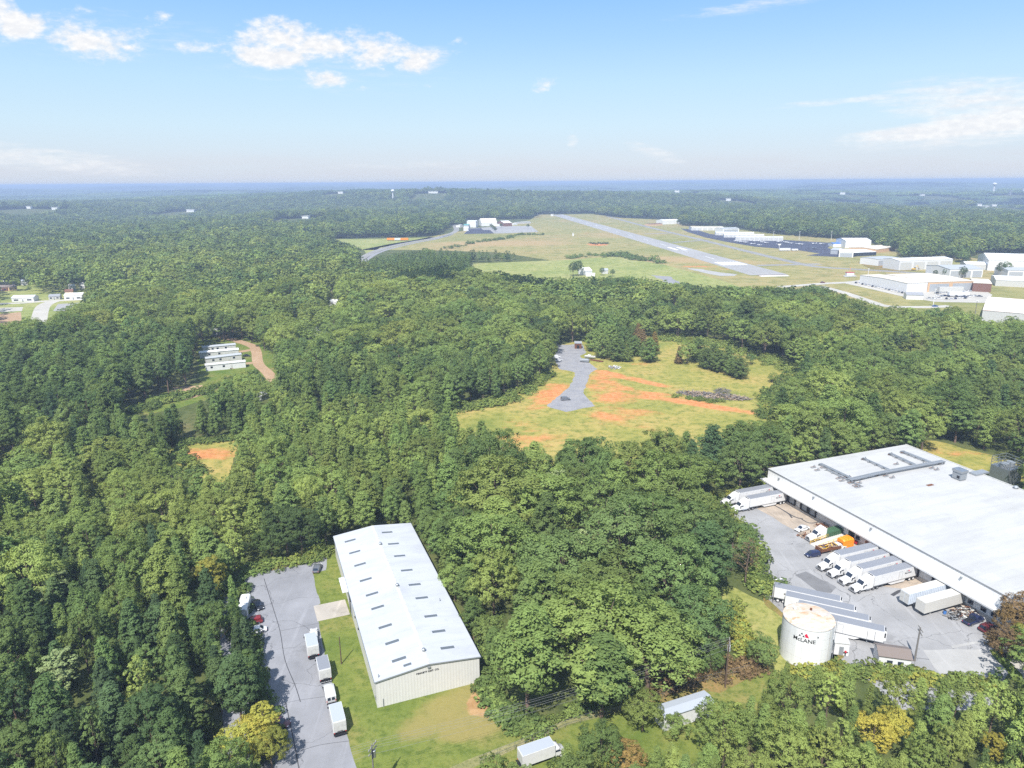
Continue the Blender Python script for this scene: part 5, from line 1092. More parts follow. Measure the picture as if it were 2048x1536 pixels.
# pipes and plant on the roof
def rp(cx, cy, z=WHH+.4): v = wloc(*C2(cx, cy), z); return Vector((v.x, v.y, z))
def pipe_run(pts, r=.16, n=3, gap=.5, z=WHH+.7, posts=True):
    b = MB(); q = [rp(*p_, z) for p_ in pts]
    for i in range(len(q)-1):
        d = (q[i+1]-q[i]).normalized(); nr = Vector((-d.y, d.x, 0))
        for k in range(n): b.cyl(q[i]+nr*gap*(k-(n-1)/2), q[i+1]+nr*gap*(k-(n-1)/2), r*(1 if k % 2 else .75), n=7, mat='steel_grey' if k % 2 else 'galvanised')
        m = int((q[i+1]-q[i]).length/2.6)
        for j in range(m+1):
            c = q[i].lerp(q[i+1], j/max(1, m)); b.box(c.x-.75, c.x+.75, c.y-.1, c.y+.1, WHH+.01, z-.12, 'grey_trim')
    b.build('roof_pipes', roof)
pipe_run([(760, 148), (965, 245)], n=3); pipe_run([(800, 185), (1020, 290)], .1, 2, .4, WHH+.4); pipe_run([(1030, 112), (1205, 190)], n=2); pipe_run([(1200, 82), (1380, 165)], n=3); pipe_run([(1275, 68), (1460, 140)], n=3); pipe_run([(945, 250), (1120, 210), (1540, 132)], .2, 4, .45, WHH+1.0)
for cx, cy in ((720, 170), (745, 188), (780, 172), (880, 240), (900, 255), (920, 235), (960, 270), (985, 285), (1010, 270), (1000, 295), (945, 235), (1190, 205), (1220, 235), (1245, 150), (1180, 225), (1470, 175), (1500, 185), (1530, 150), (1410, 150), (1045, 120), (1210, 90), (1290, 80)):
    c = rp(cx, cy); MB().box(c.x-.9, c.x+.9, c.y-.14, c.y+.14, WHH+.01, WHH+.28, 'grey_trim').cyl((c.x, c.y, WHH), (c.x, c.y, WHH+1.1), .16, n=8, mat='galvanised').cyl((c.x-1.2, c.y+.3, WHH+.4), (c.x+1.0, c.y+.3, WHH+.4), .09, n=6, mat='rust_brown').build('valve_stand', roof)
c = rp(1325, 180); MB().box(c.x-11, c.x+12, c.y-.5, c.y+.5, WHH+.01, WHH+.9, 'steel_grey').build('pipe_duct', roof)
c = rp(1637, 240); u = MB().box(c.x-1.3, c.x+1.3, c.y-1.5, c.y+1.5, WHH+.4, WHH+2.6, 'steel_grey'); u.box(c.x-1.5, c.x+1.5, c.y-1.7, c.y+1.7, WHH+2.6, WHH+3.4, 'galvanised'); u.box(c.x-1.32, c.x-1.305, c.y-1.1, c.y-.1, WHH+.7, WHH+1.6, 'black'); u.box(c.x-1.2, c.x+1.2, c.y-1.4, c.y+1.4, WHH+.01, WHH+.4, 'grey_trim'); u.build('air_handler', roof)
c = rp(1765, 205); MB().box(c.x-3, c.x+3, c.y-1.2, c.y+1.2, WHH+.01, WHH+.6, 'steel_grey').build('equipment_deck', roof)
c = rp(1997, 300); MB().cyl((c.x, c.y, WHH), (c.x, c.y, WHH+.6), .5, n=12, mat='galvanised').cyl((c.x, c.y, WHH+.6), (c.x, c.y, WHH+.95), .8, .45, n=12, mat='steel_grey').build('exhaust_vent', roof)
c = rp(1455, 278); MB().box(c.x-1.2, c.x+1.2, c.y-.5, c.y+.5, WHH+.01, WHH+.1, 'rust_brown').build('roof_hatch', roof)
pk = wloc(2008, 958, 0); WG = WM @ Vector((WHW+9, wloc(2008, 958, 0).y, 0)); pc = P(2008, 962)
e = thing('cooling_tower', 'tall galvanised cooling tower cage standing behind the warehouse', 'cooling tower', (pc.x, pc.y, 0), RW)
b = MB().box(-3.4, 3.4, -3.2, 3.2, .6, 5.6, 'galvanised'); b.build('casing', e)
b = MB()
for x in (-3.4, 0, 3.4):
    for y in (-3.2, 0, 3.2):
        if x or y: b.box(x-.07, x+.07, y-.07, y+.07, 5.6, 8.6, 'galvanised')
for z in (6.6, 7.6, 8.6): b.box(-3.45, 3.45, -3.27, -3.15, z-.06, z+.06, 'galvanised').box(-3.45, 3.45, 3.15, 3.27, z-.06, z+.06, 'galvanised').box(-3.47, -3.35, -3.14, 3.14, z-.06, z+.06, 'galvanised').box(3.35, 3.47, -3.14, 3.14, z-.06, z+.06, 'galvanised')
b.build('guard_frame', e)
for x in (-1.6, 1.6): MB().cyl((x, 0, 5.62), (x, 0, 6.9), 1.3, 1.4, n=16, mat='steel_grey').build('fan_stack', e)
for s in (-1, 1): MB().box(-3.2, 3.2, s*2.9-.12, s*2.9+.12, 0, .6, 'grey_trim').build('support_beam', e)

# trucks at the docks
names_t = ['white sleeper truck backed to the dock nearest the wood, far left of the yard', 'white sleeper truck with logo trailer, second from the wood at the far docks', 'white sleeper truck first in the middle row of four at the docks', 'white sleeper truck second in the middle row of four at the docks', 'white sleeper truck third in the middle row of four at the docks', 'white sleeper truck last in the middle row of four, nearest the old trailers']
names_r = ['white refrigerated trailer at the dock nearest the wood, only its roof and top showing', 'white refrigerated trailer at the second far dock with its marked side showing', 'white refrigerated trailer first in the middle row of four, by the orange skip', 'white refrigerated trailer second in the middle row of four', 'white refrigerated trailer third in the middle row of four', 'white refrigerated trailer last in the middle row of four with its marked side in view']
for i, (x, y) in enumerate(truck_fronts):
    ty = tys[i]; fx = -20.6+ (.0 if i > 1 else .2)
    tractor(names_t[i], tuple(WM @ Vector((fx, ty, .02))), RW+math.pi, 'sleeper trucks at the docks')
    reefer(names_r[i], tuple(WM @ Vector((fx+5.75, ty, .02))), RW+math.pi, 'refrigerated trailers backed to the docks', L=14.75)
f = wloc(1615, 1080, .4); tractor('white sleeper truck without a trailer standing beside the green skip', tuple(WM @ Vector((f.x, f.y, .02))), RW+math.pi, 'sleeper trucks at the docks')
for (x, y), lab, bd, rfm, rb in ((olds[0], 'old blue ribbed trailer with broken doors at the docks, left of a pair', 'blue_rib', 'old_trailer', True), (olds[1], 'plain pale grey old trailer at the docks, right of a pair', 'old_trailer', 'old_trailer', False)):
    f = wloc(x+20, y-8, .6); xx = wloc(x, y, .9).x; dry_trailer(lab, tuple(WM @ Vector((min(xx, -13.3), f.y, .02))), RW+math.pi, 'old trailers at the docks', bd, rfm, 13.4, rb)
# row of trailers beside the tank: rears at the left
a = P(1700, 1281, 1.1); b_ = P(1768, 1292, 1.1); dirv = (P(1686, 1203, 3.9)-P(1556, 1175, 3.9)); RT = math.atan2(dirv.y, dirv.x)
for i, (x, y) in enumerate(((1685, 1198), (1713, 1217), (1742.5, 1237), (1774, 1259))):
    c = P(x, y, 4.0)
    reefer('white refrigerated trailer parked by the tank, ' + ('farthest of four in a row', 'second farthest of four in a row', 'third of four in a row', 'nearest of four with its marked side showing')[i], (c.x-.45*math.cos(RT), c.y-.45*math.sin(RT), .02), RT, 'refrigerated trailers parked in a row by the tank', L=15.0, bars=(i == 3))
# things in the yard
p = P(1604, 1060); car('white coupe parked near the docks beside the lone truck', (p.x, p.y, .02), RW+math.radians(186), 'car_white', 'coupe')
p = P(1625, 1112); car('dark blue hatchback standing alone in the warehouse yard', (p.x, p.y, .02), RW+math.radians(172), 'car_navy', 'hatch')
p = P(1946, 1244); car('navy pickup truck with a covered bed by the scrap heap', (p.x, p.y, .02), RW+math.radians(4), 'car_navy', 'pickup', cat='pickup', name='pickup_truck')
p = P(1976, 1260); car('maroon sport utility car parked behind the navy pickup', (p.x, p.y, .02), RW+math.radians(2), 'car_maroon', 'suv')
p = P(2010, 1291); car('red car half hidden under the browning tree by the yard gate', (p.x, p.y, .03), math.radians(155), 'car_red', 'sedan')
p = P(1662, 1072); e = thing('waste_skip', 'green steel roll-off waste skip with a closed top near the docks', 'skip', (p.x, p.y, .02), RW)
MB().loft([[(-3.3, -1.2, .2), (-3.3, 1.2, .2), (-3.3, 1.25, 1.9), (-3.3, -1.25, 1.9)], [(3.0, -1.2, .2), (3.0, 1.2, .2), (3.3, 1.25, 2.3), (3.3, -1.25, 2.3)]], 'green_steel').build('body', e)
b = MB()
for i in range(9):
    for s in (-1, 1): b.box(-2.9+i*.72-.06, -2.9+i*.72+.06, s*1.27-.05, s*1.27+.05, .3, 1.95, 'green_steel')
b.build('side_rib', e)
for s in (-1, 1): MB().box(-3.0, 3.0, s*.8-.1, s*.8+.1, .02, .2, 'black').build('skid', e)
p = P(1690, 1092); e = thing('waste_skip', 'bright orange compactor skip with a slotted front near the docks', 'skip', (p.x, p.y, .02), RW)
MB().station([(-1.9, .2, 2.5, 1.2, 1.0), (-1.6, .2, 2.7, 1.25, 1.1), (1.6, .2, 2.7, 1.25, 1.1), (1.9, .2, 2.5, 1.2, 1.0)], 'orange_paint', .2).build('body', e)
MB().box(-1.96, -1.86, -.8, .8, 1.0, 1.5, 'black').build('slot', e); b = MB()
for x in (-1.0, 0, 1.0): b.box(x-.08, x+.08, -1.1, 1.1, 2.702, 2.8, 'orange_paint')
b.build('lid_rib', e)
p = P(1656, 1102); e = thing('flatbed_trailer', 'rusty brown flatbed trailer loaded with scrap wood beside the yellow rails', 'trailer', (p.x, p.y, .02), RW+math.pi)
MB().box(-3.6, 3.6, -1.2, 1.2, .8, 1.0, 'rust_brown').build('deck', e); b = MB().box(3.45, 3.6, -1.2, 1.2, 1.0, 1.9, 'rust_brown').box(-3.4, 3.4, -1.2, -1.12, 1.0, 1.6, 'rust_brown').box(-3.4, 3.4, 1.12, 1.2, 1.0, 1.6, 'rust_brown'); b.build('side_board', e)
rr = random.Random(4); b = MB()
for i in range(26):
    b.M = Matrix.Translation((rr.uniform(-3, 3), rr.uniform(-.8, .8), rr.uniform(1.1, 1.7))) @ Matrix.Rotation(rr.uniform(0, 3), 4, 'Z') @ Matrix.Rotation(rr.uniform(-.4, .4), 4, 'X'); b.box(-.8, .8, -.1, .1, -.05, .05, rr.choice(['pallet_wood', 'rust_brown', 'yellow_steel', 'grey_pole']))
b.build('load', e)
for x in (-2.6, -1.5):
    for s in (-1, 1): wheel(e, x, s*1.0, .42, .28)
p = P(1672, 1098); e = thing('pickup_truck', 'white work truck squeezed between the flatbed and the orange skip', 'pickup', (p.x, p.y, .02), RW); bpy.data.objects.remove(e)
car('white work truck squeezed between the flatbed and the orange skip', (p.x, p.y, .02), RW, 'car_white', 'pickup', cat='pickup', name='pickup_truck')
ra, rb_ = P(1628, 1093), P(1706, 1071); d = rb_-ra; e = thing('loading_ramp', 'grey loading ramp with yellow hand rails rising to the dock', 'ramp', (ra.x, ra.y, 0), math.atan2(d.y, d.x)); LR = d.length
MB().add([(0, -1.5, .02), (LR, -1.5, .02), (LR, 1.5, .02), (0, 1.5, .02), (0, -1.5, .08), (LR, -1.5, 1.15), (LR, 1.5, 1.15), (0, 1.5, .08)], [(0, 3, 2, 1), (4, 5, 6, 7), (0, 1, 5, 4), (1, 2, 6, 5), (2, 3, 7, 6), (3, 0, 4, 7)], 'concrete_block').build('slab', e)
for s in (-1, 1):
    b = MB(); zf = lambda t: .08+1.07*t
    for i in range(9): t = i/8; b.cyl((LR*t, s*1.45, zf(t)), (LR*t, s*1.45, zf(t)+1.1), .06, n=6, mat='yellow_steel')
    for hh in (.55, 1.1): b.cyl((0, s*1.45, .08+hh), (LR, s*1.45, 1.15+hh), .06, n=6, mat='yellow_steel')
    b.build('hand_rail', e)
def heap(name, label, cat, loc, rad, n, mats, seed, hgt=1.2, box=(.6, .12, .06), kind=None):
    rr = random.Random(seed); b = MB()
    for i in range(n):
        a = rr.uniform(0, 6.28); q = math.sqrt(rr.uniform(0, 1)); x, y = rad[0]*q*math.cos(a), rad[1]*q*math.sin(a); z = rr.uniform(.05, 1)*hgt*(1-q*.8)+.06
        b.M = Matrix.Translation((x, y, z)) @ Matrix.Rotation(rr.uniform(0, 3.14), 4, 'Z') @ Matrix.Rotation(rr.uniform(-.5, .5), 4, 'Y') @ Matrix.Rotation(rr.uniform(-.5, .5), 4, 'X'); s = rr.uniform(.5, 1.5)
        b.box(-box[0]*s, box[0]*s, -box[1], box[1], -box[2], box[2], rr.choice(mats))
    o = b.build(name); o.location = loc; return tag(o, label, cat)
p = P(1938, 1224); heap('scrap_heap', 'heap of broken pallets and scrap beside the plain grey trailer', 'scrap heap', (p.x, p.y, .0), (5.2, 2.2), 170, ['pallet_wood', 'grey_pole', 'rust_brown', 'dirty_white', 'black'], 5, 1.5).rotation_euler = (0, 0, RW)
p = P(1907, 1233); heap('scrap_heap', 'small dark tangle of wire scrap in front of the plain grey trailer', 'scrap heap', (p.x, p.y, .0), (1.8, 1.5), 60, ['black', 'grey_trim', 'grey_pole'], 6, 1.2)
p = P(1608, 1072); heap('pallet_pile', 'low pile of broken pallets in front of the lone truck', 'pile', (p.x, p.y, .0), (2.0, 1.5), 50, ['pallet_wood', 'rust_brown', 'grey_pole'], 7, .8)
p = P(1655, 1053); heap('pallet_pile', 'spread of brown pallets along the dock wall behind the green skip', 'pile', (p.x, p.y, .0), (3.6, 1.6), 90, ['pallet_wood', 'rust_brown'], 8, 1.1)
p = P(1714, 1088); e = thing('pallet_jack', 'red loading machine beside the ramp under the canopy', 'loader', (p.x, p.y, .02), RW); MB().box(-.8, .5, -.5, .5, .3, 1.1, 'red_paint').build('body', e); MB().box(.5, .6, -.45, .45, .15, 2.0, 'red_paint').build('mast', e)
for s in (-1, 1): MB().box(.6, 1.6, s*.3-.08, s*.3+.08, .1, .16, 'dark_metal').build('fork', e); wheel(e, -.4, s*.45, .25, .18)
p = P(1889, 1228); e = thing('drum', 'blue plastic drum under the plain grey trailer', 'drum', (p.x, p.y, .02)); MB().cyl((0, 0, 0), (0, 0, .95), .35, n=14, mat='blue_paint').build('barrel', e); MB().cyl((0, 0, .95), (0, 0, .98), .31, n=14, mat='black').build('lid', e)
p = P(2003, 1309); e = thing('litter_bin', 'yellow bin on the grass by the white notice board', 'bin', (p.x, p.y, .03)); MB().cyl((0, 0, .0), (0, 0, 1.0), .4, .5, n=12, mat='yellow_steel').build('barrel', e); MB().cyl((0, 0, 1.0), (0, 0, 1.08), .54, n=12, mat='yellow_steel').build('lid', e)
p = P(2017, 1313); e = thing('notice_board', 'white notice board on posts at the yard entrance', 'sign', (p.x, p.y, .02), math.radians(-15)); MB().box(-1.3, 1.3, -.08, .08, .9, 2.3, 'white_paint').build('panel', e)
for s in (-1, 1): MB().box(s*1.1-.06, s*1.1+.06, -.05, .05, 0, .9, 'grey_trim').build('post', e)

# ------------------------------------------------------------------ water tank
tl, tr2 = P(1567, 1296), P(1664, 1318); tc = P(1614.5, 1318); TR = 5.25; tc = Vector((tc.x, tc.y+1.6, 0)); TH = 9.4
e = thing('water_tank', 'big round white water tank with rusty top and lettering', 'tank', (tc.x, tc.y, 0), 0)
b = MB().cyl((0, 0, 0), (0, 0, TH), TR, n=72, mat='tank_wall', cap=False); w_ = b.build('shell', e, smooth=True)
b = MB(); 
for z in (2.4, 4.8, 7.2): b.cyl((0, 0, z-.02), (0, 0, z+.02), TR+.012, n=72, mat='dirty_white')
b.cyl((0, 0, TH-.12), (0, 0, TH+.04), TR+.06, n=72, mat='dirty_white', cap=False); b.build('rim_band', e)
b = MB(); b.loft([[(rr_*math.cos(6.2832*k/64), rr_*math.sin(6.2832*k/64), z) for k in range(64)] for rr_, z in ((TR+.02, TH), (TR*.6, TH+.28), (TR*.2, TH+.5), (.05, TH+.56))], 'rusted_tank_top'); top = b.build('roof', e, smooth=True)
MB().cyl((1.2, 2.0, TH+.3), (1.2, 2.0, TH+.8), .25, n=10, mat='rust_brown').build('vent', top); MB().box(-2.4, -1.7, 2.2, 2.9, TH+.25, TH+.55, 'dirty_white').build('hatch', top)
ca = math.atan2(-tc.y, -tc.x)+math.radians(-4)
mark_parts(e, 1.25, lambda x, y: ((TR+.035)*math.cos(ca+x/TR), (TR+.035)*math.sin(ca+x/TR), TH-3.0+y))
lad = MB(); la = math.radians(-22)
for s in (-1, 1): lad.cyl(((TR+.25)*math.cos(la+s*.05), (TR+.25)*math.sin(la+s*.05), .3), ((TR+.25)*math.cos(la+s*.05), (TR+.25)*math.sin(la+s*.05), TH+.9), .035, n=5, mat='steel_grey')
for i in range(24): lad.cyl(((TR+.25)*math.cos(la-.05), (TR+.25)*math.sin(la-.05), .5+i*.38), ((TR+.25)*math.cos(la+.05), (TR+.25)*math.sin(la+.05), .5+i*.38), .025, n=4, mat='steel_grey')
lad.build('ladder', e)
pa = ca+math.radians(62); MB().cyl(((TR+.15)*math.cos(pa), (TR+.15)*math.sin(pa), 0), ((TR+.15)*math.cos(pa), (TR+.15)*math.sin(pa), TH-.3), .1, n=8, mat='dirty_white').build('overflow_pipe', e)
MB().box(TR*math.cos(ca+.5)-.1, TR*math.cos(ca+.5)+.1, TR*math.sin(ca+.5)-.12, TR*math.sin(ca+.5)+.02, TH-1.5, TH-1.25, 'black').build('level_gauge', e)
def hut(name, label, cat, c, rz, w, d, h, ridge, wall, roofm, extras=()):
    e = thing(name, label, cat, (c[0], c[1], 0), rz)
    b = MB().box(-w/2, w/2, -d/2, d/2, 0, h, wall)
    if ridge > 0: b.add([(-w/2, -d/2, h), (-w/2, d/2, h), (-w/2, 0, h+ridge)], [(0, 1, 2)], wall); b.add([(w/2, -d/2, h), (w/2, d/2, h), (w/2, 0, h+ridge)], [(0, 2, 1)], wall)
    b.build('wall', e); o = .25; r = MB()
    if ridge > 0:
        for s in (-1, 1): r.add([(-w/2-o, s*(d/2+o), h-.08), (w/2+o, s*(d/2+o), h-.08), (w/2+o, 0, h+ridge+.02), (-w/2-o, 0, h+ridge+.02), (-w/2-o, s*(d/2+o), h+.06), (w/2+o, s*(d/2+o), h+.06), (w/2+o, 0, h+ridge+.16), (-w/2-o, 0, h+ridge+.16)], [(0, 3, 2, 1), (4, 5, 6, 7), (0, 1, 5, 4), (1, 2, 6, 5), (2, 3, 7, 6), (3, 0, 4, 7)], roofm)
    else: r.box(-w/2-o*.4, w/2+o*.4, -d/2-o*.4, d/2+o*.4, h, h+.18, roofm)
    r.build('roof', e)
    for (nm, side, u0, u1, z0, z1, mt) in extras:
        y = -d/2 if side == 'f' else d/2
        if side in 'fb': MB().box(u0, u1, y-.05, y+.05, z0, z1, mt).build(nm, e)
        else: x = w/2 if side == 'r' else -w/2; MB().box(x-.05, x+.05, u0, u1, z0, z1, mt).build(nm, e)
    return e
p = P(1679, 1303); hut('pump_house', 'small white flat roofed pump house against the right of the tank', 'hut', (p.x, p.y), math.radians(-12), 3.0, 2.6, 2.9, 0, 'white_paint', 'dirty_white', [('door', 'f', -.5, .4, 0, 2.1, 'steel_grey')])
p = P(1690, 1312); e = thing('standpipe', 'black valve pipe beside the pump house', 'pipe', (p.x, p.y, 0)); MB().cyl((0, 0, 0), (0, 0, .9), .12, n=8, mat='black').cyl((-.4, 0, .9), (.5, 0, .9), .12, n=8, mat='black').build('pipe', e); MB().cyl((0, 0, .95), (0, 0, 1.25), .25, .2, n=10, mat='red_paint').build('valve', e)
p = P(1782, 1326); hut('gate_hut', 'small white hut with a brown shingle roof beside the yard entrance', 'hut', (p.x, p.y), math.radians(-14), 6.2, 4.2, 2.9, .9, 'white_paint', 'shingle_brown', [('door', 'r', -.5, .4, 0, 2.1, 'door_grey'), ('window', 'f', -1.5, -.4, 1.1, 2.0, 'glass_dark'), ('window', 'f', .6, 1.7, 1.1, 2.0, 'glass_dark')])
p = P(1807, 1327); e = thing('chiller_unit', 'pale blue machine beside the white hut', 'machine', (p.x, p.y, 0), math.radians(-14)); MB().box(-.9, .9, -.8, .8, .1, 1.5, 'blue_rib').build('cabinet', e); MB().cyl((0, 0, 1.5), (0, 0, 1.65), .55, n=14, mat='dark_metal').build('fan', e)
# long white trailers and truck beyond the bottom trees
A_, B2 = P(1330, 1425, 3.6), P(1424, 1395, 3.6); d = B2-A_
hut('storage_trailer', 'long white storage trailer with pale roof among trees at the bottom', 'trailer', ((A_.x+B2.x)/2-.6, (A_.y+B2.y)/2+.6), math.atan2(d.y, d.x), d.length+.3, 3.0, 3.3, .2, 'white_paint', 'trailer_roof_white', [('door', 'r', -.8, .8, .9, 3.0, 'dirty_white')])
A_, B2 = P(1040, 1505, 3.2), P(1118, 1478, 3.2); d = B2-A_
box_truck('white box truck with grey roof behind the trees at the photo bottom', (A_.x, A_.y, .02), math.atan2(d.y, d.x), 'trailer_roof_white', 6.4, 'box trucks beside the lawn')

# ------------------------------------------------------------------ poles and wires
def pole(label, base, h, arms=1, transformer=None, mat='wood_pole', rz=0.0, lamp=False, r=.17):
    e = thing('utility_pole' if not lamp else 'light_pole', label, 'pole', (base[0], base[1], -.02), rz)
    MB().cyl((0, 0, -.3), (0, 0, h), r, r*.65, n=9, mat=mat).build('post', e)
    for k in range(arms):
        z = h-.35-k*.9; a = MB().box(-1.25, 1.25, -.08-.12, .08-.12, z-.07, z+.07, 'grey_pole').build('crossarm', e); n = MB()
        for x in (-1.1, -.45, .45, 1.1): n.cyl((x, -.12, z+.07), (x, -.12, z+.3), .05, .035, n=7, mat='dirty_white')
        n.build('insulator', a)
    if transformer:
        t = MB().cyl((.42, -.1, h-2.8), (.42, -.1, h-1.5), .3, n=14, mat=transformer).cyl((.42, -.1, h-1.5), (.42, -.1, h-1.38), .3, .15, n=14, mat=transformer).cyl((.42, -.1, h-1.38), (.42, -.1, h-1.15), .05, n=6, mat='dirty_white').build('transformer', e, smooth=True)
    if lamp: MB().tube([(0, 0, h-.2), (.5, 0, h+.05), (1.2, 0, h+.1)], .04, mat='galvanised').box(1.1, 1.7, -.14, .14, h+.02, h+.15, 'lamp_glass').build('lamp_arm', e)
    return e
pm = P(1450, 1375); pole('wooden utility pole with a white transformer beyond the bottom trees', pm, 11.3, 2, 'white_paint', rz=math.radians(75))
pn = P(743, 1489, 11.0); pole('wooden utility pole with a grey transformer at the bottom lawn edge', (pn.x, pn.y), 11.0, 2, 'galvanised', 'grey_pole', rz=math.radians(70))
pr = P(1829, 1322); pole('grey utility pole at the yard entrance beside the white hut', pr, 8.4, 2, None, 'grey_pole', rz=math.radians(80), r=.22)
pl = P(683, 1328); pole('bare dark pole without crossarms standing on the shed lawn', pl, 6.8, 0, None, 'wood_pole', r=.14)
pq = P(1545.5, 1205); pole('slim light pole with a lamp arm above the grass slope', pq, 6.5, 0, None, 'grey_pole', lamp=True, r=.11)
def wire(label, a, b_, sag, r=.014):
    pts = [Vector(a).lerp(Vector(b_), t/14)-Vector((0, 0, sag*4*(t/14)*(1-t/14))) for t in range(15)]
    return tag(MB().tube(pts, r, 4, 'wire').build('power_line'), label, 'cable', 'power lines over the bottom lawn')
for k, (o_, z) in enumerate(((-1.1, 0), (-.45, 0), (.45, 0), (1.1, 0), (0, -1.9))):
    va = Vector((pn.x+o_*math.cos(math.radians(70)), pn.y+o_*math.sin(math.radians(70)), 10.95+z)); vb = Vector((pm.x+o_*math.cos(math.radians(75)), pm.y+o_*math.sin(math.radians(75)), 11.2+z)); vc = Vector((pr.x+o_*.2, pr.y+o_, 8.3+z*.6))
    nm = ('first', 'second', 'third', 'fourth', 'lowest')[k]
    wire(f'{nm} overhead cable from the bottom lawn pole to the white transformer pole', va, vb, 1.2)
    wire(f'{nm} overhead cable running left from the bottom lawn pole across the lot', va, va+Vector((-60, -22, 0)), 1.2)
# fences
def fence(label, pts, h=1.8, gap=3.0, mat='galvanised', rails=(1.0, .5)):
    e = thing('chain_link_fence', label, 'fence', (pts[0][0], pts[0][1], 0)); o = Vector((pts[0][0], pts[0][1], 0)); b = MB(); r = MB()
    for i in range(len(pts)-1):
        p_, q_ = Vector((pts[i][0], pts[i][1], 0))-o, Vector((pts[i+1][0], pts[i+1][1], 0))-o; n = max(1, int((q_-p_).length/gap))
        for j in range(n): c = p_.lerp(q_, j/n); MB().cyl(c-Vector((0, 0, .1)), c+Vector((0, 0, h)), .035, n=6, mat=mat).build('post', e)
        for k in rails: r.cyl(p_+Vector((0, 0, h*k)), q_+Vector((0, 0, h*k)), .022, n=5, mat=mat)
        m = int((q_-p_).length/.55)
        for j in range(m): c = p_.lerp(q_, j/m); c2 = p_.lerp(q_, (j+1)/m); r.cyl(c+Vector((0, 0, .05)), c2+Vector((0, 0, h)), .007, n=3, mat=mat); r.cyl(c2+Vector((0, 0, .05)), c+Vector((0, 0, h)), .007, n=3, mat=mat)
    r.build('wire_mesh', e); return e
fence('low wire fence running from the bottom lawn towards the long white trailer', px((960, 1528), (1030, 1500), (1130, 1457), (1250, 1418), (1330, 1392)))
fence('wire fence along the dry brush behind the long white trailer', px((1325, 1398), (1390, 1372), (1465, 1352), (1500, 1345)))
# ------------------------------------------------------------------ the clearing
p = P(1131, 800); car('grey sport utility car standing on the gravel track in the clearing', (p.x, p.y, .03), math.radians(8), 'car_grey', 'suv')
p = P(1156, 696); hut('dark_shed', 'small dark brown shed at the head of the gravel track', 'shed', (p.x, p.y), math.radians(-4), 4.2, 4.0, 3.4, .8, 'rust_brown', 'shingle_grey', [('door', 'f', -.8, .8, 0, 2.2, 'black')])
p = P(1169, 724); e = thing('farm_trailer', 'dark covered trailer beside the gravel pad in the clearing', 'trailer', (p.x, p.y, .02), math.radians(-20))
MB().station([(-2.6, .5, 1.9, 1.0, .9), (2.2, .5, 2.0, 1.0, .9), (2.8, .6, 1.5, .9, .7)], 'steel_grey', .2).build('body', e)
for s in (-1, 1): wheel(e, -.6, s*1.0, .36, .24)
p = P(1180, 717); e = thing('boat', 'white boat on a trailer behind the dark covered trailer', 'boat', (p.x, p.y, .02), math.radians(-25))
MB().loft([[(x, -w_*.6, .6+k), (x, w_*.6, .6+k), (x, w_, 1.5+k), (x, -w_, 1.5+k)] for x, w_, k in ((-3.2, 1.1, 0), (0, 1.15, 0), (2.2, .8, .1), (3.3, .08, .4))], 'white_paint').build('hull', e); MB().station([(-1.2, 1.5, 2.3, .7, .6), (.6, 1.5, 2.2, .65, .5)], 'white_paint').build('cabin', e)
MB().box(-2.6, 2.8, -.1, .1, .35, .6, 'galvanised').build('cradle', e)
for s in (-1, 1): wheel(e, -.8, s*1.0, .33, .22)
p = P(1193, 722); e = thing('pipe_stack', 'row of long rusty brown beams lying beside the boat', 'beams', (p.x, p.y, 0), math.radians(-38)); rr = random.Random(2)
for i in range(7): MB().box(-4.2+rr.uniform(-.6, .6), 4.2, -1+i*.3, -.82+i*.3, .05, .38+rr.uniform(0, .3), 'rust_brown').build('beam', e)
p = P(1228, 736); heap('scrap_heap', 'red and white scrap pile on the grass of the clearing', 'scrap heap', (p.x, p.y, 0), (3.2, 3.0), 60, ['dirty_white', 'rust_brown', 'steel_grey', 'white_paint'], 9, 1.4, (1.0, .14, .08))
for i, (x, y, lab, st_k) in enumerate(((1113, 716, 'white van parked under the trees on the left of the gravel pad', 'suv'), (1117, 722, 'white car nearest the camera on the left of the gravel pad', 'sedan'))):
    p = P(x, y); car(lab, (p.x, p.y, .03), math.radians(15+i*10), 'car_white', st_k)
p = P(1428, 793); o = heap('brush_pile', 'long heap of cut grey logs and branches in the clearing', 'brush pile', (p.x, p.y, 0), (17.5, 4.6), 420, ['grey_pole', 'bark', 'pallet_wood', 'grey_pole'], 10, 1.8, (1.5, .12, .12)); o.rotation_euler = (0, 0, math.radians(-21))
p = P(1445, 787); o = heap('brush_pile', 'bare grey twig tangle on top of the log heap', 'brush pile', (p.x, p.y, .8), (4.2, 2.5), 150, ['grey_pole'], 11, 2.6, (1.1, .04, .04))
# ------------------------------------------------------------------ mobile homes on the left
def mobile_home(name, lab, x0, y0, x1, y1, depth, h, wall, roofm, wins, group):
    a, b_ = P(x0, y0), P(x1, y1); d = b_-a; L = d.length; rz = math.atan2(d.y, d.x); nrm = Vector((-d.y, d.x, 0)).normalized(); c = (a+b_)/2+nrm*depth/2
    ex = [('window', 'f', -L/2+L*w-.6, -L/2+L*w+.6, 1.5, 2.6, 'glass_dark') for w in wins]+[('door', 'f', -L/2+L*.62, -L/2+L*.62+1.0, .5, 2.6, 'dirty_white'), ('steps', 'f', -L/2+L*.62, -L/2+L*.62+1.2, 0, .5, 'pallet_wood')]
    return tag(hut(name, lab, 'mobile home', (c.x, c.y), rz, L, depth, h, .5, wall, roofm, ex), group=group)
G = 'mobile homes in a row'
mobile_home('mobile_home', 'white mobile home nearest the lawn, front of the row', 412, 743, 492, 735, 4.6, 3.4, 'white_paint', 'dirty_white', (.45, .15), G)
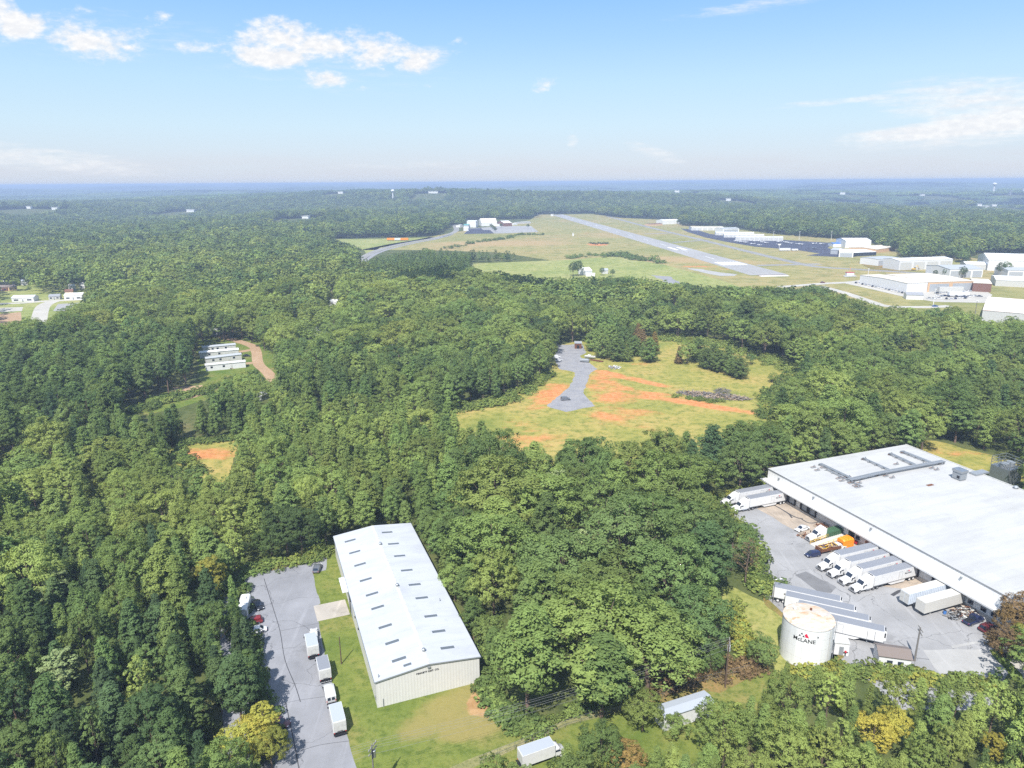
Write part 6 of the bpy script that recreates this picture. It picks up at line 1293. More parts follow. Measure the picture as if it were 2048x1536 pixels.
mobile_home('mobile_home', 'grey walled mobile home second from the front of the row', 413, 729, 484, 720, 4.4, 3.4, 'old_trailer', 'grey_roof', (.2, .4, .78), G)
mobile_home('mobile_home', 'pale grey mobile home with a white roof, third from the front', 400, 717, 478, 710, 4.6, 3.4, 'dirty_white', 'far_white', (.25, .5), G)
mobile_home('mobile_home', 'grey roofed mobile home at the back of the row', 406, 706, 472, 700, 4.6, 3.4, 'dirty_white', 'grey_roof', (.3, .45, .7), G)
p = P(493, 713); car('black car parked beside the pale grey mobile home', (p.x, p.y, .03), math.radians(6), 'car_black', 'sedan')
p = P(462, 740); e = thing('grill', 'small black barbecue on the lawn by the front mobile home', 'barbecue', (p.x, p.y, .02)); MB().sphere((0, 0, .85), .4, 10, 6, 'black', .8).build('bowl', e)
for k in range(3): MB().cyl((.3*math.cos(k*2.1), .3*math.sin(k*2.1), 0), (.15*math.cos(k*2.1), .15*math.sin(k*2.1), .6), .03, n=5, mat='black').build('leg', e)
for lab, x, y, w, d, h, wl_, rf_, rz in [('white house roof showing between trees above the mobile homes', 422, 668, 14, 8, 3.2, 'white_paint', 'far_white', 5), ('white house among trees behind the middle woods', 660, 610, 16, 8, 3.5, 'white_paint', 'far_white', -10), ('brown roofed house among the trees at the middle left', 668, 588, 16, 9, 3.5, 'tan_wall', 'shingle_brown', 12),
    ('small white building by the clearing on the wooded rise', 775, 690, 15, 9, 4, 'far_white', 'dirty_white', 15), ('pale house half hidden in the yellowish trees', 640, 668, 13, 8, 3.3, 'far_white', 'grey_roof', 40), ('white trailer glimpsed among the left plantation', 524, 800, 4, 2.4, 2.6, 'white_paint', 'far_white', 70), ('pale roof among broadleaf trees left of the meadow', 575, 573, 14, 8, 3.4, 'far_white', 'grey_roof', 0)]:
    p = P(x, y); hut('house', lab, 'house', (p.x, p.y), math.radians(rz), w, d, h, 1.4, wl_, rf_, [('door', 'f', -.5, .5, 0, 2.1, 'steel_grey'), ('window', 'f', -w*.35, -w*.2, 1, 2.1, 'glass_dark'), ('window', 'f', w*.2, w*.35, 1, 2.1, 'glass_dark')])
# houses at the left edge
for lab, x0, y0, x1, y1, d, h, wl_, rf_ in [('long white house with pale blue roof by the left road', 24, 604, 68, 603, 9, 3.6, 'white_paint', 'blue_rib'), ('white house with white roof by the left road', 129, 600, 165, 599, 9, 4, 'white_paint', 'far_white'), ('brown roofed house at the far left edge', -8, 582, 15, 582, 9, 3.6, 'brick_dark', 'shingle_brown'), ('small tan house with brown roof near the left edge', 19, 582, 35, 580, 8, 3.4, 'tan_wall', 'shingle_brown'),
    ('white house behind the big tree at the left', 45, 571, 56, 570, 8, 4.5, 'white_paint', 'blue_rib'), ('white house between trees left of the meadow', 140, 582, 152, 581, 9, 4.5, 'far_white', 'far_white'), ('pale house farther back right of the meadow house', 160, 577, 170, 577, 8, 4, 'far_white', 'dirty_white'), ('low grey roofed house by the left road bend', 98, 600, 120, 599, 7, 3, 'dirty_white', 'shingle_grey'), ('yellowish house at the left edge behind the brown roof', 0, 572, 18, 572, 8, 4.5, 'old_trailer', 'far_white'), ('red roofed house behind the white road house', 131, 592, 147, 591, 7, 4, 'tan_wall', 'brick_dark')]:
    a, b_ = P(x0, y0), P(x1, y1); q = b_-a; n_ = Vector((-q.y, q.x, 0)).normalized(); c = (a+b_)/2+n_*d/2; w = q.length
    hut('house', lab, 'house', (c.x, c.y), math.atan2(q.y, q.x), w, d, h, 1.6, wl_, rf_, [('door', 'f', -.5, .5, 0, 2.1, 'steel_grey'), ('window', 'f', -w*.4, -w*.2, 1, 2.2, 'glass_dark'), ('window', 'f', w*.2, w*.4, 1, 2.2, 'glass_dark')])
# ------------------------------------------------------------------ airfield buildings (front ground line in the photo, depth, height)
def hall(lab, x0, y0, x1, y1, depth, h, ridge, wall, roofm, cat='hangar', doors=0, name='hangar', rid_x=True, skew=0.0):
    a, b_ = P(x0, y0), P(x1, y1); d = b_-a; w = d.length; rz = math.atan2(d.y, d.x)+math.radians(skew); n_ = Vector((-d.y, d.x, 0)).normalized(); c = (a+b_)/2+n_*depth/2
    ex = [('hangar_door', 'f', -w/2+w*(i+.08)/doors, -w/2+w*(i+.92)/doors, 0, h*.8, 'dirty_white' if doors > 3 else 'door_grey') for i in range(doors)]
    if rid_x: return hut(name, lab, cat, (c.x, c.y), rz, w, depth, h, ridge, wall, roofm, ex)
    o = hut(name, lab, cat, (c.x, c.y), rz+math.pi/2, depth, w, h, ridge, wall, roofm, [('hangar_door', 'l', -w*.3, w*.3, 0, h*.8, 'door_grey')] if doors else ()); return o
HA = [('long low cream hangar row farthest up the apron', 1383, 461, 1448, 461, 40, 6, 1, 'far_white', 'tan_roof', 6), ('white square hangar behind the hangar rows', 1445, 467, 1478, 466, 26, 9, 1.5, 'far_white', 'grey_roof', 1), ('white hangar row third up the apron', 1431, 470.5, 1508, 471, 16, 5, .8, 'far_white', 'far_white', 9), ('white hangar row second up the apron', 1448, 475, 1528, 475.5, 16, 5, .8, 'far_white', 'far_white', 9), ('white hangar row nearest the parked airplanes', 1471, 481, 1566, 482, 15, 6, .8, 'white_paint', 'far_white', 10),
 ('large white hangar beside the blue roofed building', 1690, 496, 1741, 496, 40, 11, 2.5, 'far_white', 'far_white', 0), ('white building with a bright blue roof by the apron', 1666, 494, 1706, 494, 22, 5, 1, 'far_white', 'blue_roof', 0), ('grey hangar with rounded roof at the apron edge', 1660, 508, 1676, 509, 26, 6, 2, 'steel_grey', 'grey_roof', 1), ('white fronted hangar with rounded grey roof', 1677, 514, 1706, 515, 34, 7, 2.5, 'far_white', 'tan_roof', 1),
 ('long open hangar with a white striped roof', 1707, 513, 1752, 511, 40, 5, 1.5, 'glass_dark', 'far_white', 0), ('tan roofed hangar at the tree edge behind the open hangar', 1752, 506, 1790, 501, 40, 5, 1.5, 'tan_wall', 'tan_roof', 0), ('small white office with an open shed', 1736, 524, 1758, 525, 20, 5, .8, 'glass_dark', 'far_white', 0), ('white flat roofed workshop by the red earth', 1755, 532, 1798, 529, 26, 8, .5, 'far_white', 'grey_roof', 3), ('long bright white hangar behind the yellow digger', 1797, 541, 1903, 537, 26, 11, 1.5, 'white_paint', 'far_white', 4),
 ('pale hangar with grey roof behind the car lot building', 1898, 556, 1964, 555, 40, 9, 2, 'far_white', 'grey_roof', 3), ('huge white hangar on the right edge with a broad gable roof', 1974, 541, 2090, 545, 60, 12, 5, 'white_paint', 'far_white', 0), ('low white wing in front of the huge hangar', 1931, 539, 1976, 540, 22, 6, 2, 'dirty_white', 'far_white', 4), ('white hangar with grey roof below the huge hangar', 2014, 556, 2080, 557, 30, 8, 1.5, 'far_white', 'grey_roof', 2),
 ('long building with a sloping white roof at the right edge', 1990, 572, 2090, 577, 40, 6, 1.5, 'dirty_white', 'far_white', 0), ('dark brick building with a tan roof', 1944, 583, 1981, 585, 36, 8, .4, 'brick_dark', 'tan_roof', 0), ('white half of the big workshop beside the car rows', 1812, 586, 1853, 584, 62, 9, .8, 'white_paint', 'tan_roof', 0), ('tan block half of the big workshop', 1854, 584, 1945, 581, 60, 9, .6, 'tan_wall', 'tan_roof', 2), ('small white house with dark roof in front of the car lot', 1812, 599, 1846, 600, 9, 4, 1.8, 'white_paint', 'shingle_grey', 0)]
for lab, x0, y0, x1, y1, dp, h, rg, wm, rm, dn in HA:
    is_h = 'hangar' in lab; hall(lab, x0, y0, x1, y1, dp, h, rg, wm, rm, 'hangar' if is_h else 'building', dn, 'hangar' if is_h else 'workshop')
hall('large pale building with a stained roof at the right edge of the woods', 1962, 642, 2110, 655, 75, 8, 1.2, 'dirty_white', 'stained_roof', 'building', 0, 'workshop')
hall('white barn at the far end of the airfield', 1325, 449, 1361, 448, 30, 9, 2, 'far_white', 'far_white', 'barn', 0, 'barn'); hall('low red roofed building beyond the taxiway end', 1300, 452, 1325, 451, 20, 4, 1, 'tan_wall', 'brick_dark', 'building', 0, 'workshop')
LB = [('wide cream gabled hall of the plant left of the runway', 963, 452.5, 994, 452, 45, 8, 9, 'far_white', 'tan_roof', True), ('white box hall at the left of the plant', 934, 455, 952, 455, 40, 14, 1, 'far_white', 'far_white', True), ('teal roofed building at the left of the plant', 927, 456, 937, 456, 22, 6, 2, 'dirty_white', 'teal_roof', True), ('small white annex in front of the teal roof', 927, 462, 937, 462, 18, 7, 1, 'white_paint', 'far_white', True), ('brick fronted white hall at the right of the plant', 1008, 453, 1024, 452.5, 45, 8, 4, 'brick_dark', 'far_white', True), ('low white shed right of the cream gabled hall', 993, 452.5, 1001, 452.5, 16, 4, .6, 'far_white', 'far_white', True), ('small white shed right of the brick fronted hall', 1027, 450.5, 1035, 450, 16, 4, .6, 'far_white', 'far_white', True), ('grey stores behind the plant lot', 1036, 448, 1062, 447, 18, 4, .6, 'dirty_white', 'grey_roof', True), ('long white shed behind the cream gabled hall', 958, 443, 970, 443, 20, 5, 1, 'far_white', 'grey_roof', True), ('white shed far left of the plant by the road', 920, 455, 926, 454.5, 12, 5, 1, 'far_white', 'far_white', True)]
for lab, x0, y0, x1, y1, dp, h, rg, wm, rm, _ in LB: hall(lab, x0, y0, x1, y1, dp, h, rg, wm, rm, 'building', 0, 'factory_hall')
for lab, x0, y0, x1, y1, dp, h, rg, wm, rm in [('white farmhouse beside the round trees on the meadow', 1170, 551, 1184, 550, 14, 5, 3, 'white_paint', 'far_white'), ('small grey barn right of the meadow farmhouse', 1204, 548, 1216, 548, 12, 4, 1.5, 'dirty_white', 'grey_roof'), ('low white trailer in front of the meadow farmhouse', 1172, 553, 1190, 553, 6, 3, .4, 'far_white', 'far_white')]: hall(lab, x0, y0, x1, y1, dp, h, rg, wm, rm, 'house', 0, 'farm_house')
# trees that stand alone on the airfield
for x, y, h in ((1146, 552, 15), (1156, 552, 17), (1204, 551, 9), (1225, 553, 8), (1890, 545, 0), (1832, 0, 0)):
    if h:
        q = P(x, y); e = thing('broadleaf_tree', 'dark round broadleaf tree on the meadow, ' + {1146: 'left of the pair by the farmhouse', 1156: 'right of the pair by the farmhouse', 1204: 'between farmhouse and grey barn', 1225: 'right of the grey barn'}[x], 'broadleaf tree', (q.x, q.y, 0), 0, 'broadleaf trees of the near woods'); s = h/15; e.scale = (s, s, s)
        c = bpy.data.objects.new('crown', NEAR['broad'][x % 4][0]); COL.objects.link(c); c.parent = e; c['tint'] = .18; t_ = bpy.data.objects.new('trunk', NEAR['broad'][x % 4][1]); COL.objects.link(t_); t_.parent = e
for k, (x, y) in enumerate(((982, 455.5), (985, 458), (988, 461), (991, 464), (1002, 455), (1056, 456))):
    q = P(x, y); e = thing('broadleaf_tree', 'small dark lot tree at the plant, ' + ('first', 'second', 'third', 'fourth', 'fifth', 'last')[k]+' from the left', 'broadleaf tree', (q.x, q.y, 0), 0, 'broadleaf trees of the near woods'); e.scale = (.7, .7, .6)
    c = bpy.data.objects.new('crown', NEAR['broad'][k % 4][0]); COL.objects.link(c); c.parent = e; c['tint'] = .1; t_ = bpy.data.objects.new('trunk', NEAR['broad'][k % 4][1]); COL.objects.link(t_); t_.parent = e
for k, (x, y, h) in enumerate(((1892, 554, 10), (1925, 556, 12), (2000, 552, 14), (2012, 550, 14), (1870, 553, 7), (1770, 500, 12), (1785, 503, 13))):
    q = P(x, y); e = thing('broadleaf_tree', 'dark tree among the hangars, ' + ('by the grey roofed hangar', 'in front of the grey roofed hangar', 'left of two before the huge hangar', 'right of two before the huge hangar', 'low beside the long white hangar', 'left of two behind the open hangar', 'right of two behind the open hangar')[k], 'broadleaf tree', (q.x, q.y, 0), k*1.1, 'broadleaf trees of the near woods'); s = h/15; e.scale = (s, s, s)
    c = bpy.data.objects.new('crown', NEAR['broad'][k % 4][0]); COL.objects.link(c); c.parent = e; c['tint'] = .22; t_ = bpy.data.objects.new('trunk', NEAR['broad'][k % 4][1]); COL.objects.link(t_); t_.parent = e
# airplanes on the apron: one mesh each, a few pixels long
def plane_mesh(mat):
    b = MB(); b.loft([[(x, r*math.cos(a), 1.5+z+r*math.sin(a)) for a in [k*math.pi/4 for k in range(8)]] for x, r, z in ((4.0, .15, 0), (3.4, .55, 0), (1.5, .75, .1), (-.6, .6, .1), (-4.0, .12, .3))], mat)
    b.box(.2, 1.8, -5.4, 5.4, 2.2, 2.36, mat); b.box(-4.2, -3.3, -1.8, 1.8, 1.75, 1.83, mat); b.loft([[(-4.4, -.05, 1.8), (-3.3, -.05, 1.8), (-3.3, .05, 1.8), (-4.4, .05, 1.8)], [(-4.5, -.04, 3.1), (-3.9, -.04, 3.1), (-3.9, .04, 3.1), (-4.5, .04, 3.1)]], mat)
    for y in (-1.2, 1.2): b.cyl((.3, y, .2), (.5, y*.5, 1.2), .06, n=5, mat='steel_grey').cyl((.3, y-.1, .25), (.3, y+.1, .25), .25, n=8, mat='rubber')
    b.cyl((3.0, -.08, .22), (3.0, .08, .22), .22, n=8, mat='rubber').cyl((3.0, 0, .3), (3.0, 0, 1.2), .06, n=5, mat='steel_grey'); return b
pw = plane_mesh('white_paint').build('airplane'); pd = plane_mesh('car_grey').build('airplane')
C1 = lambda x, y: (1300+x/5.389, 440+y/5.389); rr = random.Random(8)
PL = [(925, 237), (962, 242), (1000, 247), (1035, 250), (1095, 232), (1130, 237), (1172, 236), (1210, 247), (1250, 255), (1105, 267), (1180, 281), (1385, 274), (1390, 243), (1455, 248), (1475, 253), (1510, 260), (1590, 268), (1625, 271), (1770, 264), (1845, 268)]
for k, (x, y) in enumerate(PL):
    o = pw if k == 0 else pw.copy()
    if k: COL.objects.link(o)
    q = P(*C1(x, y)); o.location = (q.x, q.y, .09); o.rotation_euler = (0, 0, rr.choice([.3, .4, 2.2, -1.2, 3.4])); tag(o, 'small white airplane on the dark apron, %s from the left' % ((['leftmost']+ORD2[1:])[k] if False else ('number %d counted' % (k+1) if False else ['leftmost', 'second', 'third', 'fourth', 'fifth', 'sixth', 'seventh', 'eighth', 'ninth', 'tenth', 'eleventh', 'twelfth', 'thirteenth', 'fourteenth', 'fifteenth', 'sixteenth', 'seventeenth', 'eighteenth', 'nineteenth', 'rightmost'][k] if k not in (0, 19) else ('first' if k == 0 else 'last'))), 'airplane', 'small airplanes parked on the apron')
q = P(*C1(1760, 312)); pd.location = (q.x, q.y, .09); pd.rotation_euler = (0, 0, .2); tag(pd, 'dark grey airplane alone near the rounded grey hangar', 'airplane', 'small airplanes parked on the apron')
def simple_car(col):
    b = MB(); b.station([(-2.3, .3, .85, .85, .8), (-2.1, .2, .95, .92, .85), (1.9, .2, .9, .92, .85), (2.3, .35, .7, .8, .7)], col); b.station([(-1.6, .85, .9, .8, .78), (-1.0, .85, 1.45, .8, .64), (.3, .85, 1.42, .8, .64), (1.0, .85, .9, .8, .76)], 'glass_dark'); b.box(-.95, .25, -.6, .6, 1.43, 1.47, col)
    for x in (-1.4, 1.4):
        for y in (-.8, .8): b.cyl((x, y-.1, .32), (x, y+.1, .32), .32, n=8, mat='rubber')
    return b.build('parked_car')
PCOL = {k: simple_car('car_'+k) for k in ('white', 'black', 'silver', 'navy', 'grey', 'maroon', 'blue')}; used = set()
def pcar(colr, x, y, rz, lab, grp):
    o = PCOL[colr]
    if colr in used: o = o.copy(); COL.objects.link(o)
    used.add(colr); q = P(x, y); o.location = (q.x, q.y, .14); o.rotation_euler = (0, 0, rz); tag(o, lab, 'car', grp)
NUM = ['first', 'second', 'third', 'fourth', 'fifth', 'sixth', 'seventh', 'eighth', 'ninth', 'tenth', 'eleventh', 'twelfth', 'thirteenth', 'fourteenth', 'fifteenth']
cs = ['black', 'white', 'black', 'silver', 'white', 'navy', 'silver', 'white', 'white', 'silver', 'grey', 'white', 'white', 'silver', 'black']
for k in range(15): pcar(cs[k], 1712+k*6.6, 566.5+k*1.42, .9, f'{cs[k]} car, {NUM[k]} from the left in the row before the white workshop', 'cars in the row by the workshop')
C2b = lambda x, y: (1660+x/5.278, 460+y/5.278)
lot = [[(1125, 672, 'black'), (1160, 668, 'silver'), (1195, 672, 'white'), (1400, 660, 'grey'), (1440, 650, 'white'), (1480, 648, 'silver')], [(1140, 700, 'white'), (1175, 704, 'silver'), (1210, 700, 'navy'), (1250, 705, 'black'), (1290, 702, 'silver'), (1330, 706, 'black'), (1420, 708, 'navy'), (1460, 706, 'white'), (1495, 704, 'white'), (1530, 702, 'silver'), (1580, 706, 'grey')], [(1050, 728, 'silver'), (1090, 730, 'white'), (1150, 728, 'white'), (1230, 730, 'black'), (1280, 735, 'white'), (1320, 728, 'navy'), (1380, 722, 'white'), (1430, 724, 'black')]]
for r_i, row in enumerate(lot):
    for k, (x, y, c_) in enumerate(row): pcar(c_, *C2b(x, y), rr.uniform(-.5, .5)+1.2*(k % 2), f'{c_} car, {NUM[k]} from the left in the {("back", "middle", "front")[r_i]} row of the tan workshop lot', 'cars in the workshop lot')
pcar('maroon', 1645, 566, .1, 'small maroon car driving on the pale road past the runway end', None); pcar('blue', 1870, 613.5, .1, 'blue car on the lane below the small house', None)
for lab, x, y, L, hh, mt in [('white fuel truck box beside the parked airplanes', 1569, 502, 16, 4, 'white_paint'), ('white vehicle right of the fuel truck box', 1589, 502, 9, 3, 'white_paint'), ('long white box trailer in the tan workshop lot', 1916, 593, 18, 4, 'white_paint'), ('pale tent roofed shelter in the tan workshop lot', 1900, 585, 22, 5, 'dirty_white')]:
    q = P(x, y); e = thing('box_trailer', lab, 'trailer', (q.x, q.y, .15)); MB().box(-L/2, L/2, -1.6, 1.6, .8, hh, mt).build('cargo_box', e)
    for u in (-.35, .3): MB().cyl((L*u, -1.5, .45), (L*u, 1.5, .45), .45, n=10, mat='rubber').build('wheel', e)
q = P(1827, 541); e = thing('excavator', 'yellow digger with raised arm in front of the long white hangar', 'digger', (q.x, q.y, .15), .3)
MB().box(-2, 2, -1.6, -.9, 0, .9, 'dark_metal').box(-2, 2, .9, 1.6, 0, .9, 'dark_metal').build('track', e); MB().box(-1.8, 1.6, -1.3, 1.3, 1.0, 2.4, 'yellow_steel').build('body', e); MB().box(.2, 1.5, -1.3, -.2, 2.4, 3.6, 'glass_dark').build('cab', e); MB().cyl((1.5, .2, 2), (5, .2, 5.5), .3, n=6, mat='yellow_steel').cyl((5, .2, 5.5), (7.5, .2, 2), .22, n=6, mat='yellow_steel').build('arm', e); MB().box(7, 8, -.4, .8, 1.0, 2.0, 'dark_metal').build('bucket', e)
q = P(1699, 551); e = thing('localiser_hut', 'red and white hut on a concrete pad beyond the runway end', 'hut', (q.x, q.y, .06)); MB().box(-4, 4, -2, 2, .1, 3.2, 'white_paint').build('wall', e); MB().box(-4.2, 4.2, -2.2, 2.2, 3.2, 3.6, 'red_paint').build('roof', e); MB().cyl((0, 0, 3.6), (0, 0, 9), .12, n=6, mat='orange_paint').build('mast', e); sheet('concrete_pad', px((1685, 551), (1710, 550), (1714, 553), (1690, 554)), .08, 'pale_patch')
q = P(1558, 500); e = thing('windsock_mast', 'white framed mast standing between apron and taxiway', 'mast', (q.x, q.y, .06)); MB().cyl((0, 0, 0), (0, 0, 9), .3, n=6, mat='far_white').build('post', e); MB().box(-2, 2, -.2, .2, 7, 9, 'far_white').build('panel', e)
for lab, x, y, c_ in [('orange and white block trailer, left of three by the left field', 782, 481, 'orange_paint'), ('white block trailer, middle of three by the left field', 797, 481, 'white_paint'), ('orange block trailer, right of three by the left field', 809, 481, 'orange_paint')]:
    q = P(x, y); e = thing('freight_container', lab, 'container', (q.x, q.y, .1), .05); MB().box(-7, 7, -1.5, 1.5, .9, 4.4, c_).build('container_box', e); MB().box(-7, 7, -1.3, 1.3, .3, .9, 'black').build('chassis', e)
for lab, x, y, h in [('tall light mast behind the parked airplanes', 1546, 482, 16), ('light mast left of the large white hangar', 1598, 481, 15), ('light mast at the right of the apron', 1662, 481, 15), ('light mast behind the tan workshop roof', 1734, 566, 14), ('light mast at the lane by the stained roof', 1866, 613, 14), ('dark pole in front of the stained roof building', 1948, 640, 14), ('light mast right of the large white hangar', 1755, 488, 15)]:
    q = P(x, y); e = thing('light_mast', lab, 'mast', (q.x, q.y, 0)); MB().cyl((0, 0, 0), (0, 0, h), .3, .18, n=6, mat='grey_pole' if 'dark' in lab else 'far_white').build('post', e); MB().box(-.9, .9, -.3, .3, h, h+.4, 'far_white').build('lamp_head', e)
q = P(1104, 432.5); e = thing('beacon_hut', 'tiny white hut beside the far end of the runway', 'hut', (q.x, q.y, 0)); MB().box(-4, 4, -3, 3, 0, 6, 'white_paint').build('wall', e); MB().box(-4.4, 4.4, -3.4, 3.4, 6, 6.5, 'far_white').build('roof', e)
q = P(1146, 472); e = thing('beacon_hut', 'small white marker hut on the grass left of the runway', 'hut', (q.x, q.y, 0)); MB().box(-1.5, 1.5, -1.5, 1.5, 0, 5, 'white_paint').build('wall', e); MB().box(-1.8, 1.8, -1.8, 1.8, 5, 5.4, 'far_white').build('roof', e)
# shrubs on the red patch
q0 = []
for k in range(9):
    q = P(1180+k*4.4+rr.uniform(-1, 1), 488+rr.uniform(-1, 2)); e = thing('dark_shrub', 'dark shrub on the red earth patch, ' + NUM[k]+' from the left', 'shrub', (q.x, q.y, 0), k, 'shrubs on the red patch'); c = bpy.data.objects.new('crown', VAR[VIDX[('bush', 1)][k % 2]].data); COL.objects.link(c); c.parent = e; c['tint'] = .02; c.scale = (1.4, 1.4, 1.2)
# ------------------------------------------------------------------ far country
def water_tower(lab, x, top_y, dist, w):
    u = (x-1024)/F*dist; zb = float(terrain(u, dist)); vy = P(x, 700); hy = 364-.0063*(x-1024); zt = min(103, H-dist*(top_y-hy)/F*1.02)
    e = thing('water_tower', lab, 'water tower', (u, dist, zb)); h = zt-zb
    MB().sphere((0, 0, h-w*.36), w/2, 16, 10, 'white_paint', .72).build('tank_bulb', e, smooth=True); MB().cyl((0, 0, 0), (0, 0, h-w*.6), w*.22, w*.16, n=12, mat='white_paint').build('stem', e, smooth=True)
water_tower('white water tower rising from the far woods left of the centre', 796, 377.5, 2900, 15); water_tower('pale water tower on the horizon at the far right', 1957, 364.5, 3900, 22)
rr = random.Random(12)
for lab, x, y, dist, w, d, h in FARB:
    u = (x-1024)/F*dist; z = float(terrain(u, dist)); h = min(h, 100-z)*.62; w *= .36; d *= .36; e = thing('far_building', lab, 'building', (u, dist, z), rr.uniform(-.3, .3)); MB().box(-w/2, w/2, -d/2, d/2, 0, h, 'far_white' if 'slab' not in lab else 'steel_grey').build('wall', e); MB().box(-w/2-1, w/2+1, -d/2-1, d/2+1, h, h+1, 'far_white' if 'slab' not in lab else 'grey_roof').build('roof', e)

# ------------------------------------------------------------------ light, sky, air
SUN_AZ, SUN_EL = math.radians(180+17), math.radians(53)          # behind the camera, a little to its left
sd = bpy.data.lights.new('sun', 'SUN'); sd.energy = 4.0; sd.angle = math.radians(.5); sd.color = (1.0, .965, .91)
so = bpy.data.objects.new('sun', sd); COL.objects.link(so)
dirs = Vector((math.sin(SUN_AZ)*math.cos(SUN_EL), math.cos(SUN_AZ)*math.cos(SUN_EL), math.sin(SUN_EL))); so.rotation_euler = (-dirs).to_track_quat('-Z', 'Y').to_euler()
w = bpy.data.worlds.new('World'); SC.world = w; w.use_nodes = True; nt = NT(w.node_tree); nt.t.nodes.clear()
sky = nt.n('ShaderNodeTexSky', sky_type='NISHITA', sun_disc=False); sky.sun_elevation = SUN_EL; sky.sun_rotation = SUN_AZ; sky.altitude = 200; sky.air_density = 1.0; sky.dust_density = .5; sky.ozone_density = 2.0
tc_ = nt.n('ShaderNodeTexCoord').outputs['Generated']; X, Y, Z = sepxy(nt, tc_)
az = nt.math('MULTIPLY', nt.math('ARCTAN2', X, Y), 57.2958); el = nt.math('MULTIPLY', nt.math('ARCSINE', Z), 57.2958)
def CB(x, y, rx, ry, ang, amp):        # a cloud bank where the photo shows one: direction in degrees
    q = P(x, 900); u = (x-1024)/F; v = (y-768)/F; u, v = u*cr-v*sr, u*sr+v*cr; d = Vector((u, cp-v*sp, -sp-v*cp)).normalized()
    return (math.degrees(math.atan2(d.x, d.y)), math.degrees(math.asin(d.z)), rx*.04, ry*.04, ang, amp)
banks = [CB(565, 85, 115, 48, -3, 1.15), CB(750, 102, 130, 44, -6, 1.0), CB(520, 118, 80, 22, 0, .8), CB(650, 158, 55, 22, 0, .95), CB(8, 35, 32, 45, 0, 1.15), CB(50, 50, 30, 24, 20, .85), CB(135, 58, 70, 38, 10, .85), CB(220, 95, 75, 32, 12, 1.0), CB(395, 95, 55, 18, 5, .75), CB(315, 40, 40, 22, 25, .6), CB(840, 125, 40, 25, 15, .7), CB(900, 100, 40, 26, 20, .5),
         CB(1090, 168, 40, 18, 15, .6), CB(845, 172, 30, 10, 10, .55), CB(730, 178, 26, 9, 0, .55)]
field = nt.blobs(az, el, banks)
cv = nt.n('ShaderNodeCombineXYZ'); nt.put(cv.inputs[0], az); nt.put(cv.inputs[1], nt.math('MULTIPLY', el, 1.9)); cv.inputs[2].default_value = 3.3
n1 = nt.noise(cv.outputs[0], .55, 8, .62); n2 = nt.noise(cv.outputs[0], 1.6, 6, .6)
f = nt.math('ADD', field, nt.math('MULTIPLY', nt.math('SUBTRACT', n1, .5), 2.2)); f = nt.math('ADD', f, nt.math('MULTIPLY', nt.math('SUBTRACT', n2, .5), 1.0))
mask = nt.math('MULTIPLY', nt.step(f, .30, 1.25), nt.step(field, .02, .35))
wisps = [CB(1950, 200, 190, 46, -4, 1.0), CB(1975, 258, 260, 30, 5, 1.0), CB(1850, 262, 160, 16, 3, .7), CB(1145, 283, 16, 16, 40, .7), CB(1310, 306, 80, 16, -18, .7), CB(60, 316, 260, 26, -6, .8), CB(1500, 14, 190, 14, 3, .6), CB(1650, 205, 120, 8, 3, .6), CB(840, 330, 300, 12, 0, .4), CB(640, 130, 320, 70, -3, .35), CB(150, 70, 240, 60, 5, .35), CB(850, 120, 60, 30, 15, .5)]
cw = nt.n('ShaderNodeCombineXYZ'); nt.put(cw.inputs[0], nt.math('MULTIPLY', az, .38)); nt.put(cw.inputs[1], nt.math('MULTIPLY', el, 2.4)); cw.inputs[2].default_value = 7.1
fw_ = nt.blobs(az, el, wisps); wf = nt.math('ADD', fw_, nt.math('MULTIPLY', nt.math('SUBTRACT', nt.noise(cw.outputs[0], 1.3, 8, .66), .5), 2.0))
mask = nt.math('MAXIMUM', mask, nt.math('MULTIPLY', nt.math('MULTIPLY', nt.step(wf, .1, 1.5), nt.step(fw_, .0, .5)), .9))
# thin pale band of far cloud low over the horizon
lo = nt.math('MULTIPLY', nt.math('MULTIPLY', nt.step(el, .1, .7), nt.math('SUBTRACT', 1.0, nt.step(el, .8, 2.6))), .55)
cv2 = nt.n('ShaderNodeCombineXYZ'); nt.put(cv2.inputs[0], nt.math('MULTIPLY', az, .12)); nt.put(cv2.inputs[1], el)
lo = nt.math('MULTIPLY', lo, nt.step(nt.noise(cv2.outputs[0], 1.0, 5, .6), .3, .7))
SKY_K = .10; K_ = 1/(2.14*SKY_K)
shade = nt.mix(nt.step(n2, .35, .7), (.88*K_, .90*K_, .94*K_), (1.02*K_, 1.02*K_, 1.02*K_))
grad = nt.ramp(nt.math('DIVIDE', el, 90.0, clamp=True), [(p_/90, tuple(v*K_ for v in c_)) for p_, c_ in ((0, (.68, .745, .85)), (1.6, (.70, .80, .91)), (4, (.66, .86, 1.0)), (7, (.56, .82, 1.03)), (10, (.42, .71, 1.05)), (13, (.31, .61, 1.06)), (20, (.36, .60, 1.0)), (35, (.52, .70, 1.0)), (90, (.46, .64, .95)))])  # upper stops, above the frame, brightened to add fill in the shadows
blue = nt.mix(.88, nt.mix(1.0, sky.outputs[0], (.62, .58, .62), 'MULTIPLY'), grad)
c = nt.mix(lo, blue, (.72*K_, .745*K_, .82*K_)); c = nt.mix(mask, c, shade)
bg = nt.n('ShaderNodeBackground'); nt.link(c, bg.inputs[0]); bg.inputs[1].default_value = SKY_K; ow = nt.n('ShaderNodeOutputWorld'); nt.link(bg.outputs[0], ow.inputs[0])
hz = MB().box(-25000, 25000, -650, 33000, -70, 106, None).build('haze'); hz['kind'] = 'stuff'
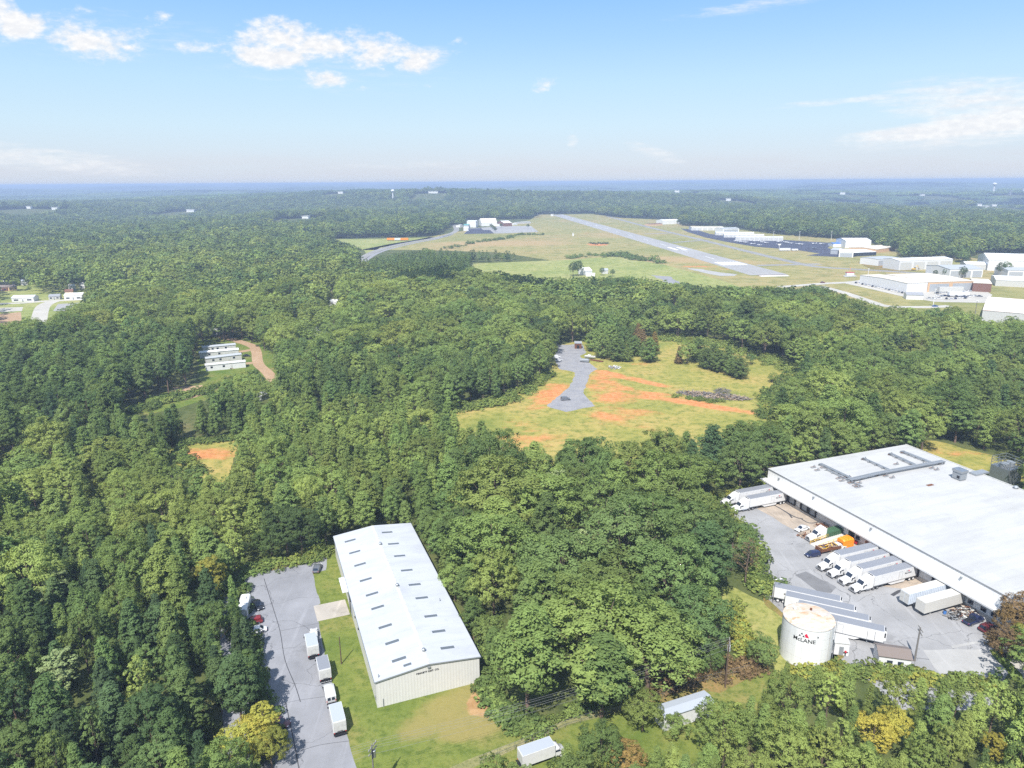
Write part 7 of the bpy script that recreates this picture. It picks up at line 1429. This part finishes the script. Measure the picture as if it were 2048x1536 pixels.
hm = bpy.data.materials.new('haze'); hm.use_nodes = True; nt = NT(hm.node_tree); nt.t.nodes.clear(); pv = nt.n('ShaderNodeVolumePrincipled'); pv.inputs['Color'].default_value = (.49, .62, .86, 1); pv.inputs['Density'].default_value = 2.1e-4; pv.inputs['Density Attribute'].default_value = ''; pv.inputs['Anisotropy'].default_value = .0
oo = nt.n('ShaderNodeOutputMaterial'); nt.link(pv.outputs[0], oo.inputs['Volume']); hz.data.materials.clear(); hz.data.materials.append(hm)
# fair-weather clouds overhead, above the frame: they shade parts of the far woods
m, nt, b_ = new_mat('cloud_white', .9, 0); b_.inputs['Base Color'].default_value = (.9, .9, .9, 1)
def cloud(x, y, z, rx, ry, seed):
    rr = random.Random(seed); bm = bmesh.new()
    for i in range(26):
        a = rr.uniform(0, 6.28); q = math.sqrt(rr.uniform(0, 1)); r = rr.uniform(.16, .34)*min(rx, ry)
        mt = Matrix.Translation((rx*q*math.cos(a), ry*q*math.sin(a), rr.uniform(0, .5)*r)) @ Matrix.Diagonal((r*1.3, r*1.1, r*.55, 1))
        bmesh.ops.create_icosphere(bm, subdivisions=2, radius=1, matrix=mt)
    me = bpy.data.meshes.new('cloud'); bm.to_mesh(me); bm.free(); me.materials.append(m); o = bpy.data.objects.new('cloud', me); COL.objects.link(o); o.location = (x, y, z); o['kind'] = 'structure'
for q in ((1700, 2250, 1600, 700, 190, 2), (1500, 3250, 1750, 1000, 260, 3), (-1500, 3300, 2200, 900, 260, 4), (-3000, 4300, 2600, 1300, 380, 5), (1900, 5200, 2900, 1700, 420, 6), (-600, 7600, 3600, 2300, 500, 7), (-220, 20, 900, 70, 60, 8)): cloud(*q)
cy = SC.cycles; cy.max_bounces = 5; cy.diffuse_bounces = 3; cy.glossy_bounces = 2; cy.transmission_bounces = 2; cy.volume_bounces = 0; cy.transparent_max_bounces = 4; cy.sample_clamp_indirect = 4; cy.use_denoising = False; cy.caustics_reflective = False; cy.caustics_refractive = False
vs_ = SC.view_settings; vs_.view_transform = 'Standard'; vs_.look = 'None'; vs_.exposure = 1.1; vs_.gamma = 1.0
